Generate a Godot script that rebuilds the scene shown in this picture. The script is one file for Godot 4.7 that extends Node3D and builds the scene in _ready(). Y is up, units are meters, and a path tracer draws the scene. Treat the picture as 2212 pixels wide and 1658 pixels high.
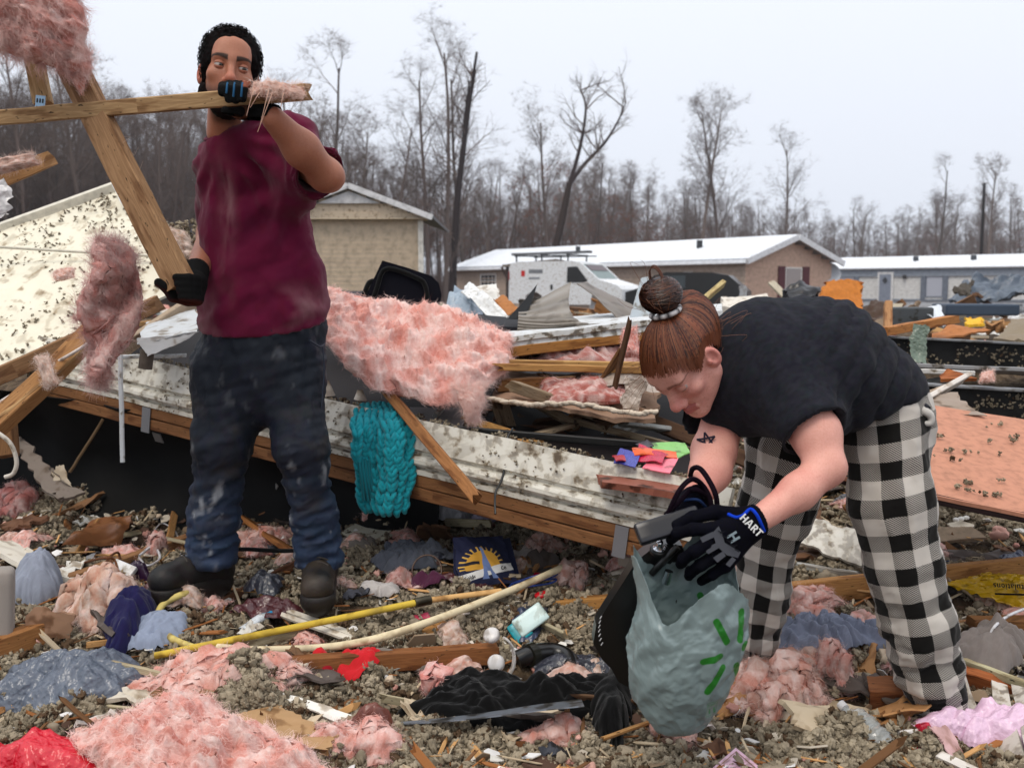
extends Node3D
# A wrecked mobile-home lot after a storm: two people sort through the debris.

const F := 2150.0
const CAM_H := 1.0
var TH := atan(204.0 / 2150.0)
var rng := RandomNumberGenerator.new()
var nz := FastNoiseLite.new()
var nz2 := FastNoiseLite.new()
var nz2s := FastNoiseLite.new()
var nzc := FastNoiseLite.new()
var mats := {}
var texs := {}

# ---------------------------------------------------------------- mesh builder
class MB:
	var v := PackedVector3Array()
	var n := PackedVector3Array()
	var uv := PackedVector2Array()
	var c := PackedColorArray()
	var i := PackedInt32Array()
	func vert(p: Vector3, nn: Vector3, u: Vector2, col: Color) -> int:
		v.append(p); n.append(nn); uv.append(u); c.append(col)
		return v.size() - 1
	func tri(a: int, b: int, d: int) -> void:
		i.append(a); i.append(b); i.append(d)
	func quad(a: int, b: int, d: int, e: int) -> void:
		i.append(a); i.append(b); i.append(d); i.append(a); i.append(d); i.append(e)
	func face(p: Array, col: Color, us := 1.0) -> void:
		var nn: Vector3 = (p[2] - p[0]).cross(p[1] - p[0]).normalized()
		var ux: Vector3 = (p[1] - p[0]).normalized()
		var uy: Vector3 = nn.cross(ux)
		var s := v.size()
		for q in p:
			vert(q, nn, Vector2((q - p[0]).dot(ux), (q - p[0]).dot(uy)) * us, col)
		for k in range(1, p.size() - 1):
			tri(s, s + k, s + k + 1)
	func smooth(from_i := 0, from_v := 0) -> void:
		for k in range(from_v, v.size()):
			n[k] = Vector3.ZERO
		for k in range(from_i, i.size(), 3):
			var a := i[k]
			var b := i[k + 1]
			var d := i[k + 2]
			var nn := (v[d] - v[a]).cross(v[b] - v[a])
			n[a] += nn; n[b] += nn; n[d] += nn
		for k in range(from_v, v.size()):
			n[k] = n[k].normalized() if n[k].length_squared() > 1e-20 else Vector3.UP
	func mesh() -> ArrayMesh:
		var m := ArrayMesh.new()
		if v.is_empty():
			return m
		for k in range(0, i.size(), 3):
			var p := v[i[k]]
			if (v[i[k + 2]] - p).cross(v[i[k + 1]] - p).dot(n[i[k]] + n[i[k + 1]] + n[i[k + 2]]) < 0.0:
				var q := i[k + 1]
				i[k + 1] = i[k + 2]
				i[k + 2] = q
		var a := []
		a.resize(Mesh.ARRAY_MAX)
		a[Mesh.ARRAY_VERTEX] = v; a[Mesh.ARRAY_NORMAL] = n; a[Mesh.ARRAY_TEX_UV] = uv; a[Mesh.ARRAY_COLOR] = c; a[Mesh.ARRAY_INDEX] = i
		m.add_surface_from_arrays(Mesh.PRIMITIVE_TRIANGLES, a)
		return m

# ---------------------------------------------------------------- distance field, meshed as surface nets
class SDF:
	var o: Vector3
	var h: float
	var nx: int
	var ny: int
	var nzz: int
	var d := PackedFloat32Array()
	func _init(lo: Vector3, hi: Vector3, cell: float) -> void:
		o = lo; h = cell
		nx = int((hi.x - lo.x) / h) + 2
		ny = int((hi.y - lo.y) / h) + 2
		nzz = int((hi.z - lo.z) / h) + 2
		d.resize(nx * ny * nzz)
		d.fill(9.0)
	func rng_of(lo: Vector3, hi: Vector3) -> PackedInt32Array:
		return PackedInt32Array([maxi(0, int((lo.x - o.x) / h)), mini(nx - 1, int((hi.x - o.x) / h) + 1), maxi(0, int((lo.y - o.y) / h)), mini(ny - 1, int((hi.y - o.y) / h) + 1), maxi(0, int((lo.z - o.z) / h)), mini(nzz - 1, int((hi.z - o.z) / h) + 1)])
	func cap(a: Vector3, b: Vector3, ra: float, rb: float, k := 0.02, ax := Vector3.ZERO, f := 1.0, cut := false, flat_end := false) -> void:
		var m := maxf(ra, rb) * maxf(1.0, f) + k + 2.5 * h
		var e := Vector3(m, m, m)
		var r := rng_of(a.min(b) - e, a.max(b) + e)
		var ba := b - a
		var bb := maxf(ba.length_squared(), 1e-9)
		var dirn := ba.normalized()
		var sq := ax != Vector3.ZERO
		var g := 1.0 / f - 1.0
		var fl := minf(1.0, f)
		for iz in range(r[4], r[5] + 1):
			for iy in range(r[2], r[3] + 1):
				var at := (iz * ny + iy) * nx
				for ix in range(r[0], r[1] + 1):
					var p := Vector3(o.x + ix * h, o.y + iy * h, o.z + iz * h)
					var t := clampf((p - a).dot(ba) / bb, 0.0, 1.0)
					var q := p - a - ba * t
					if sq:
						q += ax * (q.dot(ax) * g)
					var x := (q.length() - (ra + (rb - ra) * t)) * fl
					if flat_end:
						x = maxf(x, (p - b).dot(dirn))
					if x < m:
						var w := d[at + ix]
						if cut:
							x = -x
							var hh := maxf(k - absf(w - x), 0.0) / k
							d[at + ix] = maxf(w, x) + hh * hh * k * 0.25
						else:
							var hh := maxf(k - absf(w - x), 0.0) / k
							d[at + ix] = minf(w, x) - hh * hh * k * 0.25
	func ell(c: Vector3, rad: Vector3, bs := Basis.IDENTITY, k := 0.02, cut := false) -> void:
		var rm := maxf(rad.x, maxf(rad.y, rad.z)) + k + 2.5 * h
		var e := Vector3(rm, rm, rm)
		var r := rng_of(c - e, c + e)
		var bi := bs.transposed()
		for iz in range(r[4], r[5] + 1):
			for iy in range(r[2], r[3] + 1):
				var at := (iz * ny + iy) * nx
				for ix in range(r[0], r[1] + 1):
					var p: Vector3 = bi * (Vector3(o.x + ix * h, o.y + iy * h, o.z + iz * h) - c)
					var q := p / rad
					var k0 := q.length()
					var k1 := (q / rad).length()
					var x := k0 * (k0 - 1.0) / maxf(k1, 1e-6)
					if x < rm:
						var w := d[at + ix]
						if cut:
							x = -x
							var hh := maxf(k - absf(w - x), 0.0) / k
							d[at + ix] = maxf(w, x) + hh * hh * k * 0.25
						else:
							var hh := maxf(k - absf(w - x), 0.0) / k
							d[at + ix] = minf(w, x) - hh * hh * k * 0.25
	func plane(p0: Vector3, nn: Vector3, k := 0.004, lo := Vector3(-99, -99, -99), hi := Vector3(99, 99, 99)) -> void:
		var r := rng_of(lo.max(o), hi.min(o + Vector3(nx, ny, nzz) * h))
		for iz in range(r[4], r[5] + 1):
			for iy in range(r[2], r[3] + 1):
				var at := (iz * ny + iy) * nx
				for ix in range(r[0], r[1] + 1):
					var x := (Vector3(o.x + ix * h, o.y + iy * h, o.z + iz * h) - p0).dot(nn)
					var w := d[at + ix]
					var hh := maxf(k - absf(w - x), 0.0) / k
					d[at + ix] = maxf(w, x) + hh * hh * k * 0.25
	func build(mb: MB) -> void:
		var v0 := mb.v.size()
		var i0 := mb.i.size()
		var ids := PackedInt32Array()
		ids.resize(d.size())
		ids.fill(-1)
		var sy := nx
		var sz := nx * ny
		var lim := 1.8 * h
		for z in range(nzz - 1):
			for y in range(ny - 1):
				var at := z * sz + y * sy
				for x in range(nx - 1):
					var b := at + x
					var d0 := d[b]
					if d0 > lim or d0 < -lim:
						continue
					var d1 := d[b + 1]
					var d2 := d[b + sy]
					var d3 := d[b + sy + 1]
					var d4 := d[b + sz]
					var d5 := d[b + sz + 1]
					var d6 := d[b + sz + sy]
					var d7 := d[b + sz + sy + 1]
					var mn := minf(minf(minf(d0, d1), minf(d2, d3)), minf(minf(d4, d5), minf(d6, d7)))
					var mx := maxf(maxf(maxf(d0, d1), maxf(d2, d3)), maxf(maxf(d4, d5), maxf(d6, d7)))
					if mn >= 0.0 or mx < 0.0:
						continue
					var s := Vector3.ZERO
					var k := 0
					if (d0 < 0.0) != (d1 < 0.0): s += Vector3(d0 / (d0 - d1), 0, 0); k += 1
					if (d2 < 0.0) != (d3 < 0.0): s += Vector3(d2 / (d2 - d3), 1, 0); k += 1
					if (d4 < 0.0) != (d5 < 0.0): s += Vector3(d4 / (d4 - d5), 0, 1); k += 1
					if (d6 < 0.0) != (d7 < 0.0): s += Vector3(d6 / (d6 - d7), 1, 1); k += 1
					if (d0 < 0.0) != (d2 < 0.0): s += Vector3(0, d0 / (d0 - d2), 0); k += 1
					if (d1 < 0.0) != (d3 < 0.0): s += Vector3(1, d1 / (d1 - d3), 0); k += 1
					if (d4 < 0.0) != (d6 < 0.0): s += Vector3(0, d4 / (d4 - d6), 1); k += 1
					if (d5 < 0.0) != (d7 < 0.0): s += Vector3(1, d5 / (d5 - d7), 1); k += 1
					if (d0 < 0.0) != (d4 < 0.0): s += Vector3(0, 0, d0 / (d0 - d4)); k += 1
					if (d1 < 0.0) != (d5 < 0.0): s += Vector3(1, 0, d1 / (d1 - d5)); k += 1
					if (d2 < 0.0) != (d6 < 0.0): s += Vector3(0, 1, d2 / (d2 - d6)); k += 1
					if (d3 < 0.0) != (d7 < 0.0): s += Vector3(1, 1, d3 / (d3 - d7)); k += 1
					if k == 0:
						continue
					ids[b] = mb.vert(o + (Vector3(x, y, z) + s / k) * h, Vector3.UP, Vector2.ZERO, Color.WHITE)
		for z in range(1, nzz - 1):
			for y in range(1, ny - 1):
				var at := z * sz + y * sy
				for x in range(1, nx - 1):
					var b := at + x
					if ids[b] < 0:
						continue
					var inn := d[b] < 0.0
					if inn != (d[b + 1] < 0.0):
						_q(mb, ids[b], ids[b - sy], ids[b - sy - sz], ids[b - sz], inn)
					if inn != (d[b + sy] < 0.0):
						_q(mb, ids[b], ids[b - sz], ids[b - sz - 1], ids[b - 1], inn)
					if inn != (d[b + sz] < 0.0):
						_q(mb, ids[b], ids[b - 1], ids[b - 1 - sy], ids[b - sy], inn)
		mb.smooth(i0, v0)
	func _q(mb: MB, a: int, b: int, c: int, e: int, inn: bool) -> void:
		if a < 0 or b < 0 or c < 0 or e < 0:
			return
		if inn:
			mb.quad(a, e, c, b)
		else:
			mb.quad(a, b, c, e)

func paint(mb: MB, f: Callable, v0 := 0) -> void:
	for k in range(v0, mb.v.size()):
		mb.c[k] = f.call(mb.v[k], mb.n[k])

func puff(mb: MB, f: Callable, v0 := 0) -> void:
	for k in range(v0, mb.v.size()):
		mb.v[k] += mb.n[k] * f.call(mb.v[k], mb.n[k])
	mb.smooth()

# ---------------------------------------------------------------- places
func P(x: float, y: float, dist: float) -> Vector3:
	var cx := (x - 1106.0) / F
	var cy := (829.0 - y) / F
	var q := Vector3(cx, cy * cos(TH) - sin(TH), -cos(TH) - cy * sin(TH))
	return Vector3(0, CAM_H, 0) + q * (dist / -q.z)

func pile(dist: float) -> float:
	var xs := [0.0, 2.5, 3.2, 4.5, 6.0, 8.0, 12.0, 16.0, 20.0, 9999.0]
	var ys := [-0.17, -0.15, 0.0, 0.06, 0.18, 0.5, 0.62, 0.45, -0.12, -0.12]
	for k in range(9):
		if dist < xs[k + 1]:
			var t: float = smoothstep(0.0, 1.0, (dist - xs[k]) / (xs[k + 1] - xs[k])) if k > 3 else (dist - xs[k]) / (xs[k + 1] - xs[k])
			return lerpf(ys[k], ys[k + 1], t)
	return -0.12

func gy(x: float, z: float) -> float:
	return pile(-z) + bump(x, z)

func bump(x: float, z: float) -> float:
	var fade := clampf((20.0 + z) / 10.0, 0.0, 1.0)
	return (nz.get_noise_2d(x * 60.0, z * 60.0) * 0.05 + nz.get_noise_2d(x * 260.0 + 50.0, z * 260.0) * 0.05 + maxf(0.0, nz.get_noise_2d(x * 800.0, z * 800.0 + 90.0)) * 0.035 * clampf((7.0 + z) / 2.0, 0.2, 1.0)) * fade

func G(x: float, y: float, lift := 0.0) -> Vector3:
	var lo := 1.5
	var hi := 30.0
	for k in range(40):
		var mid := (lo + hi) / 2
		var p := P(x, y, mid)
		if p.y > gy(p.x, p.z) + lift:
			lo = mid
		else:
			hi = mid
	return P(x, y, lo)

# ---------------------------------------------------------------- things
func thing(called: String, label: String, category: String, at := Vector3.ZERO, group := "") -> Node3D:
	var o := Node3D.new()
	o.name = called
	add_child(o, true)
	o.position = at
	tag(o, label, category, group)
	return o

func tag(o: Node, label: String, category: String, group := "", kind := "") -> void:
	if label: o.set_meta("label", label)
	if category: o.set_meta("category", category)
	if group: o.set_meta("group", group)
	if kind: o.set_meta("kind", kind)

func part(parent: Node, called: String, mb: MB, m: Material, at := Vector3.ZERO) -> MeshInstance3D:
	var o := MeshInstance3D.new()
	o.name = called
	if at != Vector3.ZERO:
		for k in range(mb.v.size()):
			mb.v[k] -= at
	o.mesh = mb.mesh()
	o.material_override = m
	parent.add_child(o, true)
	return o

func solo(called: String, label: String, category: String, mb: MB, m: Material, group := "") -> MeshInstance3D:
	var lo := Vector3(1e9, 1e9, 1e9)
	var hi := -lo
	for p in mb.v:
		lo = lo.min(p); hi = hi.max(p)
	var c := Vector3((lo.x + hi.x) / 2, lo.y, (lo.z + hi.z) / 2)
	var o := part(self, called, mb, m, c)
	o.position = c
	tag(o, label, category, group)
	return o

func struct(called: String, mb: MB, m: Material, kind := "structure") -> MeshInstance3D:
	var o := part(self, called, mb, m)
	tag(o, "", "", "", kind)
	return o

# ---------------------------------------------------------------- materials and textures
func lin(r: float, g: float, b: float) -> Color:
	return Color(r / 255.0, g / 255.0, b / 255.0).srgb_to_linear()

func mat(key: String, col := Color.WHITE, rough := 0.85, opt := {}) -> StandardMaterial3D:
	if mats.has(key):
		return mats[key]
	var m := StandardMaterial3D.new()
	m.resource_name = key
	m.albedo_color = col
	m.roughness = rough
	m.vertex_color_use_as_albedo = opt.get("vc", true)
	m.metallic_specular = opt.get("spec", 0.35)
	m.metallic = opt.get("metal", 0.0)
	if opt.has("tex"): m.albedo_texture = opt.tex
	if opt.has("scale"): m.uv1_scale = opt.scale
	if opt.has("tri"):
		m.uv1_triplanar = true
		m.uv1_world_triplanar = opt.get("world", false)
	if opt.has("norm"):
		m.normal_enabled = true
		m.normal_texture = opt.norm
		m.normal_scale = opt.get("ns", 1.0)
	if opt.has("rtex"): m.roughness_texture = opt.rtex
	if opt.has("back"):
		m.backlight_enabled = true
		m.backlight = opt.back
	if opt.has("sss"):
		m.subsurf_scatter_enabled = true
		m.subsurf_scatter_strength = opt.sss
	if opt.has("rim"):
		m.rim_enabled = true
		m.rim = opt.rim
		m.rim_tint = 0.6
	if opt.has("coat"):
		m.clearcoat_enabled = true
		m.clearcoat = opt.coat
		m.clearcoat_roughness = opt.get("coatr", 0.2)
	if opt.has("alpha"):
		m.transparency = BaseMaterial3D.TRANSPARENCY_ALPHA
		m.albedo_color.a = opt.alpha
	if opt.has("scissor"):
		m.transparency = BaseMaterial3D.TRANSPARENCY_ALPHA_SCISSOR
		m.alpha_scissor_threshold = 0.5
	m.cull_mode = BaseMaterial3D.CULL_DISABLED
	mats[key] = m
	return m

func ntex(key: String, stops: Array, freq: float, size := 512, octaves := 5, seed_ := 1, kind := FastNoiseLite.TYPE_SIMPLEX_SMOOTH, normal := 0.0, gain := 0.55) -> NoiseTexture2D:
	if texs.has(key):
		return texs[key]
	var t := NoiseTexture2D.new()
	t.width = size
	t.height = size
	t.seamless = true
	var n := FastNoiseLite.new()
	n.seed = seed_
	n.noise_type = kind
	n.frequency = freq
	n.fractal_octaves = octaves
	n.fractal_gain = gain
	t.noise = n
	if normal > 0.0:
		t.as_normal_map = true
		t.bump_strength = normal
	else:
		var g := Gradient.new()
		var of := PackedFloat32Array()
		var cs := PackedColorArray()
		for s in stops:
			of.append(s[0]); cs.append(s[1])
		g.offsets = of
		g.colors = cs
		t.color_ramp = g
	texs[key] = t
	return t

func picture(key: String, w: int, h: int, f: Callable) -> ImageTexture:
	if texs.has(key):
		return texs[key]
	var im := Image.create(w, h, false, Image.FORMAT_RGBA8)
	for y in range(h):
		for x in range(w):
			im.set_pixel(x, y, f.call(x, y))
	texs[key] = ImageTexture.create_from_image(im)
	return texs[key]

func c8(r: float, g: float, b: float, a := 255.0) -> Color:
	return Color(r / 255.0, g / 255.0, b / 255.0, a / 255.0)

# ---------------------------------------------------------------- shapes
func rv(a := 1.0) -> Vector3:
	return Vector3(rng.randf_range(-a, a), rng.randf_range(-a, a), rng.randf_range(-a, a))

func tone(c: Color, spread := 0.12) -> Color:
	var k := 1.0 + rng.randf_range(-spread, spread)
	return Color(c.r * k, c.g * k, c.b * k, c.a)

# a plank from a to b; wide = direction of its broad side, w across it, t thick; jag = splintered ends (metres)
func board(mb: MB, a: Vector3, b: Vector3, wide: Vector3, w: float, t: float, col: Color, jag_a := 0.0, jag_b := 0.0, seg := 4, bow := 0.0, cham := 0.003) -> void:
	var x := (b - a).normalized()
	var z := x.cross(wide).normalized()
	var y := z.cross(x).normalized()
	var L := (b - a).length()
	var c := minf(cham, minf(w, t) * 0.3)
	var hw := w / 2
	var ht := t / 2
	var ring := [Vector2(-hw + c, -ht), Vector2(0, -ht), Vector2(hw - c, -ht), Vector2(hw, -ht + c), Vector2(hw, ht - c), Vector2(hw - c, ht), Vector2(0, ht), Vector2(-hw + c, ht), Vector2(-hw, ht - c), Vector2(-hw, -ht + c)]
	var m := ring.size()
	var ja := []
	var jb := []
	for k in range(m):
		ja.append(rng.randf() * jag_a)
		jb.append(rng.randf() * jag_b)
	var u0 := rng.randf() * 3.0
	var v0 := rng.randf() * 3.0
	var tw := rng.randf_range(-1, 1) * 0.01
	var pts := []
	for s in range(seg + 1):
		var row := []
		var f := float(s) / seg
		var off := z * (bow * 4.0 * f * (1.0 - f)) + y * (rng.randf_range(-1, 1) * 0.0015)
		for k in range(m):
			var e := f * L
			if s == 0: e -= ja[k]
			if s == seg: e += jb[k]
			row.append(a + x * e + off + y * ring[k].x + z * ring[k].y)
		pts.append(row)
	var per := 0.0
	for k in range(m):
		var k2 := (k + 1) % m
		var e2: float = (ring[k2] - ring[k]).length()
		var tn: Vector2 = (ring[k2] - ring[k]).normalized()
		var nn: Vector3 = (y * tn.y - z * tn.x).normalized()
		for s in range(seg):
			var p0: Vector3 = pts[s][k]
			var p1: Vector3 = pts[s + 1][k]
			var p2: Vector3 = pts[s + 1][k2]
			var p3: Vector3 = pts[s][k2]
			var ca := col
			var i0 := mb.vert(p0, nn, Vector2(u0 + L * s / seg, v0 + per), ca)
			mb.vert(p1, nn, Vector2(u0 + L * (s + 1) / seg, v0 + per), ca)
			mb.vert(p2, nn, Vector2(u0 + L * (s + 1) / seg, v0 + per + e2), ca)
			mb.vert(p3, nn, Vector2(u0 + L * s / seg, v0 + per + e2), ca)
			mb.quad(i0, i0 + 1, i0 + 2, i0 + 3)
		per += e2
	for side in [0, seg]:
		var nn: Vector3 = -x if side == 0 else x
		var cen := Vector3.ZERO
		for q in pts[side]:
			cen += q
		cen /= m
		if (side == 0 and jag_a > 0.0) or (side == seg and jag_b > 0.0):
			cen += nn * rng.randf_range(-0.3, 0.5) * (jag_a + jag_b)
		var dk := Color(col.r * 0.9, col.g * 0.85, col.b * 0.8)
		var i0 := mb.vert(cen, nn, Vector2(u0, v0), dk)
		for k in range(m):
			mb.vert(pts[side][k], nn, Vector2(u0 + ring[k].y * 0.3, v0 + ring[k].x * 1.5), dk)
		for k in range(m):
			if side == 0: mb.tri(i0, i0 + 1 + k, i0 + 1 + (k + 1) % m)
			else: mb.tri(i0, i0 + 1 + (k + 1) % m, i0 + 1 + k)

func box(mb: MB, lo: Vector3, hi: Vector3, col: Color, bs := Basis.IDENTITY, at := Vector3.ZERO, us := 1.0) -> void:
	var q := []
	for k in range(8):
		q.append(at + bs * Vector3(hi.x if k & 1 else lo.x, hi.y if k & 2 else lo.y, hi.z if k & 4 else lo.z))
	for f in [[0, 1, 3, 2], [5, 4, 6, 7], [4, 0, 2, 6], [1, 5, 7, 3], [2, 3, 7, 6], [4, 5, 1, 0]]:
		mb.face([q[f[0]], q[f[3]], q[f[2]], q[f[1]]], col, us)

# rounded box: ro = edge radius
func rbox(mb: MB, size: Vector3, ro: float, col: Color, tf := Transform3D(), n := 5, us := 1.0) -> void:
	var hs := size / 2
	var core := Vector3(maxf(hs.x - ro, 0), maxf(hs.y - ro, 0), maxf(hs.z - ro, 0))
	for ax in range(3):
		for sg in [-1.0, 1.0]:
			var s := mb.v.size()
			var gs := []
			for k in range(n + 1):
				gs.append(-1.0 + 2.0 * k / n)
			for j in range(n + 1):
				for k in range(n + 1):
					var p := Vector3.ZERO
					p[ax] = hs[ax] * sg
					var a1 := (ax + 1) % 3
					var a2 := (ax + 2) % 3
					p[a1] = _edge(gs[k], hs[a1], ro)
					p[a2] = _edge(gs[j], hs[a2], ro)
					var inner := p.clamp(-core, core)
					var nn := (p - inner)
					nn = nn.normalized() if nn.length() > 1e-9 else Vector3.ZERO
					var pp := inner + nn * ro
					if ro <= 0.0: pp = p
					mb.vert(tf * pp, (tf.basis * nn).normalized(), Vector2(p[a1], p[a2]) * us, col)
			for j in range(n):
				for k in range(n):
					var b := s + j * (n + 1) + k
					if sg > 0: mb.quad(b, b + n + 1, b + n + 2, b + 1)
					else: mb.quad(b, b + 1, b + n + 2, b + n + 1)

func _edge(g: float, hs: float, ro: float) -> float:
	var a := absf(g)
	var core := hs - ro
	var r := a / 0.6 * core if a < 0.6 else core + (a - 0.6) / 0.4 * ro
	return signf(g) * r

func tube(mb: MB, pts: Array, r: float, col: Color, sides := 8, r_end := -1.0, capped := true, colf = null) -> void:
	var s0 := mb.v.size()
	var n := pts.size()
	var up := Vector3.UP
	var t0: Vector3 = (pts[1] - pts[0]).normalized()
	if absf(t0.dot(up)) > 0.9: up = Vector3.RIGHT
	var side := t0.cross(up).normalized()
	var run := 0.0
	for k in range(n):
		var t: Vector3
		if k == 0: t = t0
		elif k == n - 1: t = (pts[k] - pts[k - 1]).normalized()
		else: t = (pts[k + 1] - pts[k - 1]).normalized()
		side = (side - t * side.dot(t)).normalized()
		var oth := t.cross(side)
		if k > 0: run += (pts[k] - pts[k - 1]).length()
		var rr := r if r_end < 0 else lerpf(r, r_end, float(k) / (n - 1))
		var cc: Color = col if colf == null else colf.call(run)
		for j in range(sides + 1):
			var a := TAU * j / sides
			var nn := side * cos(a) + oth * sin(a)
			mb.vert(pts[k] + nn * rr, nn, Vector2(run, r * a), cc)
	for k in range(n - 1):
		for j in range(sides):
			var b := s0 + k * (sides + 1) + j
			mb.quad(b, b + 1, b + sides + 2, b + sides + 1)
	if capped:
		for e in [0, n - 1]:
			var nn: Vector3 = -t0 if e == 0 else (pts[n - 1] - pts[n - 2]).normalized()
			var i0 := mb.vert(pts[e], nn, Vector2.ZERO, col)
			for j in range(sides + 1):
				mb.vert(mb.v[s0 + e * (sides + 1) + j], nn, Vector2.ZERO, col)
			for j in range(sides):
				if e == 0: mb.tri(i0, i0 + 2 + j, i0 + 1 + j)
				else: mb.tri(i0, i0 + 1 + j, i0 + 2 + j)

func curve(ctrl: Array, n := 24) -> Array:
	var out := []
	var m := ctrl.size()
	for k in range(n + 1):
		var t := float(k) / n * (m - 1)
		var j := mini(int(t), m - 2)
		var f := t - j
		var p0: Vector3 = ctrl[maxi(j - 1, 0)]
		var p3: Vector3 = ctrl[mini(j + 2, m - 1)]
		out.append((ctrl[j] as Vector3).cubic_interpolate(ctrl[j + 1], p0, p3, f))
	return out

# a sheet with thickness over fn(u, v); colf(u, v) gives its colour
func sheet(mb: MB, fn: Callable, nu: int, nv: int, thick: float, colf: Callable, su := 1.0, sv := 1.0) -> void:
	var s0 := mb.v.size()
	var i0 := mb.i.size()
	for j in range(nv + 1):
		for k in range(nu + 1):
			var u := float(k) / nu
			var v := float(j) / nv
			mb.vert(fn.call(u, v), Vector3.UP, Vector2(u * su, v * sv), colf.call(u, v))
	for j in range(nv):
		for k in range(nu):
			var b := s0 + j * (nu + 1) + k
			mb.quad(b, b + 1, b + nu + 2, b + nu + 1)
	mb.smooth(i0, s0)
	if thick <= 0.0:
		return
	var m := (nu + 1) * (nv + 1)
	var s1 := mb.v.size()
	for k in range(m):
		mb.vert(mb.v[s0 + k] - mb.n[s0 + k] * thick, -mb.n[s0 + k], mb.uv[s0 + k], mb.c[s0 + k])
	for j in range(nv):
		for k in range(nu):
			var b := s1 + j * (nu + 1) + k
			mb.quad(b, b + nu + 1, b + nu + 2, b + 1)
	var loop := []
	for k in range(nu): loop.append(k)
	for j in range(nv): loop.append(j * (nu + 1) + nu)
	for k in range(nu): loop.append(nv * (nu + 1) + nu - k)
	for j in range(nv): loop.append((nv - j) * (nu + 1))
	for k in range(loop.size()):
		var a: int = loop[k]
		var b: int = loop[(k + 1) % loop.size()]
		var e: Vector3 = (mb.v[s0 + b] - mb.v[s0 + a])
		var nn := e.cross(mb.n[s0 + a]).normalized()
		var r := mb.vert(mb.v[s0 + a], nn, mb.uv[s0 + a], mb.c[s0 + a])
		mb.vert(mb.v[s1 + a], nn, mb.uv[s0 + a], mb.c[s0 + a])
		mb.vert(mb.v[s1 + b], nn, mb.uv[s0 + b], mb.c[s0 + b])
		mb.vert(mb.v[s0 + b], nn, mb.uv[s0 + b], mb.c[s0 + b])
		mb.quad(r, r + 1, r + 2, r + 3)

func ridge(p: Vector3) -> float:
	return 1.0 - minf(1.0, (nzc.get_noise_3dv(p) + 1.0) * 1.6)

# sharp creases between flat facets, as in crumpled plastic
func crease(p: Vector3, f: float) -> float:
	var q := p * f + Vector3(nz.get_noise_3dv(p * 400.0), nz.get_noise_3dv(p * 400.0 + Vector3(50, 0, 0)), nz.get_noise_3dv(p * 400.0 + Vector3(0, 50, 0))) * f * 0.05
	var w := 0.0
	for d in [Vector3(0.9, 0.35, 0.2), Vector3(-0.5, 0.8, 0.4), Vector3(0.3, -0.6, 1.1), Vector3(1.3, 0.9, -0.7), Vector3(-1.6, 0.5, 1.2)]:
		w += absf(fposmod(q.dot(d), 1.0) * 2.0 - 1.0) / (0.6 + d.length())
	return w - 1.6

func bil(a: Vector3, b: Vector3, c: Vector3, d: Vector3) -> Callable:
	return func(u: float, v: float) -> Vector3: return a.lerp(b, u).lerp(d.lerp(c, u), v)

func fill(col: Color) -> Callable:
	return func(_u: float, _v: float) -> Color: return col

# a flat plate with a free outline (points in its plane), thick along n
func plate(mb: MB, pts: Array, n: Vector3, thick: float, col: Color, edge_col = null, us := 1.0) -> void:
	var ax: Vector3 = (pts[1] - pts[0]).normalized()
	var ay := n.cross(ax).normalized()
	var flat := PackedVector2Array()
	for p in pts:
		flat.append(Vector2((p - pts[0]).dot(ax), (p - pts[0]).dot(ay)))
	var tr := Geometry2D.triangulate_polygon(flat)
	var ec: Color = col if edge_col == null else edge_col
	for sgn in [1.0, -1.0]:
		var s := mb.v.size()
		for k in range(pts.size()):
			mb.vert(pts[k] + n * (thick * 0.5 * sgn), n * sgn, flat[k] * us, col)
		for k in range(0, tr.size(), 3):
			var a := mb.v[s + tr[k]]
			var nn := (mb.v[s + tr[k + 2]] - a).cross(mb.v[s + tr[k + 1]] - a)
			if nn.dot(n) * sgn > 0: mb.tri(s + tr[k], s + tr[k + 1], s + tr[k + 2])
			else: mb.tri(s + tr[k], s + tr[k + 2], s + tr[k + 1])
	var cw := Geometry2D.is_polygon_clockwise(flat)
	for k in range(pts.size()):
		var a: Vector3 = pts[k]
		var b: Vector3 = pts[(k + 1) % pts.size()]
		var h := n * (thick * 0.5)
		if cw: mb.face([a + h, b + h, b - h, a - h], ec, us)
		else: mb.face([b + h, a + h, a - h, b - h], ec, us)

func ball(mb: MB, c: Vector3, r: Vector3, col: Color, rows := 8, cols := 12, bs := Basis.IDENTITY, amp := 0.0, freq := 60.0) -> void:
	var s := mb.v.size()
	var i0 := mb.i.size()
	for j in range(rows + 1):
		var ph := PI * j / rows
		for k in range(cols + 1):
			var a := TAU * (k % cols) / cols
			var q := Vector3(sin(ph) * cos(a), cos(ph), sin(ph) * sin(a))
			var e := 1.0
			if amp > 0.0:
				e += amp * nz.get_noise_3dv(q * freq + c * 300.0)
			mb.vert(c + bs * (q * r * e), bs * q, Vector2(float(k) / cols, float(j) / rows), col)
	for j in range(rows):
		for k in range(cols):
			var b := s + j * (cols + 1) + k
			mb.quad(b, b + 1, b + cols + 2, b + cols + 1)
	if amp > 0.0:
		mb.smooth(i0, s)

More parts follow.
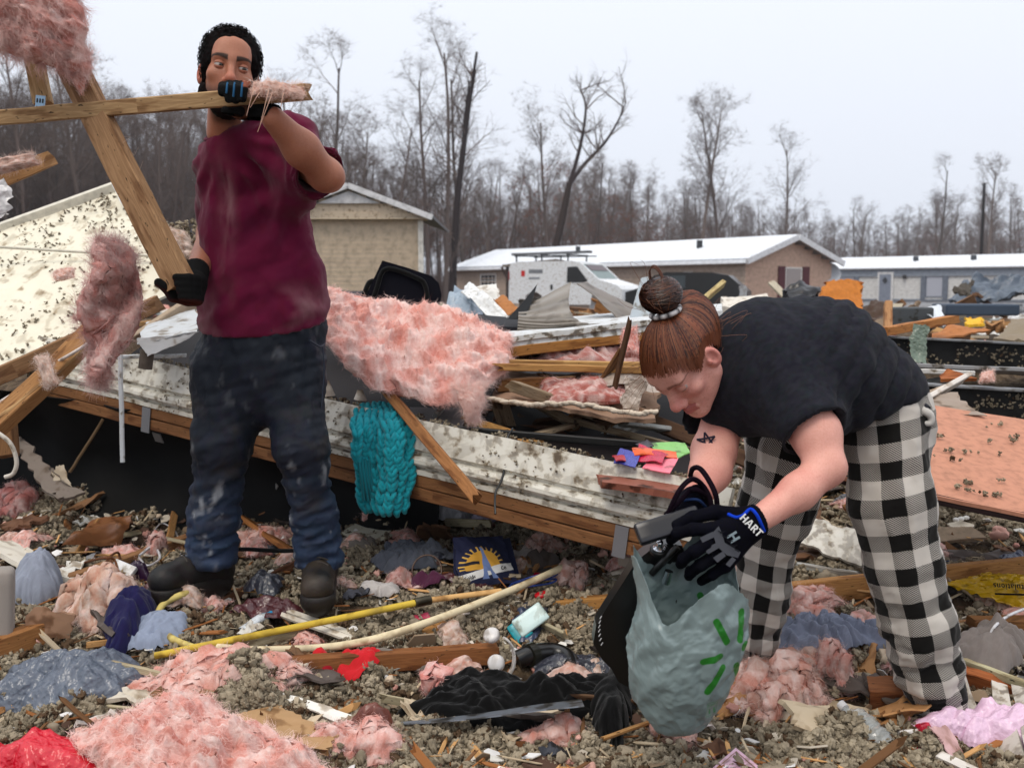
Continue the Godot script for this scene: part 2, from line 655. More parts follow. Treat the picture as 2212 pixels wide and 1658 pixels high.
func lathe(mb: MB, prof: Array, tf: Transform3D, col: Color, sides := 20) -> void:
	var s := mb.v.size()
	var i0 := mb.i.size()
	for j in range(prof.size()):
		for k in range(sides + 1):
			var a := TAU * (k % sides) / sides
			mb.vert(tf * Vector3(prof[j].x * cos(a), prof[j].y, prof[j].x * sin(a)), Vector3.UP, Vector2(float(k) / sides, float(j) / (prof.size() - 1)), col)
	for j in range(prof.size() - 1):
		for k in range(sides):
			var b := s + j * (sides + 1) + k
			mb.quad(b, b + sides + 1, b + sides + 2, b + 1)
	mb.smooth(i0, s)
	for j in range(prof.size()):
		mb.n[s + j * (sides + 1) + sides] = mb.n[s + j * (sides + 1)]

func letters(parent: Node, called: String, txt: String, height: float, tf: Transform3D, m: Material, bold := true, depth := 0.001) -> void:
	var t := TextMesh.new()
	var f := SystemFont.new()
	f.font_names = PackedStringArray(["Droid Sans"])
	f.font_weight = 700 if bold else 400
	t.font = f
	t.text = txt
	t.font_size = 64
	t.pixel_size = height / 46.0
	t.depth = depth
	t.curve_step = 4.0
	var o := MeshInstance3D.new()
	o.name = called
	o.mesh = t
	o.material_override = m
	o.transform = tf
	parent.add_child(o, true)

# frame with x, y, z axes at p (x kept, z = towards the outside)
func frame(p: Vector3, x: Vector3, z: Vector3) -> Transform3D:
	var xx := x.normalized()
	var zz := (z - xx * z.dot(xx)).normalized()
	return Transform3D(Basis(xx, zz.cross(xx), zz), p)

# ---------------------------------------------------------------- the scene
func _ready() -> void:
	rng.seed = 7
	nz.seed = 3
	nz2.seed = 11
	nz2.noise_type = FastNoiseLite.TYPE_CELLULAR
	nz2.fractal_type = FastNoiseLite.FRACTAL_NONE
	nz2s.seed = 17
	nzc.seed = 5
	nzc.noise_type = FastNoiseLite.TYPE_CELLULAR
	nzc.cellular_return_type = FastNoiseLite.RETURN_DISTANCE2_SUB
	nzc.fractal_type = FastNoiseLite.FRACTAL_NONE
	nz2s.fractal_octaves = 2
	var cam := Camera3D.new()
	cam.name = "camera"
	cam.position = Vector3(0, CAM_H, 0)
	cam.rotation.x = -TH
	cam.fov = rad_to_deg(2.0 * atan(829.0 / F))
	cam.near = 0.05
	cam.far = 2000.0
	var at := CameraAttributesPhysical.new()
	at.exposure_aperture = 4.5
	at.frustum_focus_distance = 2.85
	at.frustum_focal_length = 12.0 * F / 829.0
	cam.attributes = at
	add_child(cam)
	cam.current = true
	var we := WorldEnvironment.new()
	we.name = "environment"
	var env := Environment.new()
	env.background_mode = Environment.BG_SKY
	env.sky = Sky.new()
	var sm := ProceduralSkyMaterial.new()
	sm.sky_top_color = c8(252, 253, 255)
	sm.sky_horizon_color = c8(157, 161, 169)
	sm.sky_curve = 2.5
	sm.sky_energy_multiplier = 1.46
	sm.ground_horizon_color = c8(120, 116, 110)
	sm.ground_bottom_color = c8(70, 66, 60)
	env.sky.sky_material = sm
	env.tonemap_mode = Environment.TONE_MAPPER_LINEAR
	env.tonemap_exposure = 1.05
	env.fog_enabled = true
	env.fog_density = 0.0007
	env.fog_light_color = c8(226, 229, 236)
	env.sdfgi_enabled = true
	env.ssao_enabled = true
	env.ssil_enabled = true
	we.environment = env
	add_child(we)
	var sun := DirectionalLight3D.new()
	sun.name = "sun"
	sun.light_energy = 0.5
	sun.light_color = Color(1.0, 0.97, 0.93)
	sun.light_angular_distance = 25.0
	sun.shadow_enabled = true
	sun.rotation_degrees = Vector3(-58, -28, 0)
	add_child(sun)

	make_materials()
	make_ground()
	make_homes()
	make_trees()
	make_vehicles()
	make_far_debris()
	make_wreck()
	make_man()
	make_woman()
	make_foreground()
	make_litter()

func make_materials() -> void:
	var wood := picture("wood", 512, 256, func(x: int, y: int) -> Color:
		var fx := x / 512.0
		var fy := y / 256.0
		var w := nz.get_noise_2d(fx * 130.0, fy * 260.0) * 0.9
		var rings := sin((fy * 34.0 + w * 7.0) * TAU * 0.5) * 0.5 + 0.5
		rings = pow(rings, 1.6)
		var fine := nz.get_noise_2d(fx * 260.0 + 900.0, fy * 9000.0) * 0.5
		var wet := smoothstep(0.02, 0.4, nz.get_noise_2d(fx * 240.0 + 333.0, fy * 300.0 + 77.0))
		var k := 0.88 + 0.09 * rings + fine * 0.16 - wet * 0.2
		var spot := smoothstep(0.5, 0.6, nz.get_noise_2d(fx * 1500.0 + 33.0, fy * 1400.0))
		k *= 1.0 - 0.6 * spot
		return Color(clampf(k, 0, 1), clampf(k * (0.985 - wet * 0.06 + 0.015 * rings), 0, 1), clampf(k * (0.96 - wet * 0.1 + 0.03 * rings), 0, 1)))
	mat("wood", c8(230, 240, 250), 0.78, {"tex": wood, "scale": Vector3(1.4, 5.5, 1), "norm": ntex("grain_n", [], 0.02, 512, 5, 5, FastNoiseLite.TYPE_SIMPLEX_SMOOTH, 3.0), "ns": 0.35})
	var dirt := ntex("dirt", [[0.0, c8(255, 255, 255)], [0.52, c8(248, 246, 242)], [0.6, c8(190, 178, 160)], [0.68, c8(110, 96, 76)], [1.0, c8(86, 74, 58)]], 0.012, 512, 6, 21)
	mat("dirty", Color.WHITE, 0.55, {"tex": dirt, "tri": true, "scale": Vector3(1.3, 1.3, 1.3)})
	mat("gloss", Color.WHITE, 0.3, {"tex": ntex("dirt2", [[0.0, c8(255, 255, 255)], [0.6, c8(246, 244, 240)], [0.72, c8(170, 160, 146)], [1.0, c8(110, 98, 80)]], 0.02, 512, 5, 22), "tri": true, "scale": Vector3(2, 2, 2), "spec": 0.5})
	mat("plain", Color.WHITE, 0.8, {"tex": ntex("mottle", [[0.0, c8(196, 196, 196)], [0.5, c8(240, 240, 240)], [1.0, c8(255, 255, 255)]], 0.02, 512, 6, 23), "tri": true, "scale": Vector3(2.2, 2.2, 2.2)})
	mat("far", Color.WHITE, 0.8, {"tex": ntex("mottle", [], 0.02), "tri": true, "scale": Vector3(0.5, 0.5, 0.5)})
	mat("cloth", Color.WHITE, 0.95, {"norm": ntex("weave_n", [], 0.22, 512, 3, 31, FastNoiseLite.TYPE_SIMPLEX_SMOOTH, 5.0), "ns": 0.5, "tri": true, "scale": Vector3(6, 6, 6), "rim": 0.3, "spec": 0.15})
	mat("metal", Color.WHITE, 0.42, {"tex": dirt, "tri": true, "scale": Vector3(1.6, 1.6, 1.6), "metal": 0.75, "spec": 0.5})
	mat("chrome", Color(0.85, 0.86, 0.88), 0.15, {"metal": 1.0, "vc": false})
	mat("film", Color.WHITE, 0.3, {"spec": 0.6, "back": Color(0.35, 0.35, 0.35), "norm": ntex("film_n", [], 0.022, 512, 2, 41, FastNoiseLite.TYPE_CELLULAR, 14.0), "ns": 1.0, "tri": true, "scale": Vector3(4, 4, 4)})
	mat("black_gloss", Color.WHITE, 0.28, {"spec": 0.5})
	mat("glove", Color.WHITE, 0.8, {"spec": 0.12, "norm": texs["weave_n"], "ns": 0.7, "tri": true, "scale": Vector3(12, 12, 12)})
	mat("fluff", Color.WHITE, 1.0, {"spec": 0.05, "back": Color(0.5, 0.5, 0.5), "norm": ntex("fluff_n", [], 0.03, 512, 6, 51, FastNoiseLite.TYPE_SIMPLEX_SMOOTH, 8.0, 0.7), "ns": 1.0, "tri": true, "scale": Vector3(6, 6, 6), "tex": ntex("fluff_c", [[0.0, c8(234, 206, 200)], [0.42, c8(248, 234, 230)], [0.6, c8(255, 255, 255)], [1.0, c8(255, 255, 255)]], 0.016, 512, 6, 52)})
	mat("fibre", Color.WHITE, 1.0, {"spec": 0.05, "back": Color(0.7, 0.7, 0.7)})
	mat("clump", Color.WHITE, 1.0, {"spec": 0.03})
	mat("bark", Color.WHITE, 0.95, {"spec": 0.1})
	mat("glass", Color(0.10, 0.12, 0.13), 0.08, {"spec": 0.6, "vc": false})
	mat("galv", Color.WHITE, 0.4, {"metal": 0.6, "spec": 0.5})
	mat("dirty_far", Color.WHITE, 0.7, {"tex": ntex("specks", [[0.0, c8(255, 255, 255)], [0.66, c8(250, 248, 244)], [0.74, c8(190, 176, 160)], [1.0, c8(120, 106, 90)]], 0.04, 512, 4, 24), "tri": true, "scale": Vector3(0.5, 0.5, 0.5)})
	mat("leather", Color.WHITE, 0.5, {"spec": 0.4, "norm": texs["fluff_n"], "ns": 0.4, "tri": true, "scale": Vector3(8, 8, 8)})
	mat("white_print", c8(228, 228, 226), 0.7, {"vc": false})
	mat("black_print", c8(22, 20, 20), 0.7, {"vc": false})

# ---------------------------------------------------------------- ground
func make_ground() -> void:
	var mb := MB.new()
	var ds := []
	var dd := 1.2
	while dd < 900.0:
		ds.append(dd)
		dd += clampf(dd * 0.014, 0.03, 40.0)
	var nu := 120
	for j in range(ds.size()):
		var w: float = 6.0 + ds[j] * 1.6
		for k in range(nu + 1):
			var x := (float(k) / nu * 2.0 - 1.0)
			x = signf(x) * pow(absf(x), 1.4) * w
			var z: float = -ds[j]
			var a := nz.get_noise_2d(x * 40.0, z * 40.0 + 500.0)
			var col := lin(74, 60, 48).lerp(lin(120, 104, 84), clampf(a + 0.4, 0, 1))
			if ds[j] > 16.0:
				col = lin(96, 84, 66).lerp(lin(86, 84, 56), clampf(a * 1.4 + 0.5, 0, 1))
				if ds[j] > 40.0: col = lin(98, 74, 58)
			mb.vert(Vector3(x, gy(x, z), z), Vector3.UP, Vector2(x, z), col)
	for j in range(ds.size() - 1):
		for k in range(nu):
			var b := j * (nu + 1) + k
			mb.quad(b, b + nu + 1, b + nu + 2, b + 1)
	mb.smooth()
	struct("ground", mb, mat("ground", Color.WHITE, 0.95, {"tex": ntex("soil", [[0.0, c8(130, 120, 110)], [0.45, c8(210, 204, 196)], [0.7, c8(255, 252, 246)], [1.0, c8(255, 255, 255)]], 0.02, 512, 6, 61), "scale": Vector3(1.1, 1.1, 1.1), "norm": ntex("soil_n", [], 0.03, 512, 6, 62, FastNoiseLite.TYPE_SIMPLEX_SMOOTH, 14.0), "ns": 1.0}))
	var mb2 := MB.new()
	mb2.face([Vector3(-2000, -0.9, 200), Vector3(2000, -0.9, 200), Vector3(2000, -0.9, -2000), Vector3(-2000, -0.9, -2000)], lin(98, 80, 62))
	struct("terrain", mb2, mats["ground"])

# ---------------------------------------------------------------- trees
func branch(mb: MB, a: Vector3, dirn: Vector3, L: float, r: float, level: int, r8: RandomNumberGenerator, sprays: Array) -> void:
	var sides: int = [8, 5, 3, 3][level]
	var segs: int = [14, 6, 4, 2][level]
	var pts := [a]
	var d := dirn
	var p := a
	var kink: float = [0.035, 0.16, 0.22, 0.3][level]
	for k in range(segs):
		d = (d + Vector3(r8.randf_range(-1, 1), r8.randf_range(-1, 1), r8.randf_range(-1, 1)) * kink + Vector3(0, [0.02, 0.07, 0.05, 0.03][level], 0)).normalized()
		p += d * (L / segs)
		pts.append(p)
	tube(mb, pts, r, lin(88, 78, 74).lerp(lin(118, 104, 98), r8.randf()), sides, r * [0.3, 0.3, 0.35, 0.5][level], false)
	if level == 3:
		sprays.append(p)
		return
	var cnt: int = [15, 6, 4][level]
	for k in range(cnt):
		var t := r8.randf_range([0.36, 0.25, 0.2][level], 0.98)
		var q: Vector3 = pts[int(t * segs)].lerp(pts[mini(int(t * segs) + 1, segs)], fposmod(t * segs, 1.0))
		var ax: Vector3 = (pts[mini(int(t * segs) + 1, segs)] - pts[int(t * segs)]).normalized()
		if ax == Vector3.ZERO: ax = d
		var out := ax.cross(Vector3(r8.randf_range(-1, 1), r8.randf_range(-1, 1), r8.randf_range(-1, 1))).normalized()
		var spread: float = r8.randf_range(0.6, 1.1)
		var nd := (ax + out * spread).normalized()
		var nl: float = L * [0.26, 0.45, 0.5][level] * r8.randf_range(0.6, 1.25) * (1.15 - t * 0.55 if level == 0 else 1.0)
		branch(mb, q, nd, nl, r * [0.30, 0.42, 0.55][level] * (1.1 - t * 0.5), level + 1, r8, sprays)

var tree_kinds := []

func tree_proto(seed_: int, leafy: float, snag := false) -> Dictionary:
	var r8 := RandomNumberGenerator.new()
	r8.seed = seed_
	var mb := MB.new()
	var sprays := []
	branch(mb, Vector3(0, -0.3, 0), Vector3(r8.randf_range(-0.05, 0.05), 1, r8.randf_range(-0.05, 0.05)).normalized(), 14.0, 0.17, 0, r8, sprays)
	var tv := 15 * 9
	var ti := 14 * 8 * 6
	var tr := MB.new()
	tr.v = mb.v.slice(0, tv); tr.n = mb.n.slice(0, tv); tr.uv = mb.uv.slice(0, tv); tr.c = mb.c.slice(0, tv); tr.i = mb.i.slice(0, ti)
	var cr := MB.new()
	cr.v = mb.v; cr.n = mb.n; cr.uv = mb.uv; cr.c = mb.c; cr.i = mb.i.slice(ti)
	for s in sprays:
		for k in range(7):
			var dd := Vector3(r8.randf_range(-1, 1), r8.randf_range(-0.3, 1.2), r8.randf_range(-1, 1)).normalized() * r8.randf_range(0.3, 0.75)
			var w := dd.cross(Vector3(0.3, 0.2, 1)).normalized() * 0.006
			var i0 := cr.v.size()
			for q in [s - w, s + w, s + dd]:
				cr.vert(q, Vector3(0, 0, 1), Vector2.ZERO, lin(104, 92, 88))
			cr.tri(i0, i0 + 1, i0 + 2)
	var out := {"trunk": tr.mesh(), "crown": cr.mesh()}
	if leafy > 0.0:
		var lf := MB.new()
		for s in sprays:
			if s.y > 10.5 or r8.randf() > leafy:
				continue
			for k in range(9):
				var c: Vector3 = s + Vector3(r8.randf_range(-1, 1), r8.randf_range(-1, 1), r8.randf_range(-1, 1)) * 0.3
				var a := Vector3(r8.randf_range(-1, 1), r8.randf_range(-1, 1), r8.randf_range(-1, 1)).normalized() * 0.075
				var b := a.cross(Vector3(r8.randf_range(-1, 1), r8.randf_range(-1, 1), r8.randf_range(-1, 1))).normalized() * 0.05
				var i0 := lf.v.size()
				var col := lin(112, 66, 50).lerp(lin(140, 92, 74), r8.randf())
				for q in [c - a, c + b, c + a, c - b]:
					lf.vert(q, Vector3(0, 0, 1), Vector2.ZERO, col)
				lf.quad(i0, i0 + 1, i0 + 2, i0 + 3)
		out["leaves"] = lf.mesh()
	return out

func plant(kind: int, at: Vector3, height: float, turn: float, label: String, group := "", lean := 0.0) -> Node3D:
	var k: Dictionary = tree_kinds[kind]
	var t := thing("bare_tree", label, "tree", at, group)
	t.rotation = Vector3(0, turn, lean)
	var s := height / 14.6
	for nm in ["trunk", "crown", "leaves"]:
		if k.has(nm):
			var o := MeshInstance3D.new()
			o.name = nm
			o.mesh = k[nm]
			o.scale = Vector3(s, s, s)
			o.material_override = mats["bark"]
			t.add_child(o, true)
	return t

func line_depth(x: float) -> float:
	return lerpf(40.0, 125.0, clampf((x + 300.0) / 2600.0, 0, 1))

func env_top(x: float) -> float:
	var xs := [-400.0, 0.0, 150.0, 400.0, 620.0, 740.0, 800.0, 880.0, 1060.0, 1150.0, 1320.0, 1420.0, 1470.0, 1560.0, 1620.0, 1700.0, 1790.0, 1900.0, 2010.0, 2120.0, 2212.0, 2700.0]
	var ys := [150.0, 150.0, 170.0, 190.0, 250.0, 255.0, 300.0, 330.0, 330.0, 350.0, 320.0, 390.0, 385.0, 375.0, 395.0, 410.0, 430.0, 425.0, 405.0, 385.0, 420.0, 400.0]
	for k in range(xs.size() - 1):
		if x < xs[k + 1]:
			return lerpf(ys[k], ys[k + 1], (x - xs[k]) / (xs[k + 1] - xs[k]))
	return 400.0

func make_trees() -> void:
	for k in range(4): tree_kinds.append(tree_proto(100 + k, 0.0))
	for k in range(3): tree_kinds.append(tree_proto(200 + k, 0.3))
	for f in [
		[-60, 60, 0, "tall dark bare tree at the left edge behind the hanging pink insulation"],
		[70, 75, 1, "bare tree rising behind the short upright of the truss"],
		[205, 130, 2, "spreading bare tree right of the slanted truss beam"],
		[350, 250, 3, "slim bare tree between the slanted beam and the man in maroon"],
		[700, 105, 0, "bare tree with crooked limbs just right of the man's raised elbow"],
		[765, 250, 2, "slim bare tree behind the ridge of the tan shed"],
		[845, 240, 1, "thin grey tree over the eave of the tan shed"],
		[962, 80, 3, "tall bare tree with a fine crown left of the snapped dark trunk"],
		[1190, 240, 4, "tree with clinging brown leaves above the van"],
		[1500, 215, 2, "lone tall bare tree above the ridge of the tan mobile home"],
		[1560, 215, 1, "bare tree with a wide crown above the tan mobile home's near end"],
		[1690, 300, 3, "rounded bare tree above the gable of the tan mobile home"],
		[2015, 350, 0, "bare tree rising highest over the grey mobile home"],
		[2125, 345, 2, "bare tree beside the dark pole over the grey mobile home"],
		[1008, 130, 0, "bare crown rising right behind the snapped dark trunk"],
		[925, 150, 1, "bare tree with fine upswept branches left of the tall one"],
		[655, 170, 2, "bare tree behind the man's raised forearm"],
		[1290, 330, 5, "brown-leaved tree left of the forked leaning tree"],
	]:
		var d := line_depth(f[0]) * 0.93
		var b := P(f[0], 625, d)
		var top := P(f[0], f[1], d)
		plant(f[2], Vector3(b.x, -0.6, b.z), top.y + 0.6, f[0] * 1.7, f[3])
	var mb := MB.new()
	var d := 58.0
	tube(mb, curve([P(975, 660, d), P(980, 560, d), P(988, 430, d), P(1000, 330, d), P(1010, 250, d), P(1020, 180, d), P(1030, 112, d)], 20), 0.24, lin(50, 44, 44), 8, 0.07)
	var t := thing("snapped_tree", "dark trunk snapped off to a bare splintered spike, tallest over the yard", "tree", P(975, 660, d))
	part(t, "trunk", mb, mats["bark"], t.position)
	mb = MB.new()
	tube(mb, curve([P(1002, 320, d), P(1003, 270, d), P(1008, 225, d), P(1014, 175, d)], 8), 0.13, lin(52, 46, 46), 6, 0.05)
	var r8 := RandomNumberGenerator.new()
	r8.seed = 55
	for k in range(44):
		var y := r8.randf_range(150, 600)
		var x := lerpf(1024, 980, (y - 112.0) / 450.0)
		branch(mb, P(x, y, d), Vector3(r8.randf_range(-1, 1), r8.randf_range(0.3, 1.0), r8.randf_range(-0.6, 0.6)).normalized(), r8.randf_range(0.8, 3.0), 0.045, 2 if k % 3 else 1, r8, [])
	part(t, "crown", mb, mats["bark"], t.position)
	d = 66.0
	t = thing("forked_tree", "leaning tree forking into two long bare limbs left of the tan mobile home's ridge", "tree", P(1185, 650, d))
	mb = MB.new()
	tube(mb, curve([P(1185, 660, d), P(1195, 560, d), P(1215, 470, d), P(1230, 395, d)], 12), 0.28, lin(56, 48, 46), 8, 0.2)
	part(t, "trunk", mb, mats["bark"], t.position)
	mb = MB.new()
	var limbs := [curve([P(1230, 398, d), P(1250, 330, d), P(1262, 270, d), P(1265, 225, d), P(1255, 195, d)], 12), curve([P(1230, 398, d), P(1262, 355, d), P(1305, 310, d), P(1335, 262, d), P(1352, 222, d)], 12)]
	for l in limbs:
		tube(mb, l, 0.17, lin(60, 52, 50), 6, 0.04, false)
		for k in range(14):
			var q: Vector3 = l[r8.randi_range(2, 12)]
			branch(mb, q, Vector3(r8.randf_range(-1, 1), r8.randf_range(0.2, 1.0), r8.randf_range(-0.7, 0.7)).normalized(), r8.randf_range(1.2, 2.8), 0.05, 1, r8, [])
	part(t, "crown", mb, mats["bark"], t.position)
	var lab := ["thin bare trees crowded along the edge of the wood", "thin trees with some brown leaves in the wood's edge"]
	for k in range(110):
		var x := -330.0 + 2700.0 * (k + r8.randf()) / 110.0
		var dd := line_depth(x) * r8.randf_range(0.95, 1.12)
		var b := P(x, 625, dd)
		var top := P(x, env_top(x) + r8.randf_range(0, 90), dd)
		var kd := r8.randi_range(0, 6)
		if kd >= 4 and x < 500: kd = 1
		plant(kd, Vector3(b.x, -0.6, b.z), top.y + 0.6, r8.randf() * TAU, lab[1 if kd >= 4 else 0], "trees with brown leaves in the wood's edge" if kd >= 4 else "bare trees along the wood's edge", r8.randf_range(-0.06, 0.06))
	for w in [["trunk", 1], ["crown", 1], ["trunk", 0], ["crown", 0], ["crown", 5], ["leaves", 5]]:
		var mm := MultiMesh.new()
		mm.transform_format = MultiMesh.TRANSFORM_3D
		mm.mesh = tree_kinds[w[1]][w[0]]
		var cnt := 170
		mm.instance_count = cnt
		var r9 := RandomNumberGenerator.new()
		r9.seed = 900 + w[1]
		for k in range(cnt):
			var x := -500.0 + 3000.0 * (k + r9.randf()) / cnt
			var dd := line_depth(x) * r9.randf_range(1.12, 1.5)
			var b := P(x, 625, dd)
			var hgt := (P(x, env_top(x) + r9.randf_range(25, 130), dd).y + 0.6) / 14.6
			mm.set_instance_transform(k, Transform3D(Basis(Vector3.UP, r9.randf() * TAU).scaled(Vector3(hgt * 0.9, hgt, hgt * 0.9)), Vector3(b.x, -0.6, b.z)))
		var o := MultiMeshInstance3D.new()
		o.name = "wood"
		o.multimesh = mm
		o.material_override = mats["bark"]
		add_child(o, true)
		tag(o, "", "", "", "stuff")
	var st := MB.new()
	for k in range(70):
		var c := Vector3(r8.randf_range(-2, 2), 0, r8.randf_range(-2, 2))
		var top := c + Vector3(r8.randf_range(-0.7, 0.7), r8.randf_range(1.2, 4.5), r8.randf_range(-0.5, 0.5))
		tube(st, [c, c.lerp(top, 0.5) + Vector3(r8.randf_range(-0.2, 0.2), 0, 0), top], r8.randf_range(0.015, 0.05), lin(82, 70, 66).lerp(lin(116, 84, 70), r8.randf()), 3, 0.006, false)
	for k in range(160):
		var c := Vector3(r8.randf_range(-2, 2), r8.randf_range(0, 1.6), r8.randf_range(-2, 2))
		var a := Vector3(r8.randf_range(-1, 1), r8.randf_range(-1, 1), r8.randf_range(-1, 1)).normalized() * 0.09
		var i0 := st.v.size()
		for q in [c - a, c + a.cross(Vector3.UP) * 0.7, c + a]:
			st.vert(q, Vector3(0, 0, 1), Vector2.ZERO, lin(104, 66, 50))
		st.tri(i0, i0 + 1, i0 + 2)
	var mm := MultiMesh.new()
	mm.transform_format = MultiMesh.TRANSFORM_3D
	mm.mesh = st.mesh()
	mm.instance_count = 240
	for k in range(240):
		var x := -500.0 + 3000.0 * (k + r8.randf()) / 240.0
		var dd := line_depth(x) * r8.randf_range(0.97, 1.35)
		var b := P(x, 625, dd)
		mm.set_instance_transform(k, Transform3D(Basis(Vector3.UP, r8.randf() * TAU).scaled(Vector3.ONE * r8.randf_range(0.8, 1.3)), Vector3(b.x, -0.6, b.z)))
	var o := MultiMeshInstance3D.new()
	o.name = "undergrowth"
	o.multimesh = mm
	o.material_override = mats["bark"]
	add_child(o, true)
	tag(o, "", "", "", "stuff")

# ---------------------------------------------------------------- mobile homes and sheds
# lapped siding on the plane o + ax*s + up*h, s in [0, w]; top(s) gives the wall's height there
func siding(mb: MB, o: Vector3, ax: Vector3, w: float, h: float, lap: float, col: Color, gable := 0.0, skip := []) -> void:
	var nn := Vector3.UP.cross(ax).normalized()
	if nn.dot(o - Vector3(0, CAM_H, 0)) > 0: nn = -nn
	var rows := int(ceil((h + gable) / lap))
	for k in range(rows):
		var y0 := k * lap
		var y1 := minf((k + 1) * lap, h + gable)
		var s0 := 0.0
		var s1 := w
		if y1 > h and gable > 0.0:
			var e := (y1 - h) / gable * w / 2
			s0 = e; s1 = w - e
		if s1 - s0 < 0.05: continue
		var sp := [[s0, s1]]
		for r in skip:
			if y1 > r[2] + 0.01 and y0 < r[3] - 0.01:
				var ns := []
				for q in sp:
					if r[0] > q[0]: ns.append([q[0], minf(q[1], r[0])])
					if r[1] < q[1]: ns.append([maxf(q[0], r[1]), q[1]])
				sp = ns
		for q in sp:
			if q[1] - q[0] < 0.02: continue
			var a: Vector3 = o + ax * q[0] + Vector3.UP * y0
			var b: Vector3 = o + ax * q[1] + Vector3.UP * y0
			var u := Vector3.UP * (y1 - y0)
			mb.face([b + nn * 0.022, a + nn * 0.022, a + u, b + u], tone(col, 0.02))
			mb.face([a, a + nn * 0.022, b + nn * 0.022, b], col)

func window_on(t: Node3D, o: Vector3, ax: Vector3, s: float, y: float, w: float, h: float, trim: Color, glass: Color, grid := Vector2i(1, 2), curtain := false) -> void:
	var nn := Vector3.UP.cross(ax).normalized()
	if nn.dot(o - Vector3(0, CAM_H, 0)) > 0: nn = -nn
	var c := o + ax * (s + w / 2) + Vector3.UP * (y + h / 2)
	var bs := Basis(ax, Vector3.UP, nn if ax.cross(Vector3.UP).dot(nn) > 0 else -nn)
	var sg: float = 1.0 if bs.z.dot(nn) > 0 else -1.0
	bs = Basis(ax, Vector3.UP, nn)
	var mb := MB.new()
	var e := 0.07
	box(mb, Vector3(-w / 2, h / 2 - e, -0.02), Vector3(w / 2, h / 2, 0.06), trim, bs, c)
	box(mb, Vector3(-w / 2, -h / 2, -0.02), Vector3(w / 2, -h / 2 + e, 0.06), trim, bs, c)
	box(mb, Vector3(-w / 2, -h / 2 + e, -0.02), Vector3(-w / 2 + e, h / 2 - e, 0.058), trim, bs, c)
	box(mb, Vector3(w / 2 - e, -h / 2 + e, -0.02), Vector3(w / 2, h / 2 - e, 0.058), trim, bs, c)
	var wn := part(t, "window", mb, mats["plain"])
	mb = MB.new()
	box(mb, Vector3(-w / 2 + e, -h / 2 + e, -0.02), Vector3(w / 2 - e, h / 2 - e, 0.015), glass, bs, c)
	part(wn, "pane", mb, mat("pane", Color.WHITE, 0.1, {"spec": 0.6}))
	mb = MB.new()
	for k in range(1, grid.x):
		var x := -w / 2 + w * k / grid.x
		box(mb, Vector3(x - 0.015, -h / 2 + e, 0.01), Vector3(x + 0.015, h / 2 - e, 0.03), trim, bs, c)
	for k in range(1, grid.y):
		var yy := -h / 2 + h * k / grid.y
		box(mb, Vector3(-w / 2 + e, yy - 0.018, 0.012), Vector3(w / 2 - e, yy + 0.018, 0.035), trim, bs, c)
	part(wn, "muntin", mb, mats["plain"])

func slab(mb: MB, a: Vector3, b: Vector3, c: Vector3, d: Vector3, t: float, col: Color) -> void:
	var n := (c - a).cross(b - a).normalized()
	if n.y < 0: n = -n
	var k := n * t
	mb.face([a + k, b + k, c + k, d + k], col)
	mb.face([d, c, b, a], col)
	var q := [a, b, c, d]
	for j in range(4):
		var p: Vector3 = q[j]
		var r: Vector3 = q[(j + 1) % 4]
		mb.face([p, r, r + k, p + k], col)

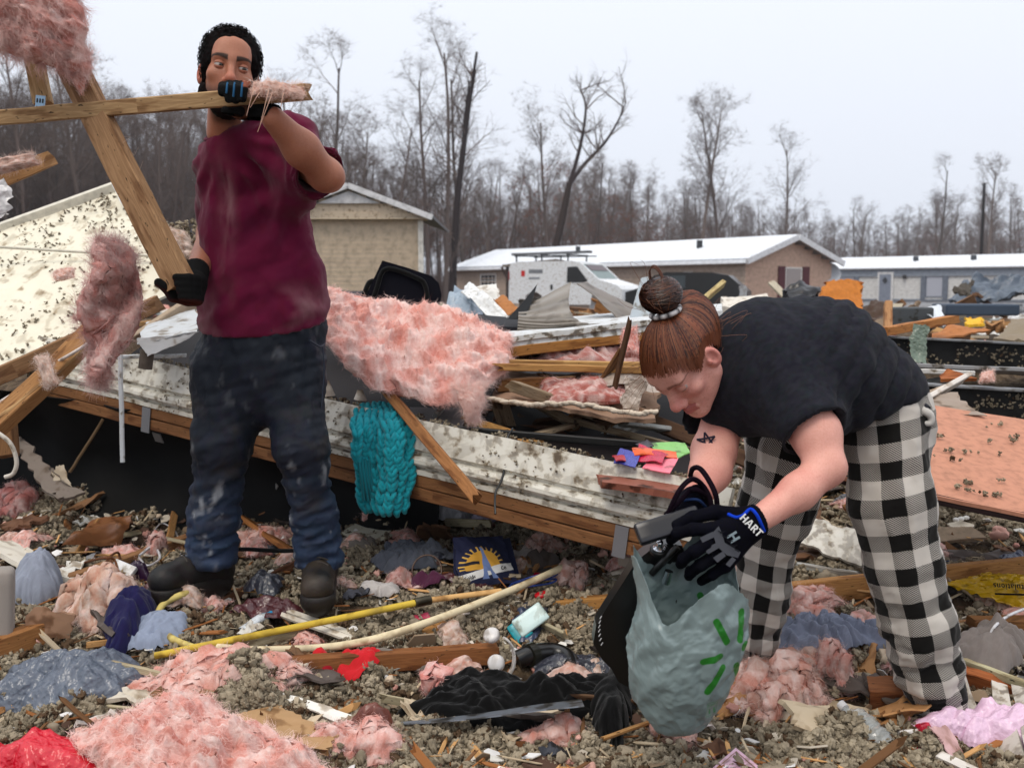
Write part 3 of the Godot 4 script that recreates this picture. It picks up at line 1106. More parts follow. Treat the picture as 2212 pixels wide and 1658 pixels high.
func make_homes() -> void:
	var up := Vector3.UP
	var A := P(1610, 625, 43.0); A.y = -0.6
	var ax := Vector3(-0.62, 0, -0.785)
	var bx := Vector3(0.785, 0, -0.62)
	var L := 21.5
	var W := 6.3
	var t := thing("mobile_home", "tan sided mobile home with white roof and maroon shutters behind the white van", "mobile home", A)
	var mb := MB.new()
	var tan_c := lin(190, 170, 154)
	siding(mb, Vector3.ZERO, ax, L, 2.95, 0.2, tan_c)
	var w1 := part(t, "wall", mb, mats["far"])
	mb = MB.new()
	siding(mb, Vector3.ZERO, bx, W, 2.95, 0.2, lin(210, 178, 158), 0.95)
	part(t, "gable_wall", mb, mats["far"])
	mb = MB.new()
	var e := up * 2.95
	var R := up * 3.98
	var o1 := -bx * 0.35
	var f0 := -ax * 0.3
	var f1 := ax * (L + 0.3)
	slab(mb, o1 + f0 + up * 2.86, o1 + f1 + up * 2.86, bx * W / 2 + f1 + R, bx * W / 2 + f0 + R, 0.07, lin(236, 240, 246))
	slab(mb, bx * (W + 0.35) + f0 + up * 2.86, bx * (W + 0.35) + f1 + up * 2.86, bx * W / 2 + f1 + R, bx * W / 2 + f0 + R, 0.07, lin(236, 240, 246))
	part(t, "roof", mb, mats["far"])
	mb = MB.new()
	slab(mb, o1 + f0 * 1.1 + up * 2.68, o1 + f1 + up * 2.68, o1 + f1 + up * 2.72 - bx * 0.1, o1 + f0 * 1.1 + up * 2.72 - bx * 0.1, 0.16, lin(222, 226, 232))
	part(t, "gutter", mb, mats["far"])
	mb = MB.new()
	for sgn in [0.0, 1.0]:
		var q: Vector3 = (o1 if sgn == 0.0 else bx * (W + 0.35)) + up * 2.68
		slab(mb, q + f0 * 1.15, q + f0 * 1.5, bx * W / 2 + f0 * 1.5 + up * 3.8, bx * W / 2 + f0 * 1.15 + up * 3.8, 0.25, lin(232, 234, 238))
	part(t, "rake_board", mb, mats["far"])
	for k in [4.0, 12.5]:
		mb = MB.new()
		box(mb, Vector3(-0.12, 0, -0.12), Vector3(0.12, 0.5, 0.12), lin(60, 62, 66), Basis.IDENTITY, ax * k + bx * 1.6 + up * 3.4)
		part(t, "vent", mb, mats["far"])
	window_on(t, Vector3.ZERO, bx, 2.75, 1.0, 1.25, 1.6, lin(230, 226, 220), lin(150, 140, 136), Vector2i(3, 2))
	for s in [2.25, 4.05]:
		mb = MB.new()
		box(mb, Vector3(0, 0, -0.03), Vector3(0.48, 1.65, 0.05), lin(96, 52, 56), Basis(bx, up, bx.cross(up)), bx * s + up * 0.98)
		part(t, "shutter", mb, mats["far"])
	window_on(t, Vector3.ZERO, ax, 3.0, 0.9, 0.55, 1.5, lin(230, 228, 226), lin(110, 112, 112))
	window_on(t, Vector3.ZERO, ax, 17.6, 0.9, 1.5, 1.6, lin(230, 228, 226), lin(70, 74, 78), Vector2i(4, 4))
	window_on(t, Vector3.ZERO, ax, 11.6, 0.9, 1.3, 1.6, lin(230, 228, 226), lin(70, 74, 78), Vector2i(3, 4))
	mb = MB.new()
	box(mb, Vector3(0, 0, -0.03), Vector3(0.5, 1.7, 0.05), lin(96, 52, 56), Basis(ax, up, ax.cross(up)), ax * 11.0 + up * 0.9)
	part(t, "shutter", mb, mats["far"])
	mb = MB.new()
	box(mb, Vector3(0, 0, -0.05), Vector3(1.2, 2.1, 0.06), lin(226, 224, 222), Basis(ax, up, ax.cross(up)), ax * 8.6 + up * 0.5)
	var dr := part(t, "door", mb, mats["far"])
	mb = MB.new()
	box(mb, Vector3(0.14, 0.05, -0.08), Vector3(1.06, 2.0, 0.08), lin(196, 198, 204), Basis(ax, up, ax.cross(up)), ax * 8.6 + up * 0.5)
	part(dr, "door_leaf", mb, mats["far"])
	t = thing("porch_roof", "flat brown porch roof on posts before the tan mobile home", "porch", A + ax * 9.0 - bx * 0.4)
	mb = MB.new()
	slab(mb, up * 2.65, ax * 4.2 + up * 2.65, ax * 4.2 - bx * 2.6 + up * 2.75, -bx * 2.6 + up * 2.95, 0.12, lin(128, 118, 108))
	part(t, "roof", mb, mats["far"])
	for q in [Vector2(0.2, -2.4), Vector2(4.0, -2.4)]:
		mb = MB.new()
		var p: Vector3 = ax * q.x + bx * q.y
		board(mb, p, p + up * 2.75, ax, 0.14, 0.14, lin(74, 60, 54))
		board(mb, p + up * 2.1, p + ax * 0.5 + up * 2.75, bx, 0.1, 0.08, lin(74, 60, 54))
		part(t, "post", mb, mats["far"])
	A = P(1772, 625, 69.0); A.y = -0.6
	var B := P(2212, 625, 60.5); B.y = -0.6
	ax = (B - A).normalized()
	A -= ax * 4.0
	L = 26.0
	t = thing("mobile_home", "long white and grey mobile home with snowy white roof at the right", "mobile home", A)
	mb = MB.new()
	bx = Vector3(ax.z, 0, -ax.x)
	if bx.z > 0: bx = -bx
	siding(mb, up * 0.9, ax, L, 2.0, 2.0, lin(226, 226, 224))
	part(t, "wall", mb, mats["far"])
	mb = MB.new()
	siding(mb, Vector3.ZERO, ax, L, 0.9, 0.9, lin(206, 210, 216))
	part(t, "skirting", mb, mats["far"])
	mb = MB.new()
	box(mb, Vector3(0, 2.45, 0), Vector3(L, 2.98, 0.1), lin(150, 159, 172), Basis(ax, up, -bx), Vector3.ZERO)
	box(mb, Vector3(0, 0.86, 0), Vector3(L, 0.98, 0.06), lin(132, 140, 152), Basis(ax, up, -bx), Vector3.ZERO)
	part(t, "trim_band", mb, mats["far"])
	mb = MB.new()
	slab(mb, -bx * 0.3 - ax * 0.3 + up * 2.94, -bx * 0.3 + ax * (L + 0.3) + up * 2.94, bx * 2.3 + ax * (L + 0.3) + up * 3.75, bx * 2.3 - ax * 0.3 + up * 3.75, 0.08, lin(240, 244, 250))
	slab(mb, bx * 4.9 - ax * 0.3 + up * 2.94, bx * 4.9 + ax * (L + 0.3) + up * 2.94, bx * 2.3 + ax * (L + 0.3) + up * 3.75, bx * 2.3 - ax * 0.3 + up * 3.75, 0.08, lin(240, 244, 250))
	part(t, "roof", mb, mats["far"])
	for k in [10.0, 13.6, 20.0]:
		mb = MB.new()
		box(mb, Vector3(-0.13, 0, -0.13), Vector3(0.13, 0.42, 0.13), lin(70, 74, 80), Basis.IDENTITY, ax * k + bx * 1.2 + up * 3.35)
		part(t, "vent", mb, mats["far"])
	var px_s := func(x: float) -> float:
		var dirn := P(x, 625, 1.0) - Vector3(0, CAM_H, 0)
		return (A.x * dirn.z - A.z * dirn.x) / (ax.z * dirn.x - ax.x * dirn.z)
	var s0: float = px_s.call(1897)
	var s1: float = px_s.call(1931)
	mb = MB.new()
	box(mb, Vector3(s0, 0.7, 0), Vector3(s1, 2.75, 0.14), lin(232, 232, 232), Basis(ax, up, -bx), Vector3.ZERO)
	dr = part(t, "door", mb, mats["far"])
	mb = MB.new()
	box(mb, Vector3(s0 + 0.14, 0.7, 0.1), Vector3(s1 - 0.14, 2.6, 0.17), lin(140, 148, 164), Basis(ax, up, -bx), Vector3.ZERO)
	part(dr, "door_leaf", mb, mats["far"])
	mb = MB.new()
	var dc := ax * ((s0 + s1) / 2) - bx * 0.19 + up * 2.2
	plate(mb, [dc - ax * 0.17, dc + up * 0.22, dc + ax * 0.17, dc - up * 0.22], -bx, 0.04, lin(50, 54, 62))
	part(dr, "diamond_window", mb, mats["gloss"])
	for q in [[2000, 2038], [1812, 1846], [1790, 1800]]:
		s0 = px_s.call(q[0]); s1 = px_s.call(q[1])
		for sx in [s0 - 0.3, s1]:
			mb = MB.new()
			box(mb, Vector3(sx, 0.98, 0), Vector3(sx + 0.3, 2.5, 0.09), lin(116, 124, 138), Basis(ax, up, -bx), Vector3.ZERO)
			part(t, "shutter", mb, mats["far"])
		window_on(t, Vector3.ZERO, ax, s0, 1.1, s1 - s0, 1.4, lin(126, 134, 148), lin(180, 184, 196))
	mb = MB.new()
	box(mb, Vector3(-0.1, 0, 0), Vector3(0.1, 0.25, 0.2), lin(60, 60, 60), Basis(ax, up, -bx), ax * (px_s.call(1955) as float) + up * 2.3)
	part(t, "porch_lamp", mb, mats["far"])
	var dS := 20.0
	A = P(608, 625, dS); A.y = -0.6
	B = P(912, 625, dS); B.y = -0.6
	ax = (B - A).normalized()
	W = (B - A).length()
	bx = Vector3(0, 0, -1)
	t = thing("garden_shed", "tan lap-sided shed with shallow gable behind the man in maroon", "shed", A)
	mb = MB.new()
	siding(mb, Vector3.ZERO, ax, W, 2.98, 0.09, lin(214, 196, 172))
	part(t, "wall", mb, mats["far"])
	mb = MB.new()
	siding(mb, up * 3.01 + Vector3(0, 0, 0.18) - ax * 0.1, ax, W + 0.2, 0.06, 0.09, lin(222, 206, 184), 0.5)
	box(mb, Vector3(-0.1, 2.98, -0.3), Vector3(W + 0.1, 3.01, 0.2), lin(206, 190, 168), Basis(ax, up, -bx))
	part(t, "gable", mb, mats["dirty_far"])
	mb = MB.new()
	box(mb, Vector3(W - 0.07, 0, 0.0), Vector3(W + 0.03, 2.98, 0.06), lin(226, 222, 214), Basis(ax, up, -bx))
	part(t, "corner_board", mb, mats["far"])
	mb = MB.new()
	var pk := ax * W / 2 + up * 3.62
	for sgn in [-1.0, 1.0]:
		var ev: Vector3 = ax * (W / 2 + sgn * (W / 2 + 0.22)) + up * 3.01
		slab(mb, ev + Vector3(0, 0, 0.3), pk + Vector3(0, 0, 0.3), pk + Vector3(0, 0, -5.0), ev + Vector3(0, 0, -5.0), 0.05, lin(150, 150, 156))
	part(t, "roof", mb, mats["far"])
	mb = MB.new()
	for sgn in [-1.0, 1.0]:
		var ev: Vector3 = ax * (W / 2 + sgn * (W / 2 + 0.24)) + up * 3.0
		board(mb, ev + Vector3(0, 0, 0.33), pk + Vector3(0, 0, 0.33), Vector3.UP, 0.11, 0.04, lin(226, 226, 228))
	part(t, "rake_board", mb, mats["far"])
	mb = MB.new()
	var vc := ax * W / 2 + up * 3.28 + Vector3(0, 0, 0.25)
	plate(mb, [vc - ax * 0.62, vc + up * 0.24, vc + ax * 0.62], Vector3(0, 0, 1), 0.03, lin(206, 206, 208))
	part(t, "gable_vent", mb, mats["far"])
	A = P(300, 625, 26.0); A.y = -0.6
	t = thing("dark_outbuilding", "dark brown outbuilding with low grey roof just left of the man in maroon", "shed", A)
	mb = MB.new()
	box(mb, Vector3(0, 0, -4), Vector3(3.0, 3.0, 0), lin(58, 48, 44))
	part(t, "wall", mb, mats["far"])
	mb = MB.new()
	slab(mb, Vector3(-0.3, 2.95, 0.4), Vector3(3.3, 3.1, 0.4), Vector3(3.3, 3.4, -4.2), Vector3(-0.3, 3.3, -4.2), 0.1, lin(96, 94, 100))
	part(t, "roof", mb, mats["far"])
	mb = MB.new()
	var pb := P(2117, 625, 84.0)
	tube(mb, [Vector3(pb.x, -0.7, pb.z), Vector3(pb.x, P(2117, 395, 84.0).y, pb.z)], 0.16, lin(40, 36, 36), 8, 0.12)
	solo("utility_pole", "dark upright pole standing before the wood above the grey mobile home", "pole", mb, mats["bark"])
	t = thing("satellite_dish", "pale grey satellite dish near the tan home's right corner", "dish", P(1790, 625, 47.0))
	t.position.y = -0.6
	mb = MB.new()
	lathe(mb, [Vector2(0.0, 0.0), Vector2(0.25, 0.02), Vector2(0.45, 0.08), Vector2(0.55, 0.14), Vector2(0.55, 0.12), Vector2(0.25, -0.01), Vector2(0, -0.03)], Transform3D(Basis(Vector3.RIGHT, 1.1), P(1790, 592, 47.0)), lin(196, 202, 210))
	part(t, "dish", mb, mats["plain"], t.position)
	mb = MB.new()
	tube(mb, [t.position, P(1790, 595, 47.1)], 0.04, lin(120, 122, 126), 6)
	part(t, "mast", mb, mats["plain"], t.position)

# ---------------------------------------------------------------- people
func finger(S, pts: Array, r0: float, r1: float, k := 0.006) -> void:
	for j in range(pts.size() - 1):
		var ra := lerpf(r0, r1, float(j) / (pts.size() - 1))
		var rb := lerpf(r0, r1, float(j + 1) / (pts.size() - 1))
		S.cap(pts[j], pts[j + 1], ra, rb, k)

func hem(t: Node3D, c: Vector3, axis: Vector3, r: float, w: float, col: Color, m: String, sq := 1.0) -> void:
	var fr := frame(c, axis.cross(Vector3(0, 0, 1)), axis)
	var q := []
	for k in range(33): q.append(fr * Vector3(cos(TAU * k / 32.0) * r, sin(TAU * k / 32.0) * r * sq, 0.0015 * sin(k * 1.9)))
	var mb := MB.new()
	tube(mb, q, w, col, 6, -1.0, false)
	part(t, "hem", mb, mats[m])

func skin_mat() -> StandardMaterial3D:
	return mat("skin", Color.WHITE, 0.5, {"spec": 0.4, "sss": 0.05, "tex": ntex("skin_c", [[0.0, c8(232, 205, 198)], [0.45, c8(250, 243, 240)], [1.0, c8(255, 255, 255)]], 0.03, 512, 6, 71, FastNoiseLite.TYPE_SIMPLEX_SMOOTH, 0.0, 0.75), "tri": true, "scale": Vector3(9, 9, 9), "norm": ntex("skin_n", [], 0.12, 512, 4, 72, FastNoiseLite.TYPE_SIMPLEX_SMOOTH, 4.0), "ns": 0.25})

# a head in its own axes: x towards its left ear, y up, z out of the face
func head_shape(female: bool) -> SDF:
	var S := SDF.new(Vector3(-0.105, -0.22, -0.13), Vector3(0.105, 0.145, 0.14), 0.003)
	var k := 0.018
	S.ell(Vector3(0, 0.038 if not female else 0.03, -0.018), Vector3(0.074, 0.088 if not female else 0.078, 0.096 if not female else 0.092), Basis.IDENTITY, k)
	S.ell(Vector3(0, -0.03, 0.028), Vector3(0.060 if not female else 0.057, 0.08, 0.062), Basis.IDENTITY, 0.03)
	for s in [-1.0, 1.0]:
		S.cap(Vector3(0.050 * s, -0.05, 0.0), Vector3(0.012 * s, -0.098, 0.066), 0.024, 0.02, 0.03)
		S.ell(Vector3(0.042 * s, -0.014, 0.058), Vector3(0.022, 0.018, 0.022), Basis.IDENTITY, 0.02)
	S.ell(Vector3(0, -0.104, 0.073), Vector3(0.02, 0.015, 0.018), Basis.IDENTITY, 0.02)
	S.cap(Vector3(-0.036, 0.034, 0.072), Vector3(0, 0.03, 0.081), 0.013, 0.012, 0.015)
	S.cap(Vector3(0.036, 0.034, 0.072), Vector3(0, 0.03, 0.081), 0.013, 0.012, 0.015)
	S.ell(Vector3(0, 0.06, 0.058), Vector3(0.05, 0.04, 0.03), Basis.IDENTITY, 0.03)
	for s in [-1.0, 1.0]:
		S.ell(Vector3(0.032 * s, 0.012, 0.094), Vector3(0.019, 0.0115, 0.014), Basis.IDENTITY, 0.012, true)
		S.ell(Vector3(0.032 * s, 0.011, 0.0715), Vector3(0.0145, 0.0145, 0.0145), Basis.IDENTITY, 0.003)
	S.cap(Vector3(0, 0.022, 0.084), Vector3(0, -0.024, 0.106), 0.0085, 0.012, 0.014)
	S.ell(Vector3(0, -0.031, 0.109), Vector3(0.0145, 0.012, 0.013), Basis.IDENTITY, 0.01)
	for s in [-1.0, 1.0]:
		S.ell(Vector3(0.0155 * s, -0.036, 0.097), Vector3(0.0085, 0.009, 0.011), Basis.IDENTITY, 0.006)
		S.ell(Vector3(0.0075 * s, -0.0445, 0.105), Vector3(0.0045, 0.004, 0.006), Basis.IDENTITY, 0.004, true)
	for s in [-1.0, 1.0]:
		S.cap(Vector3(0, -0.0635, 0.0935), Vector3(0.023 * s, -0.069, 0.0815), 0.0075, 0.004, 0.006)
		S.cap(Vector3(0, -0.0755, 0.0925), Vector3(0.022 * s, -0.0705, 0.0815), 0.0085, 0.004, 0.006)
		S.cap(Vector3(0, -0.0695, 0.103), Vector3(0.024 * s, -0.0695, 0.0875), 0.0022, 0.0015, 0.004, Vector3.ZERO, 1.0, true)
	for s in [-1.0, 1.0]:
		var b := Basis(Vector3.UP, -0.45 * s)
		S.ell(Vector3(0.0775 * s, -0.002, -0.012), Vector3(0.0105, 0.033, 0.02), b, 0.008)
		S.ell(Vector3(0.0865 * s, 0.004, -0.008), Vector3(0.0075, 0.019, 0.011), b, 0.005, true)
		S.ell(Vector3(0.078 * s, -0.002, 0.003), Vector3(0.006, 0.009, 0.005), Basis.IDENTITY, 0.005)
	S.cap(Vector3(0, -0.05, -0.03), Vector3(0, -0.15, -0.07) if not female else Vector3(0, -0.17, -0.045), 0.051 if not female else 0.046, 0.046 if not female else 0.048, 0.03)
	return S

func eyes(t: Node3D, tf: Transform3D, look: Vector3, iris: Color, openness: float, lash: Color, skin: Color) -> void:
	for s in [-1.0, 1.0]:
		var c := Vector3(0.032 * s, 0.011, 0.0725)
		var mb := MB.new()
		var lk := look.normalized()
		ball(mb, Vector3.ZERO, Vector3.ONE * 0.0146, Color.WHITE, 18, 24)
		for k in range(mb.v.size()):
			var ang := mb.v[k].normalized().angle_to(lk)
			mb.c[k] = lin(16, 13, 12) if ang < 0.22 else (iris if ang < 0.46 else lin(178, 166, 158))
			mb.v[k] = tf * (mb.v[k] + c)
			mb.n[k] = tf.basis * mb.n[k]
		part(t, "eye", mb, mat("eye", Color.WHITE, 0.12, {"spec": 0.6}))
		for up in [1.0, -1.0]:
			mb = MB.new()
			var gap: float = openness if up > 0 else -0.36
			var s0 := mb.v.size()
			for j in range(9):
				for q in range(15):
					var a := -1.25 + 2.5 * q / 14.0
					var edge: float = gap * cos(a * 0.95) + (0.05 * s * a if up > 0 else 0.0)
					var b := lerpf(edge, 1.25 * up, j / 8.0)
					var p := Vector3(sin(a) * cos(b), sin(b), cos(a) * cos(b)) * (0.0163 if j > 0 else 0.0150)
					mb.vert(tf * (p + c), Vector3.UP, Vector2.ZERO, (lash if j == 0 else Color(skin.r * 0.86, skin.g * 0.8, skin.b * 0.8)) if up > 0 else (Color(skin.r * 0.6, skin.g * 0.5, skin.b * 0.5) if j == 0 else Color(skin.r * 0.9, skin.g * 0.82, skin.b * 0.82)))
			for j in range(8):
				for q in range(14):
					var b0 := s0 + j * 15 + q
					if up > 0: mb.quad(b0, b0 + 15, b0 + 16, b0 + 1)
					else: mb.quad(b0, b0 + 1, b0 + 16, b0 + 15)
			mb.smooth()
			part(t, "eyelid", mb, mats["skin"])

func brow_amount(p: Vector3, thick: float) -> float:
	var ax := absf(p.x)
	if p.z < 0.04 or ax < 0.011 or ax > 0.056: return 0.0
	var arch := 0.0305 + 0.006 * sin(clampf((ax - 0.011) / 0.045, 0, 1) * 2.6) 
	var hgt := thick * (1.15 - (ax - 0.011) / 0.06)
	return 1.0 - smoothstep(hgt * 0.6, hgt * 1.3, absf(p.y - arch))

func move_mb(mb: MB, tf: Transform3D, v0 := 0) -> void:
	for k in range(v0, mb.v.size()):
		mb.v[k] = tf * mb.v[k]
		mb.n[k] = (tf.basis * mb.n[k]).normalized()

func make_man() -> void:
	var t := thing("person", "person in maroon t-shirt and dirty jeans holding a broken wooden truss", "person", Vector3(P(570, 1260, 3.15).x, 0.0, -3.15))
	t.position = Vector3.ZERO
	var sk := lin(172, 118, 94)
	var hb := Basis(Vector3(0.943, -0.03, -0.33).normalized(), Vector3(0.014, 0.999, -0.05).normalized(), Vector3(0.331, 0.043, 0.943).normalized()).orthonormalized()
	hb = hb * Basis(Vector3(0, 0, 1), -0.10)
	var htf := Transform3D(hb, Vector3(-0.833, 1.622, -3.0))
	var mb := MB.new()
	var S := head_shape(false)
	S.build(mb)
	paint(mb, func(p: Vector3, _n: Vector3) -> Color:
		var c := sk
		var w := nz.get_noise_3dv(p * 2600.0) * 0.07 + nz.get_noise_3dv(p * 700.0) * 0.08
		c = Color(c.r * (1 + w), c.g * (1 + w), c.b * (1 + w))
		var red := exp(-(p - Vector3(0, -0.032, 0.11)).length_squared() / 0.0005) * 0.5 + smoothstep(0.07, 0.085, absf(p.x)) * 0.6
		c = c.lerp(lin(190, 104, 86), clampf(red, 0, 0.6))
		var under := exp(-pow((p.y + 0.006) / 0.007, 2.0) - pow((absf(p.x) - 0.032) / 0.018, 2.0)) * 0.35 * (1.0 if p.z > 0.05 else 0.0)
		c = c.lerp(lin(110, 68, 56), under)
		if p.z > 0.07 and absf(p.x) < 0.026 and absf(p.y + 0.0695) < 0.0135:
			c = c.lerp(lin(138, 82, 74), 0.7)
		var line := -0.03 - 0.35 * clampf(p.z - 0.02, 0, 0.05)
		var st := smoothstep(line + 0.012, line - 0.02, p.y) * smoothstep(-0.03, -0.01, p.z) * smoothstep(-0.145, -0.125, p.y)
		st = maxf(st, smoothstep(0.012, 0.004, absf(p.y + 0.056)) * smoothstep(0.03, 0.02, absf(p.x)) * smoothstep(0.07, 0.08, p.z))
		c = c.lerp(lin(46, 34, 30), clampf(st, 0, 1) * 0.75)
		var br := brow_amount(p, 0.0075)
		return c.lerp(lin(26, 19, 17), br * 0.92))
	move_mb(mb, htf)
	var v0 := mb.v.size()
	var neck := htf * Vector3(0, -0.15, -0.075)
	S = SDF.new(P(410, 780, 3.4) - Vector3(0.1, 0, 0.1), P(740, 230, 2.6) + Vector3(0.05, 0.05, 0.2), 0.009)
	S.cap(neck + Vector3(0, 0.04, -0.01), P(520, 350, 3.17), 0.046, 0.075, 0.03)
	S.cap(P(500, 340, 3.16), P(610, 335, 3.1), 0.07, 0.07, 0.04)
	S.cap(P(548, 400, 3.13), P(565, 690, 3.13), 0.11, 0.12, 0.05, Vector3(0, 0, 1), 0.7)
	S.cap(P(625, 325, 3.07), P(698, 374, 2.93), 0.055, 0.05, 0.03)
	S.cap(P(703, 376, 2.90), P(652, 322, 2.82), 0.043, 0.048, 0.03)
	S.cap(P(652, 322, 2.82), P(590, 256, 2.75), 0.047, 0.033, 0.03)
	S.ell(P(712, 384, 2.90), Vector3(0.04, 0.036, 0.04), Basis.IDENTITY, 0.03)
	S.cap(P(465, 350, 3.2), P(458, 510, 3.3), 0.055, 0.045, 0.03)
	S.cap(P(458, 510, 3.3), P(420, 596, 2.95), 0.045, 0.032, 0.03)
	S.build(mb)
	for k in range(v0, mb.v.size()):
		var p := mb.v[k]
		var w := nz.get_noise_3dv(p * 500.0) * 0.12 + nz.get_noise_3dv(p * 3000.0) * 0.06
		mb.c[k] = Color(sk.r * (0.94 + w), sk.g * (0.90 + w), sk.b * (0.88 + w))
	part(t, "body", mb, skin_mat())
	eyes(t, htf, Vector3(0.42, -0.22, 1.0), lin(48, 30, 20), 0.13, lin(20, 15, 14), sk)
	mb = MB.new()
	S = SDF.new(Vector3(-0.12, -0.06, -0.15), Vector3(0.12, 0.17, 0.12), 0.0035)
	S.ell(Vector3(0, 0.05, -0.022), Vector3(0.086, 0.099, 0.104), Basis.IDENTITY, 0.01)
	for s in [-1.0, 1.0]:
		S.ell(Vector3(0.022 * s, -0.02, 0.125), Vector3(0.049, 0.106, 0.12), Basis.IDENTITY, 0.006, true)
	S.ell(Vector3(0, -0.075, -0.01), Vector3(0.2, 0.075, 0.2), Basis.IDENTITY, 0.01, true)
	for s in [-1.0, 1.0]:
		S.ell(Vector3(0.085 * s, -0.01, -0.01), Vector3(0.03, 0.036, 0.022), Basis.IDENTITY, 0.006, true)
		S.cap(Vector3(0.070 * s, 0.04, 0.028), Vector3(0.068 * s, -0.03, 0.024), 0.009, 0.007, 0.01)
	S.build(mb)
	puff(mb, func(p: Vector3, n: Vector3) -> float: return (nz2.get_noise_3dv(p * 6500.0) * -0.005 + nz.get_noise_3dv(p * 1500.0) * 0.006) * smoothstep(-0.02, 0.03, p.y + 0.02))
	paint(mb, func(p: Vector3, _n: Vector3) -> Color: return tone(lin(20, 16, 16), 0.3))
	var hv := mb.v.duplicate()
	var hn := mb.n.duplicate()
	move_mb(mb, htf)
	part(t, "hair", mb, mat("hair_dark", Color.WHITE, 0.7, {"spec": 0.12}))
	var cb := MB.new()
	for k in range(1500):
		var q := rng.randi_range(0, hv.size() - 1)
		var p := hv[q]
		if hn[q].dot(p - Vector3(0, 0.03, -0.02)) < 0.05 or (p.z > 0.035 and p.y < 0.105): continue
		var n := hn[q]
		var a := n.cross(rv()).normalized()
		var b := n.cross(a)
		var rr := rng.randf_range(0.003, 0.0055)
		var pts := []
		var ph := rng.randf() * TAU
		for j in range(7):
			var g := ph + j * 0.9
			pts.append(htf * (p + n * (0.001 + j * 0.0012) + a * cos(g) * rr + b * sin(g) * rr))
		tube(cb, pts, 0.0009, tone(lin(20, 16, 15), 0.35), 3, 0.0006, false)
	var cu := part(t, "curls", cb, mats["hair_dark"])
	cu.set_meta("kind", "stuff")
	mb = MB.new()
	S = SDF.new(Vector3(-0.1, -0.15, -0.05), Vector3(0.1, 0.02, 0.12), 0.0035)
	for s in [-1.0, 1.0]:
		S.cap(Vector3(0.060 * s, -0.02, 0.012), Vector3(0.055 * s, -0.055, 0.012), 0.012, 0.02, 0.012)
		S.cap(Vector3(0.052 * s, -0.058, 0.012), Vector3(0.014 * s, -0.106, 0.066), 0.026, 0.027, 0.015)
	S.ell(Vector3(0, -0.106, 0.07), Vector3(0.03, 0.026, 0.026), Basis.IDENTITY, 0.015)
	S.build(mb)
	puff(mb, func(p: Vector3, n: Vector3) -> float: return nz2.get_noise_3dv(p * 9000.0) * -0.004 + nz.get_noise_3dv(p * 3000.0) * 0.003)
	paint(mb, func(p: Vector3, _n: Vector3) -> Color: return tone(lin(24, 18, 17), 0.3))
	move_mb(mb, htf)
	part(t, "beard", mb, mats["hair_dark"])
	mb = MB.new()
	S = SDF.new(Vector3(P(405, 600, 3.2).x, P(560, 790, 3.2).y, -3.48), Vector3(P(745, 600, 2.8).x, P(560, 215, 3.0).y, -2.74), 0.0085)
	S.cap(P(546, 400, 3.13), P(566, 640, 3.13), 0.164, 0.190, 0.05, Vector3(0, 0, 1), 0.66)
	S.cap(P(566, 640, 3.13), P(569, 760, 3.13), 0.190, 0.207, 0.03, Vector3(0, 0, 1), 0.66)
	S.cap(P(484, 350, 3.14), P(612, 318, 3.05), 0.072, 0.086, 0.06)
	S.cap(P(488, 322, 3.06), P(620, 296, 3.06), 0.058, 0.066, 0.05)
	S.cap(P(530, 288, 3.08), P(610, 288, 3.07), 0.05, 0.06, 0.04)
	S.cap(P(474, 372, 3.19), P(468, 560, 3.29), 0.062, 0.066, 0.04)
	S.cap(P(612, 318, 3.08), P(691, 374, 2.935), 0.085, 0.076, 0.05, Vector3.ZERO, 1.0, false, true)
	S.cap(P(630, 425, 3.03), P(655, 360, 3.0), 0.06, 0.05, 0.06)
	S.cap(P(640, 338, 3.03), P(712, 388, 2.90), 0.058, 0.072, 0.01, Vector3.ZERO, 1.0, true)
	S.cap(P(488, 240, 3.04), P(484, 280, 3.07), 0.062, 0.052, 0.012, Vector3.ZERO, 1.0, true)
	var ha := P(425, 708, 3.13)
	var hbb := P(713, 692, 3.13)
	var hc := P(569, 733, 2.985)
	var hn0 := (hbb - ha).cross(hc - ha).normalized()
	if hn0.y > 0: hn0 = -hn0
	S.plane(ha, hn0, 0.006)
	S.cap(P(569, 715, 3.13), P(570, 800, 3.13), 0.176, 0.19, 0.01, Vector3(0, 0, 1), 0.66, true)
	S.build(mb)
	var armpit := P(640, 400, 3.0)
	var neckp := P(495, 300, 3.05)
	puff(mb, func(p: Vector3, n: Vector3) -> float:
		var q := p - armpit
		var ang := atan2(q.y, q.x)
		var dist := q.length()
		var w := sin(ang * 11.0 + nz.get_noise_3dv(p * 400.0) * 3.0) * 0.008 * smoothstep(0.06, 0.16, dist) * smoothstep(0.42, 0.12, dist)
		var q2 := p - neckp
		w += sin(atan2(q2.x, -q2.y) * 15.0 + nz.get_noise_3dv(p * 350.0) * 2.5) * 0.006 * smoothstep(0.08, 0.16, q2.length()) * smoothstep(0.62, 0.2, q2.length())
		var low := smoothstep(1.2, 0.98, p.y)
		w += low * (sin((p.x * 0.9 + p.y * 0.35) * 60.0 + nz.get_noise_3dv(p * 500.0) * 4.0) * 0.004 + sin((p.y * 1.2 - p.x * 0.5) * 45.0 + nz.get_noise_3dv(p * 400.0 + Vector3(9, 0, 0)) * 4.0) * 0.005)
		w += nz.get_noise_3dv(p * 420.0) * 0.009
		var fr := 1.0 - absf(nz.get_noise_3dv(Vector3(p.x * 800.0 + p.y * 250.0, p.y * 330.0 - p.x * 200.0, p.z * 300.0))) * 3.0
		w += fr * 0.0045
		w *= smoothstep(0.0, 0.05, (p - ha).dot(-hn0))
		return w)
	var dust := P(485, 440, 3.0)
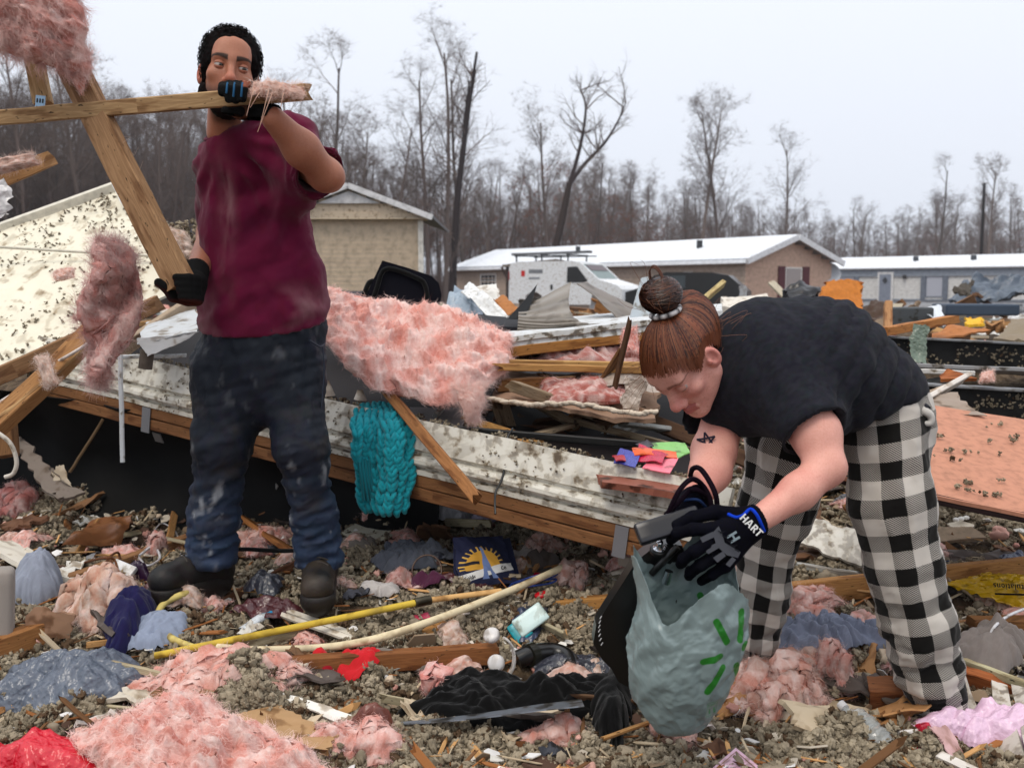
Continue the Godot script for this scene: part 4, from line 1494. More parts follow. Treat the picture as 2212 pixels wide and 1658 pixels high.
	paint(mb, func(p: Vector3, n: Vector3) -> Color:
		var c := lin(92, 20, 48)
		var w := nz.get_noise_3dv(p * 400.0) * 0.18
		c = Color(c.r * (1 + w), c.g * (1 + w), c.b * (1 + w))
		var q := p - dust
		var a := exp(-pow(q.x / 0.022, 2.0) - pow(q.y / 0.12, 2.0)) * clampf(0.5 + nz.get_noise_3dv(Vector3(p.x * 2600.0, p.y * 500.0, 0)) * 1.6, 0, 1) * 0.38
		var low := smoothstep(1.04, 0.95, p.y) * clampf(nz.get_noise_3dv(p * 600.0) * 1.5, 0, 1) * 0.3
		return c.lerp(lin(170, 140, 140), (a + low) * (1.0 if n.z > 0 else 0.0)))
	var sh := part(t, "t_shirt", mb, mat("jersey", Color.WHITE, 0.9, {"norm": texs["weave_n"], "ns": 0.3, "tri": true, "scale": Vector3(10, 10, 10), "rim": 0.25, "spec": 0.2}))
	mb = MB.new()
	var ring := []
	for k in range(25):
		var a := TAU * k / 24.0
		ring.append(P(485, 281, 3.075) + Vector3(cos(a) * 0.058, cos(a) * 0.022 - 0.004 - sin(a) * 0.022, sin(a) * 0.056))
	tube(mb, ring, 0.0055, lin(84, 18, 44), 6)
	part(sh, "collar", mb, mats["jersey"])
	hem(sh, P(690, 373, 2.937), P(691, 374, 2.935) - P(612, 318, 3.08), 0.0745, 0.0045, lin(78, 16, 40), "jersey")
	mb = MB.new()
	S = SDF.new(Vector3(P(395, 600, 3.15).x, P(560, 1235, 3.2).y, -3.42), Vector3(P(750, 600, 3.1).x, P(560, 690, 3.1).y, -2.9), 0.009)
	S.cap(P(567, 715, 3.13), P(560, 790, 3.13), 0.188, 0.190, 0.04, Vector3(0, 0, 1), 0.64)
	S.cap(P(492, 800, 3.13), P(478, 950, 3.09), 0.106, 0.086, 0.035)
	S.cap(P(478, 950, 3.09), P(464, 1120, 3.13), 0.082, 0.066, 0.03)
	S.cap(P(462, 1120, 3.13), P(459, 1205, 3.15), 0.073, 0.069, 0.03, Vector3.ZERO, 1.0, false, true)
	S.cap(P(630, 800, 3.13), P(648, 960, 3.06), 0.094, 0.074, 0.035)
	S.cap(P(648, 960, 3.06), P(680, 1120, 3.12), 0.076, 0.062, 0.03)
	S.cap(P(680, 1120, 3.12), P(692, 1215, 3.14), 0.062, 0.068, 0.03, Vector3.ZERO, 1.0, false, true)
	S.build(mb)
	puff(mb, func(p: Vector3, n: Vector3) -> float:
		var y := p.y
		var w := nz.get_noise_3dv(p * 450.0) * 0.011
		var shin := smoothstep(0.62, 0.2, y)
		var hip := smoothstep(0.62, 0.8, y)
		var r1 := 1.0 - absf(nz.get_noise_3dv(Vector3(p.x * 350.0 + y * 200.0, y * 1400.0 - p.x * 400.0, p.z * 350.0))) * 2.6
		var r2 := 1.0 - absf(nz.get_noise_3dv(Vector3(p.x * 1100.0 + 70.0, y * 420.0 + p.x * 600.0, p.z * 520.0))) * 2.6
		w += r1 * (0.004 + shin * 0.009) + r2 * (0.006 + hip * 0.004)
		return w)
	paint(mb, func(p: Vector3, n: Vector3) -> Color:
		var c := lin(27, 31, 40)
		var w := nz.get_noise_3dv(p * 350.0) * 0.4
		var fade := smoothstep(0.55, 0.1, p.y) * 0.8
		c = c.lerp(lin(50, 66, 92), clampf(fade + w * 0.5, 0, 1))
		var mud := clampf(nz.get_noise_3dv(p * 700.0 + Vector3(5, 5, 5)) * 1.6 - 0.1, 0, 1) * 0.55
		c = c.lerp(lin(62, 54, 46), mud * smoothstep(0.8, 0.5, p.y))
		var s := clampf(nz.get_noise_3dv(Vector3(p.x * 1300.0, p.y * 600.0, p.z * 1300.0)) * 5.0 - 1.5, 0, 1)
		var reg := exp(-pow((p.y - 0.18) / 0.13, 2.0)) * smoothstep(-0.72, -0.62, p.x) * 1.2 + exp(-pow((p.y - 0.25) / 0.2, 2.0)) * 0.4 + 0.10
		return c.lerp(lin(190, 194, 198), clampf(s * reg, 0, 0.85)))
	var jn := part(t, "jeans", mb, mat("denim", Color.WHITE, 0.55, {"norm": texs["weave_n"], "ns": 0.8, "tri": true, "scale": Vector3(14, 14, 14), "spec": 0.3}))
	mb = MB.new()
	tube(mb, curve([P(668, 735, 2.985), P(690, 748, 3.02), P(702, 742, 3.08)], 10), 0.003, lin(40, 46, 58), 5)
	tube(mb, curve([P(696, 745, 3.06), P(700, 800, 3.07), P(694, 880, 3.07)], 10), 0.0022, lin(52, 58, 70), 5)
	part(jn, "pocket_seam", mb, mats["denim"])
	for s in [0, 1]:
		mb = MB.new()
		var heel: Vector3 = [P(468, 1228, 3.20), P(692, 1228, 3.20)][s]
		var toe: Vector3 = [P(356, 1250, 3.04), P(686, 1268, 2.99)][s]
		var gl := minf(gy(toe.x, toe.z), gy(heel.x, heel.z)) + 0.01
		var bt := thing("tmp", "", "")
		remove_child(bt)
		bt.name = "boot"
		t.add_child(bt, true)
		S = SDF.new(heel.min(toe) - Vector3(0.1, 0.1, 0.1), heel.max(toe) + Vector3(0.1, 0.18, 0.1), 0.006)
		var dirn := (toe - heel)
		dirn.y = 0
		dirn = dirn.normalized()
		S.cap(heel + Vector3(0, 0.10, 0), heel + Vector3(0, 0.0, 0), 0.052, 0.05, 0.02)
		S.cap(heel, toe, 0.05, 0.043, 0.03)
		S.cap(heel + Vector3(0, 0.05, 0) + dirn * 0.04, heel.lerp(toe, 0.7) + Vector3(0, 0.01, 0), 0.048, 0.04, 0.03)
		S.ell(toe, Vector3(0.05, 0.042, 0.05), Basis.IDENTITY, 0.02)
		S.build(mb)
		puff(mb, func(p: Vector3, _n: Vector3) -> float: return nz.get_noise_3dv(p * 500.0) * 0.006)
		paint(mb, func(p: Vector3, n: Vector3) -> Color:
			var w := clampf(nz.get_noise_3dv(p * 420.0) * 1.4 + 0.2, 0, 1)
			return lin(26, 24, 23).lerp(lin(84, 72, 60), w * (0.55 if s == 1 else 0.2)))
		part(bt, "upper", mb, mat("leather", Color.WHITE, 0.5, {"spec": 0.4, "norm": texs["fluff_n"], "ns": 0.4, "tri": true, "scale": Vector3(8, 8, 8)}))
		mb = MB.new()
		S = SDF.new(heel.min(toe) - Vector3(0.1, 0.12, 0.1), heel.max(toe) + Vector3(0.1, 0.1, 0.1), 0.006)
		S.cap(heel - Vector3(0, 0.04, 0), toe - Vector3(0, 0.035, 0), 0.053, 0.055, 0.02)
		S.plane(heel.lerp(toe, 0.5) - Vector3(0, 0.018, 0), Vector3.UP, 0.005)
		S.build(mb)
		paint(mb, func(p: Vector3, n: Vector3) -> Color: return tone(lin(34, 30, 27), 0.2))
		part(bt, "sole", mb, mats["leather"])
		mb = MB.new()
		for k in range(5):
			var c := heel.lerp(toe, 0.30 + k * 0.095) + Vector3(0, 0.107 - k * 0.0115, 0)
			var sd := dirn.cross(Vector3.UP)
			tube(mb, curve([c - sd * 0.03 - Vector3(0, 0.012, 0), c + dirn * 0.006 * (1 if k % 2 else -1), c + sd * 0.03 - Vector3(0, 0.012, 0)], 6), 0.003, lin(60, 54, 48), 5)
		part(bt, "laces", mb, mats["leather"])
	var blk := lin(24, 24, 26)
	mb = MB.new()
	S = SDF.new(P(455, 275, 2.9) - Vector3(0.02, 0, 0.02), P(612, 155, 2.6) + Vector3(0.02, 0.02, 0.03), 0.0035)
	var xs := [480.0, 494.5, 509.5, 525.0]
	for k in range(4):
		var x: float = xs[k]
		var ln: float = [200.0, 214.0, 216.0, 213.0][k]
		finger(S, [P(x + 18, 222, 2.80), P(x + 6, 189, 2.782), P(x + 1, 183 + (3 if k == 0 else 0), 2.725), P(x, 192, 2.672), P(x - 1, ln, 2.668)], 0.0125, 0.0105)
	S.cap(P(510, 228, 2.795), P(548, 226, 2.795), 0.024, 0.026, 0.015)
	S.cap(P(520, 236, 2.79), P(580, 249, 2.765), 0.028, 0.033, 0.02)
	finger(S, [P(528, 240, 2.765), P(505, 243, 2.715), P(486, 238, 2.675)], 0.016, 0.011)
	finger(S, [P(546, 215, 2.79), P(548, 189, 2.77), P(540, 183, 2.72)], 0.014, 0.011)
	S.cap(P(560, 245, 2.77), P(593, 256, 2.752), 0.034, 0.038, 0.008, Vector3.ZERO, 1.0, false, true)
	S.cap(P(580, 251, 2.76), P(604, 262, 2.745), 0.033, 0.036, 0.004, Vector3.ZERO, 1.0, true)
	S.build(mb)
	paint(mb, func(p: Vector3, n: Vector3) -> Color:
		var x := 1106.0 + F * p.x / -p.z
		var c := tone(blk, 0.12)
		if x < 484 and p.y > P(480, 207, 2.68).y: return lin(196, 140, 126)
		if x > 537 and x < 556 and p.y > P(545, 205, 2.77).y: return lin(128, 76, 60)
		if p.z < -2.74 and p.y < P(510, 228, 2.78).y and x > 503 and x < 545: return lin(96, 60, 46)
		return c)
	var gl := part(t, "glove", mb, mats["glove"])
	mb = MB.new()
	for k in range(3):
		var x: float = [489.0, 504.5, 521.5][k]
		tube(mb, curve([P(x + 2, 179, 2.69), P(x + 1, 184, 2.663), P(x, 197, 2.654), P(x - 1, 209 - (8 if k == 0 else 0), 2.654)], 8), 0.0028, lin(44, 84, 116), 6)
	part(gl, "stripe", mb, mats["glove"])
	mb = MB.new()
	S = SDF.new(P(325, 665, 2.95) - Vector3(0.02, 0.02, 0.1), P(445, 575, 2.65) + Vector3(0.05, 0.03, 0.03), 0.0035)
	for k in range(4):
		var y := 600.0 + k * 14.0
		finger(S, [P(428, y + 6, 2.87), P(424, y + 2, 2.80), P(408, y, 2.765), P(380 + k * 4, y - 1, 2.762)], 0.0135, 0.011)
	S.cap(P(418, 612, 2.86), P(412, 636, 2.86), 0.034, 0.032, 0.02)
	finger(S, [P(405, 648, 2.85), P(374, 640, 2.82), P(356, 618, 2.805), P(342, 610, 2.80)], 0.018, 0.0125)
	S.cap(P(418, 612, 2.88), P(424, 582, 2.97), 0.036, 0.038, 0.015, Vector3.ZERO, 1.0, false, true)
	S.build(mb)
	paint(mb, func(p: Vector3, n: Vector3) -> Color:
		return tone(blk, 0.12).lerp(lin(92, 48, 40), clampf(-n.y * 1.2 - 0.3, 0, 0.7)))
	gl = part(t, "glove", mb, mats["glove"])
	mb = MB.new()
	tube(mb, [P(409, 577, 2.93), P(418, 580, 2.92), P(436, 586, 2.93)], 0.006, lin(36, 48, 74), 6)
	part(gl, "cuff_trim", mb, mats["glove"])
	make_truss()

func make_truss() -> void:
	var t := thing("broken_truss", "broken wooden roof truss of three timbers lifted by the person in maroon", "truss", Vector3.ZERO)
	var mb := MB.new()
	var pine := lin(196, 142, 92)
	board(mb, P(86, 0, 2.98), P(389, 612, 2.80), Vector3(0.9, 0.45, 0.35), 0.086, 0.036, lin(186, 140, 98), 0.0, 0.006, 10, 0.006)
	part(t, "beam", mb, mats["wood"])
	mb = MB.new()
	var q := []
	for k in range(40):
		var f := k / 39.0
		q.append(P(lerpf(118, 417, f), lerpf(0, 602, f), lerpf(2.97, 2.795, f)) + rv(0.0025))
	for k in range(26):
		var a: Vector3 = q[rng.randi_range(8, 36)]
		tube(mb, [a, a + rv(0.02), a + Vector3(rng.randf_range(0.0, 0.03), rng.randf_range(-0.01, 0.03), 0.01)], 0.0009, lin(196, 176, 160), 3, 0.0004, false)
	var fz := part(t, "splinters", mb, mats["fibre"])
	fz.set_meta("kind", "stuff")
	mb = MB.new()
	board(mb, P(-60, 259, 3.02), P(655, 199, 2.715), Vector3(0, 1, 0.15), 0.043, 0.036, lin(208, 164, 116), 0.0, 0.02, 10, 0.004)
	part(t, "beam", mb, mats["wood"])
	mb = MB.new()
	board(mb, P(62, 60, 3.02), P(93, 224, 2.985), Vector3(1, -0.2, 0), 0.05, 0.034, lin(210, 168, 118), 0.0, 0.002, 6)
	part(t, "upright", mb, mats["wood"])
	mb = MB.new()
	var c := P(86, 226, 2.945)
	var fr := frame(c, Vector3(1, -0.12, 0.1), Vector3(0, 0, 1))
	box(mb, Vector3(-0.014, -0.026, -0.002), Vector3(0.014, 0.026, 0.002), lin(150, 178, 200), fr.basis, c)
	for j in range(2):
		for k in range(3):
			box(mb, Vector3(-0.010 + k * 0.0085, -0.017 + j * 0.022, 0.0021), Vector3(-0.0065 + k * 0.0085, -0.005 + j * 0.022, 0.0035), lin(40, 34, 32), fr.basis, c)
	part(t, "gusset_plate", mb, mat("galv", Color.WHITE, 0.4, {"metal": 0.6, "spec": 0.5}))

func make_woman() -> void:
	var t := thing("person", "person with red hair bun and plaid trousers bending over a plastic bag", "person", Vector3.ZERO)
	var sk := lin(226, 172, 158)
	var hb := Basis(Vector3(0.659, 0.064, 0.749).normalized(), Vector3(-0.65, 0.55, 0.525).normalized(), Vector3(-0.378, -0.833, 0.404).normalized()).orthonormalized()
	var htf := Transform3D(hb, Vector3(0.413, 0.829, -2.381))
	var mb := MB.new()
	var S := head_shape(true)
	S.build(mb)
	paint(mb, func(p: Vector3, _n: Vector3) -> Color:
		var w := nz.get_noise_3dv(p * 900.0) * 0.10 + nz.get_noise_3dv(p * 3500.0) * 0.08
		var c := Color(sk.r * (1 + w), sk.g * (1 + w * 1.4), sk.b * (1 + w * 1.4))
		var red := exp(-(p - Vector3(0, -0.03, 0.112)).length_squared() / 0.0006) * 0.75
		red += exp(-pow((absf(p.x) - 0.045) / 0.022, 2.0) - pow((p.y + 0.02) / 0.025, 2.0)) * 0.35
		red += smoothstep(0.07, 0.085, absf(p.x)) * 0.5 + clampf(nz.get_noise_3dv(p * 700.0 + Vector3(3, 3, 3)), 0, 1) * 0.5
		c = c.lerp(lin(206, 118, 112), clampf(red, 0, 0.75))
		var fr := smoothstep(0.28, 0.5, nz.get_noise_3dv(p * 9000.0))
		c = c.lerp(lin(168, 104, 88), fr * 0.35)
		if p.z > 0.07 and absf(p.x) < 0.025 and absf(p.y + 0.0695) < 0.0125:
			c = c.lerp(lin(168, 84, 84), 0.75)
		var und := exp(-pow((p.y - 0.001) / 0.006, 2.0) - pow((absf(p.x) - 0.032) / 0.016, 2.0)) * 0.3 * (1.0 if p.z > 0.05 else 0.0)
		c = c.lerp(lin(150, 92, 90), und)
		c = c.lerp(lin(112, 70, 54), brow_amount(p, 0.0052) * 0.75)
		return c)
	move_mb(mb, htf)
	var v0 := mb.v.size()
	S = SDF.new(P(1440, 1270, 2.2) - Vector3(0.1, 0.1, 0.55), P(2000, 600, 2.55) + Vector3(0.1, 0.0, 0.52), 0.010)
	var neck := htf * Vector3(0, -0.13, -0.05)
	S.cap(neck, P(1640, 770, 2.5), 0.047, 0.075, 0.03)
	S.cap(P(1650, 785, 2.5), P(1880, 850, 2.56), 0.12, 0.12, 0.05)
	S.cap(P(1690, 830, 2.39), P(1762, 935, 2.31), 0.06, 0.056, 0.03)
	S.cap(P(1762, 935, 2.31), P(1786, 1008, 2.27), 0.053, 0.043, 0.03)
	S.cap(P(1784, 1010, 2.265), P(1725, 1062, 2.225), 0.042, 0.040, 0.025)
	S.cap(P(1725, 1062, 2.225), P(1628, 1130, 2.18), 0.039, 0.028, 0.025)
	S.cap(P(1575, 870, 2.6), P(1542, 975, 2.44), 0.058, 0.052, 0.03)
	S.cap(P(1542, 975, 2.44), P(1535, 1018, 2.38), 0.05, 0.048, 0.03)
	S.cap(P(1535, 1018, 2.38), P(1494, 1094, 2.28), 0.047, 0.030, 0.025)
	S.build(mb)
	for k in range(v0, mb.v.size()):
		var p := mb.v[k]
		var w := nz.get_noise_3dv(p * 800.0) * 0.10 + nz.get_noise_3dv(p * 3500.0) * 0.06
		var c := Color(sk.r * (1 + w), sk.g * (0.97 + w * 1.3), sk.b * (0.96 + w * 1.3))
		c = c.lerp(lin(204, 122, 114), clampf(nz.get_noise_3dv(p * 400.0 + Vector3(3, 1, 3)) * 1.2, 0, 0.5))
		mb.c[k] = c
	part(t, "body", mb, skin_mat())
	eyes(t, htf, Vector3(0, -0.8, 1.0), lin(70, 80, 80), -0.27, lin(60, 36, 30), sk)
	mb = MB.new()
	var tc := P(1527, 951, 2.40)
	var star := []
	for k in range(5):
		var a := PI / 2 + TAU * k * 2 / 5.0 + 0.3
		star.append(Vector2(cos(a), sin(a)) * 0.021)
	var arm_a := P(1575, 870, 2.6)
	var arm_b := P(1542, 975, 2.44)
	for k in range(5):
		var pts := []
		for j in range(7):
			var q: Vector2 = star[k].lerp(star[(k + 1) % 5], j / 6.0)
			var p := tc + Vector3(q.x, q.y, 0)
			var tt := clampf((p - arm_a).dot(arm_b - arm_a) / (arm_b - arm_a).length_squared(), 0, 1)
			var axp := arm_a.lerp(arm_b, tt)
			var rr := lerpf(0.058, 0.052, tt) + 0.0012
			var d := Vector2(p.x - axp.x, p.y - axp.y)
			pts.append(Vector3(p.x, p.y, axp.z + sqrt(maxf(rr * rr - d.x * d.x, 0.0001)) * 1.0))
		tube(mb, pts, 0.0026, lin(48, 44, 58), 5)
	part(t, "tattoo", mb, mats["cloth"])
	var C := Vector3(0, 0.036, -0.02)
	var R := Vector3(0.081, 0.083, 0.101)
	var T := Vector3(0, 0.11, -0.062)
	var edge := curve([Vector3(0, 0.086, 0.080), Vector3(0.03, 0.082, 0.076), Vector3(0.056, 0.068, 0.056), Vector3(0.066, 0.045, 0.042), Vector3(0.072, 0.022, 0.026), Vector3(0.076, 0.036, 0.0), Vector3(0.074, 0.028, -0.03), Vector3(0.064, -0.01, -0.062), Vector3(0.035, -0.055, -0.082), Vector3(0, -0.062, -0.09), Vector3(-0.035, -0.055, -0.082), Vector3(-0.064, -0.01, -0.062), Vector3(-0.074, 0.028, -0.03), Vector3(-0.076, 0.036, 0.0), Vector3(-0.072, 0.022, 0.026), Vector3(-0.066, 0.045, 0.042), Vector3(-0.056, 0.068, 0.056), Vector3(-0.03, 0.082, 0.076), Vector3(0, 0.086, 0.080)], 90)
	var path := func(u: float, v: float, lift: float) -> Vector3:
		var e: Vector3 = edge[int(fposmod(u, 1.0) * 90.0)].lerp(edge[mini(int(fposmod(u, 1.0) * 90.0) + 1, 90)], fposmod(fposmod(u, 1.0) * 90.0, 1.0))
		var a := (e - C) / R
		var b := (T - C) / R
		var la := a.length()
		var lb := b.length()
		var q := a.normalized().slerp(b.normalized(), v)
		var rad := lerpf(la, maxf(1.0, la), smoothstep(0.0, 0.2, v))
		rad = lerpf(rad, lb * 0.98, smoothstep(0.6, 1.0, v)) + lift / 0.09
		return C + q * R * rad
	mb = MB.new()
	sheet(mb, func(u: float, v: float) -> Vector3: return htf * (path.call(u, (0.03 + 0.2 * absf(nz.get_noise_2d(u * 9000.0, 3.0))) * (1.0 - v) + v, 0.001 + nz.get_noise_2d(u * 4000.0, v * 60.0) * 0.004)), 160, 24, 0.0, func(u: float, v: float) -> Color: return tone(lin(120, 76, 54).lerp(lin(52, 28, 18), smoothstep(0.0, 0.15, v)), 0.15))
	var hair := part(t, "hair", mb, mat("hair_red", Color.WHITE, 0.42, {"spec": 0.45}))
	mb = MB.new()
	for k in range(3600):
		var u := rng.randf()
		var s0 := rng.randf_range(-0.01, 0.45)
		if k < 2200: s0 = absf(nz.get_noise_2d(u * 5000.0, 9.0)) * 0.25 + rng.randf_range(-0.09, 0.04)
		var s1 := rng.randf_range(0.8, 1.0)
		var col := lin(46, 21, 13).lerp(lin(132, 70, 42), pow(rng.randf(), 1.8))
		if s0 < 0.05 and rng.randf() < 0.5: col = col.lerp(lin(150, 96, 64), 0.4)
		var lift := rng.randf_range(0.001, 0.0045)
		var du := rng.randf_range(-0.012, 0.012)
		strand(mb, func(f: float) -> Vector3: return htf * (path.call(u + du * sin(f * 3.0), lerpf(s0, s1, f), lift * (0.3 + f))), 9, 0.0011, col)
	for k in range(700):
		var u := rng.randf()
		var back: Vector3 = (path.call(u, 0.0, 0.0) - path.call(u, 0.18, 0.0)).normalized()
		var tip: Vector3 = path.call(u, 0.0, 0.001) + back * rng.randf_range(0.002, 0.016) + ((path.call(u, 0.0, 0.0) as Vector3) - C).normalized() * 0.0015 + rv(0.001)
		strand(mb, func(f: float) -> Vector3: return htf * (tip.lerp(path.call(u, 0.14, 0.003), f)), 4, 0.0007, lin(112, 66, 44))
	var stn := part(hair, "strands", mb, mats["hair_red"])
	stn.set_meta("kind", "stuff")
	mb = MB.new()
	for k in range(46):
		var b := Vector3(rng.randf_range(-0.075, -0.03), rng.randf_range(0.02, 0.09), rng.randf_range(0.03, 0.08)) if k < 16 else Vector3(rng.randf_range(0.0, 0.08), rng.randf_range(-0.07, 0.02), rng.randf_range(-0.12, -0.06))
		if k > 32: b = T + Vector3(rng.randf_range(-0.05, 0.05), 0.05, rng.randf_range(-0.05, 0.03))
		var o := (b - C).normalized() * rng.randf_range(0.02, 0.06)
		var c1 := htf * b
		var c2 := htf * (b + o + rv(0.02))
		var c3 := c2 + Vector3(rng.randf_range(-0.03, 0.02), rng.randf_range(-0.07, -0.01), rng.randf_range(-0.02, 0.02))
		if k > 32: c3 = c2 + rv(0.03)
		var cv := curve([c1, c2, c3], 10)
		tube(mb, cv, 0.0006, lin(120, 74, 48), 3, 0.0003, false)
	stn = part(hair, "wisps", mb, mats["hair_red"])
	stn.set_meta("kind", "stuff")
	mb = MB.new()
	var bc := T + Vector3(0, 0.042, -0.028)
	var up := (bc - T).normalized()
	var sx := up.cross(Vector3(0, 0, 1)).normalized()
	var sy := up.cross(sx)
	ball(mb, Vector3.ZERO, Vector3(0.047, 0.039, 0.047), lin(38, 20, 14), 16, 24, Basis(sx, up, sy), 0.2, 30.0)
	for k in range(mb.v.size()): mb.v[k] = htf * (bc + mb.v[k])
	mb.smooth()
	for k in range(700):
		var a0 := rng.randf() * TAU
		var tilt := rng.randf_range(-0.9, 0.9)
		var rr := rng.randf_range(1.0, 1.09)
		var span := rng.randf_range(1.5, 3.6)
		var hgt := rng.randf_range(-0.85, 0.85)
		var col := lin(36, 18, 12).lerp(lin(88, 48, 30), pow(rng.randf(), 2.0))
		strand(mb, func(f: float) -> Vector3:
			var a := a0 + f * span
			var y := clampf(hgt + tilt * (f - 0.5), -0.95, 0.95)
			var q := Vector3(cos(a) * sqrt(1 - y * y) * 0.047, y * 0.040, sin(a) * sqrt(1 - y * y) * 0.047) * rr
			return htf * (bc + sx * q.x + up * q.y + sy * q.z), 9, 0.0013, col)
	for k in range(3):
		var q := []
		for j in range(12):
			var a := PI * j / 11.0
			q.append(htf * (bc + up * (0.04 + sin(a) * (0.028 + k * 0.002)) + sx * cos(a) * 0.018 + sy * k * 0.003))
		tube(mb, q, 0.0016, lin(92, 54, 36), 4, 0.0012, false)
	part(hair, "bun", mb, mats["hair_red"])
	mb = MB.new()
	var ring := []
	for k in range(25):
		var a := TAU * k / 24.0
		ring.append(htf * (T + up * 0.008 + (sx * cos(a) + sy * sin(a)) * (0.035 + 0.002 * sin(a * 23.0))))
	tube(mb, ring, 0.006, lin(205, 200, 198), 7, -1.0, false, func(run: float) -> Color: return lin(212, 208, 206) if fmod(run * 90.0, 2.0) < 1.2 else lin(52, 46, 48))
	part(hair, "scrunchie", mb, mats["cloth"])
	mb = MB.new()
	S = SDF.new(Vector3(P(1470, 900, 2.6).x, P(1700, 985, 2.3).y, -2.86), Vector3(P(2025, 900, 2.5).x, P(1700, 605, 2.5).y, -2.2), 0.0085)
	S.cap(P(1652, 788, 2.5), P(1760, 800, 2.53), 0.166, 0.178, 0.05, Vector3(0, 0, 1), 1.12)
	S.cap(P(1760, 800, 2.53), P(1872, 850, 2.57), 0.174, 0.130, 0.05, Vector3(0, 0, 1), 1.15)
	S.cap(P(1872, 850, 2.57), P(1914, 905, 2.58), 0.130, 0.114, 0.05, Vector3(0, 0, 1), 1.15)
	S.cap(P(1590, 800, 2.46), P(1650, 780, 2.5), 0.085, 0.13, 0.05)
	S.cap(P(1560, 860, 2.5), P(1720, 870, 2.5), 0.075, 0.10, 0.08)
	S.cap(P(1700, 890, 2.5), P(1800, 900, 2.55), 0.075, 0.09, 0.06)
	S.cap(P(1694, 838, 2.40), P(1760, 930, 2.305), 0.10, 0.080, 0.045, Vector3.ZERO, 1.0, false, true)
	S.cap(P(1580, 850, 2.6), P(1524, 924, 2.53), 0.085, 0.070, 0.04, Vector3.ZERO, 1.0, false, true)
	S.cap(P(1738, 900, 2.335), P(1778, 954, 2.28), 0.060, 0.074, 0.008, Vector3.ZERO, 1.0, true)
	S.cap(P(1560, 880, 2.57), P(1512, 940, 2.51), 0.058, 0.066, 0.008, Vector3.ZERO, 1.0, true)
	S.cap(neck, P(1604, 785, 2.46), 0.064, 0.058, 0.012, Vector3.ZERO, 1.0, true)
	var h1 := P(1990, 856, 2.56)
	var h2 := P(1822, 945, 2.36)
	var h3 := P(1822, 930, 2.75)
	var hn := (h2 - h1).cross(h3 - h1).normalized()
	if hn.x < 0: hn = -hn
	S.plane(h2, hn, 0.006)
	var g1 := P(1603, 945, 2.45)
	var g2 := P(1822, 950, 2.36)
	var g3 := P(1700, 930, 2.75)
	var gn := (g2 - g1).cross(g3 - g1).normalized()
	if gn.y > 0: gn = -gn
	S.plane(g1, gn, 0.01, Vector3(-99, -99, -99), Vector3(99, 99, 99))
	S.cap(P(1886, 866, 2.58), P(1950, 930, 2.6), 0.108, 0.11, 0.01, Vector3(0, 0, 1), 1.15, true)
	S.build(mb)
	var sp_a := P(1640, 700, 2.5)
	puff(mb, func(p: Vector3, n: Vector3) -> float:
		var q := p - sp_a
		var run := q.x * 0.93 - q.y * 0.37 + 0.25 * absf(p.z + 2.52)
		var wob := nz.get_noise_3dv(p * 250.0) * 0.05
		var r1 := pow(absf(sin((run + wob) * 62.0)), 0.6)
		var zone := smoothstep(0.06, 0.16, q.x) * smoothstep(0.44, 0.3, q.x)
		var w := (r1 - 0.7) * 0.013 * zone
		w += nz.get_noise_3dv(p * 420.0) * 0.009
		var r2 := 1.0 - absf(nz.get_noise_3dv(Vector3(p.x * 900.0 + p.y * 420.0, p.y * 350.0 - p.x * 150.0, p.z * 350.0))) * 3.0
		return w + r2 * 0.003)
	paint(mb, func(p: Vector3, n: Vector3) -> Color:
		var w := nz.get_noise_3dv(p * 6000.0) * 0.5 + nz.get_noise_3dv(p * 300.0) * 0.15
		var c := lin(38, 39, 45)
		return Color(c.r * (1 + w), c.g * (1 + w), c.b * (1 + w)))
	var shw := part(t, "t_shirt", mb, mat("heather", Color.WHITE, 0.95, {"norm": texs["weave_n"], "ns": 0.35, "tri": true, "scale": Vector3(10, 10, 10), "rim": 0.12, "spec": 0.08}))
	hem(shw, P(1759, 929, 2.306), P(1760, 930, 2.305) - P(1694, 838, 2.40), 0.0795, 0.0042, lin(34, 35, 41), "heather")
	var plaid := picture("plaid", 256, 256, func(x: int, y: int) -> Color:
		var a := x < 128
		var b := y < 128
		var nzv := nz.get_noise_2d(x * 40.0, y * 40.0) * 0.05
		var tw := posmod(x + y, 16) < 8
		var v := 0.0
		if a and b: v = 0.11
		elif not a and not b: v = 0.84
		else: v = 0.80 if tw else 0.12
		v = clampf(v + nzv, 0, 1)
		return Color(v, v * 0.985, v * 0.96))
	mb = MB.new()
	S = SDF.new(Vector3(P(1575, 900, 2.75).x, P(1900, 1600, 2.5).y, -2.95), Vector3(P(2110, 900, 2.5).x, P(1900, 800, 2.5).y, -2.28), 0.009)
	var near := [P(1912, 900, 2.53), P(1917, 960, 2.51), P(1925, 1085, 2.48), P(1952, 1230, 2.47), P(1980, 1350, 2.48), P(2004, 1450, 2.50), P(2036, 1572, 2.52)]
	var nr := [0.108, 0.098, 0.092, 0.084, 0.080, 0.070, 0.060]
	var far := [P(1790, 890, 2.70), P(1715, 960, 2.72), P(1672, 1100, 2.74), P(1648, 1270, 2.75), P(1628, 1440, 2.78)]
	var fr := [0.13, 0.125, 0.094, 0.064, 0.052]
	S.cap(P(1898, 885, 2.56), P(1800, 890, 2.68), 0.115, 0.125, 0.05)
	S.cap(P(1932, 888, 2.58), P(1928, 930, 2.56), 0.078, 0.094, 0.04)
	for k in range(6): S.cap(near[k], near[k + 1], nr[k], nr[k + 1], 0.03, Vector3.ZERO, 1.0, false, k == 5)
	for k in range(4): S.cap(far[k], far[k + 1], fr[k], fr[k + 1], 0.03, Vector3.ZERO, 1.0, false, k == 3)
	S.cap(P(2012, 1500, 2.51), P(2042, 1600, 2.52), 0.05, 0.052, 0.006, Vector3.ZERO, 1.0, true)
	S.build(mb)
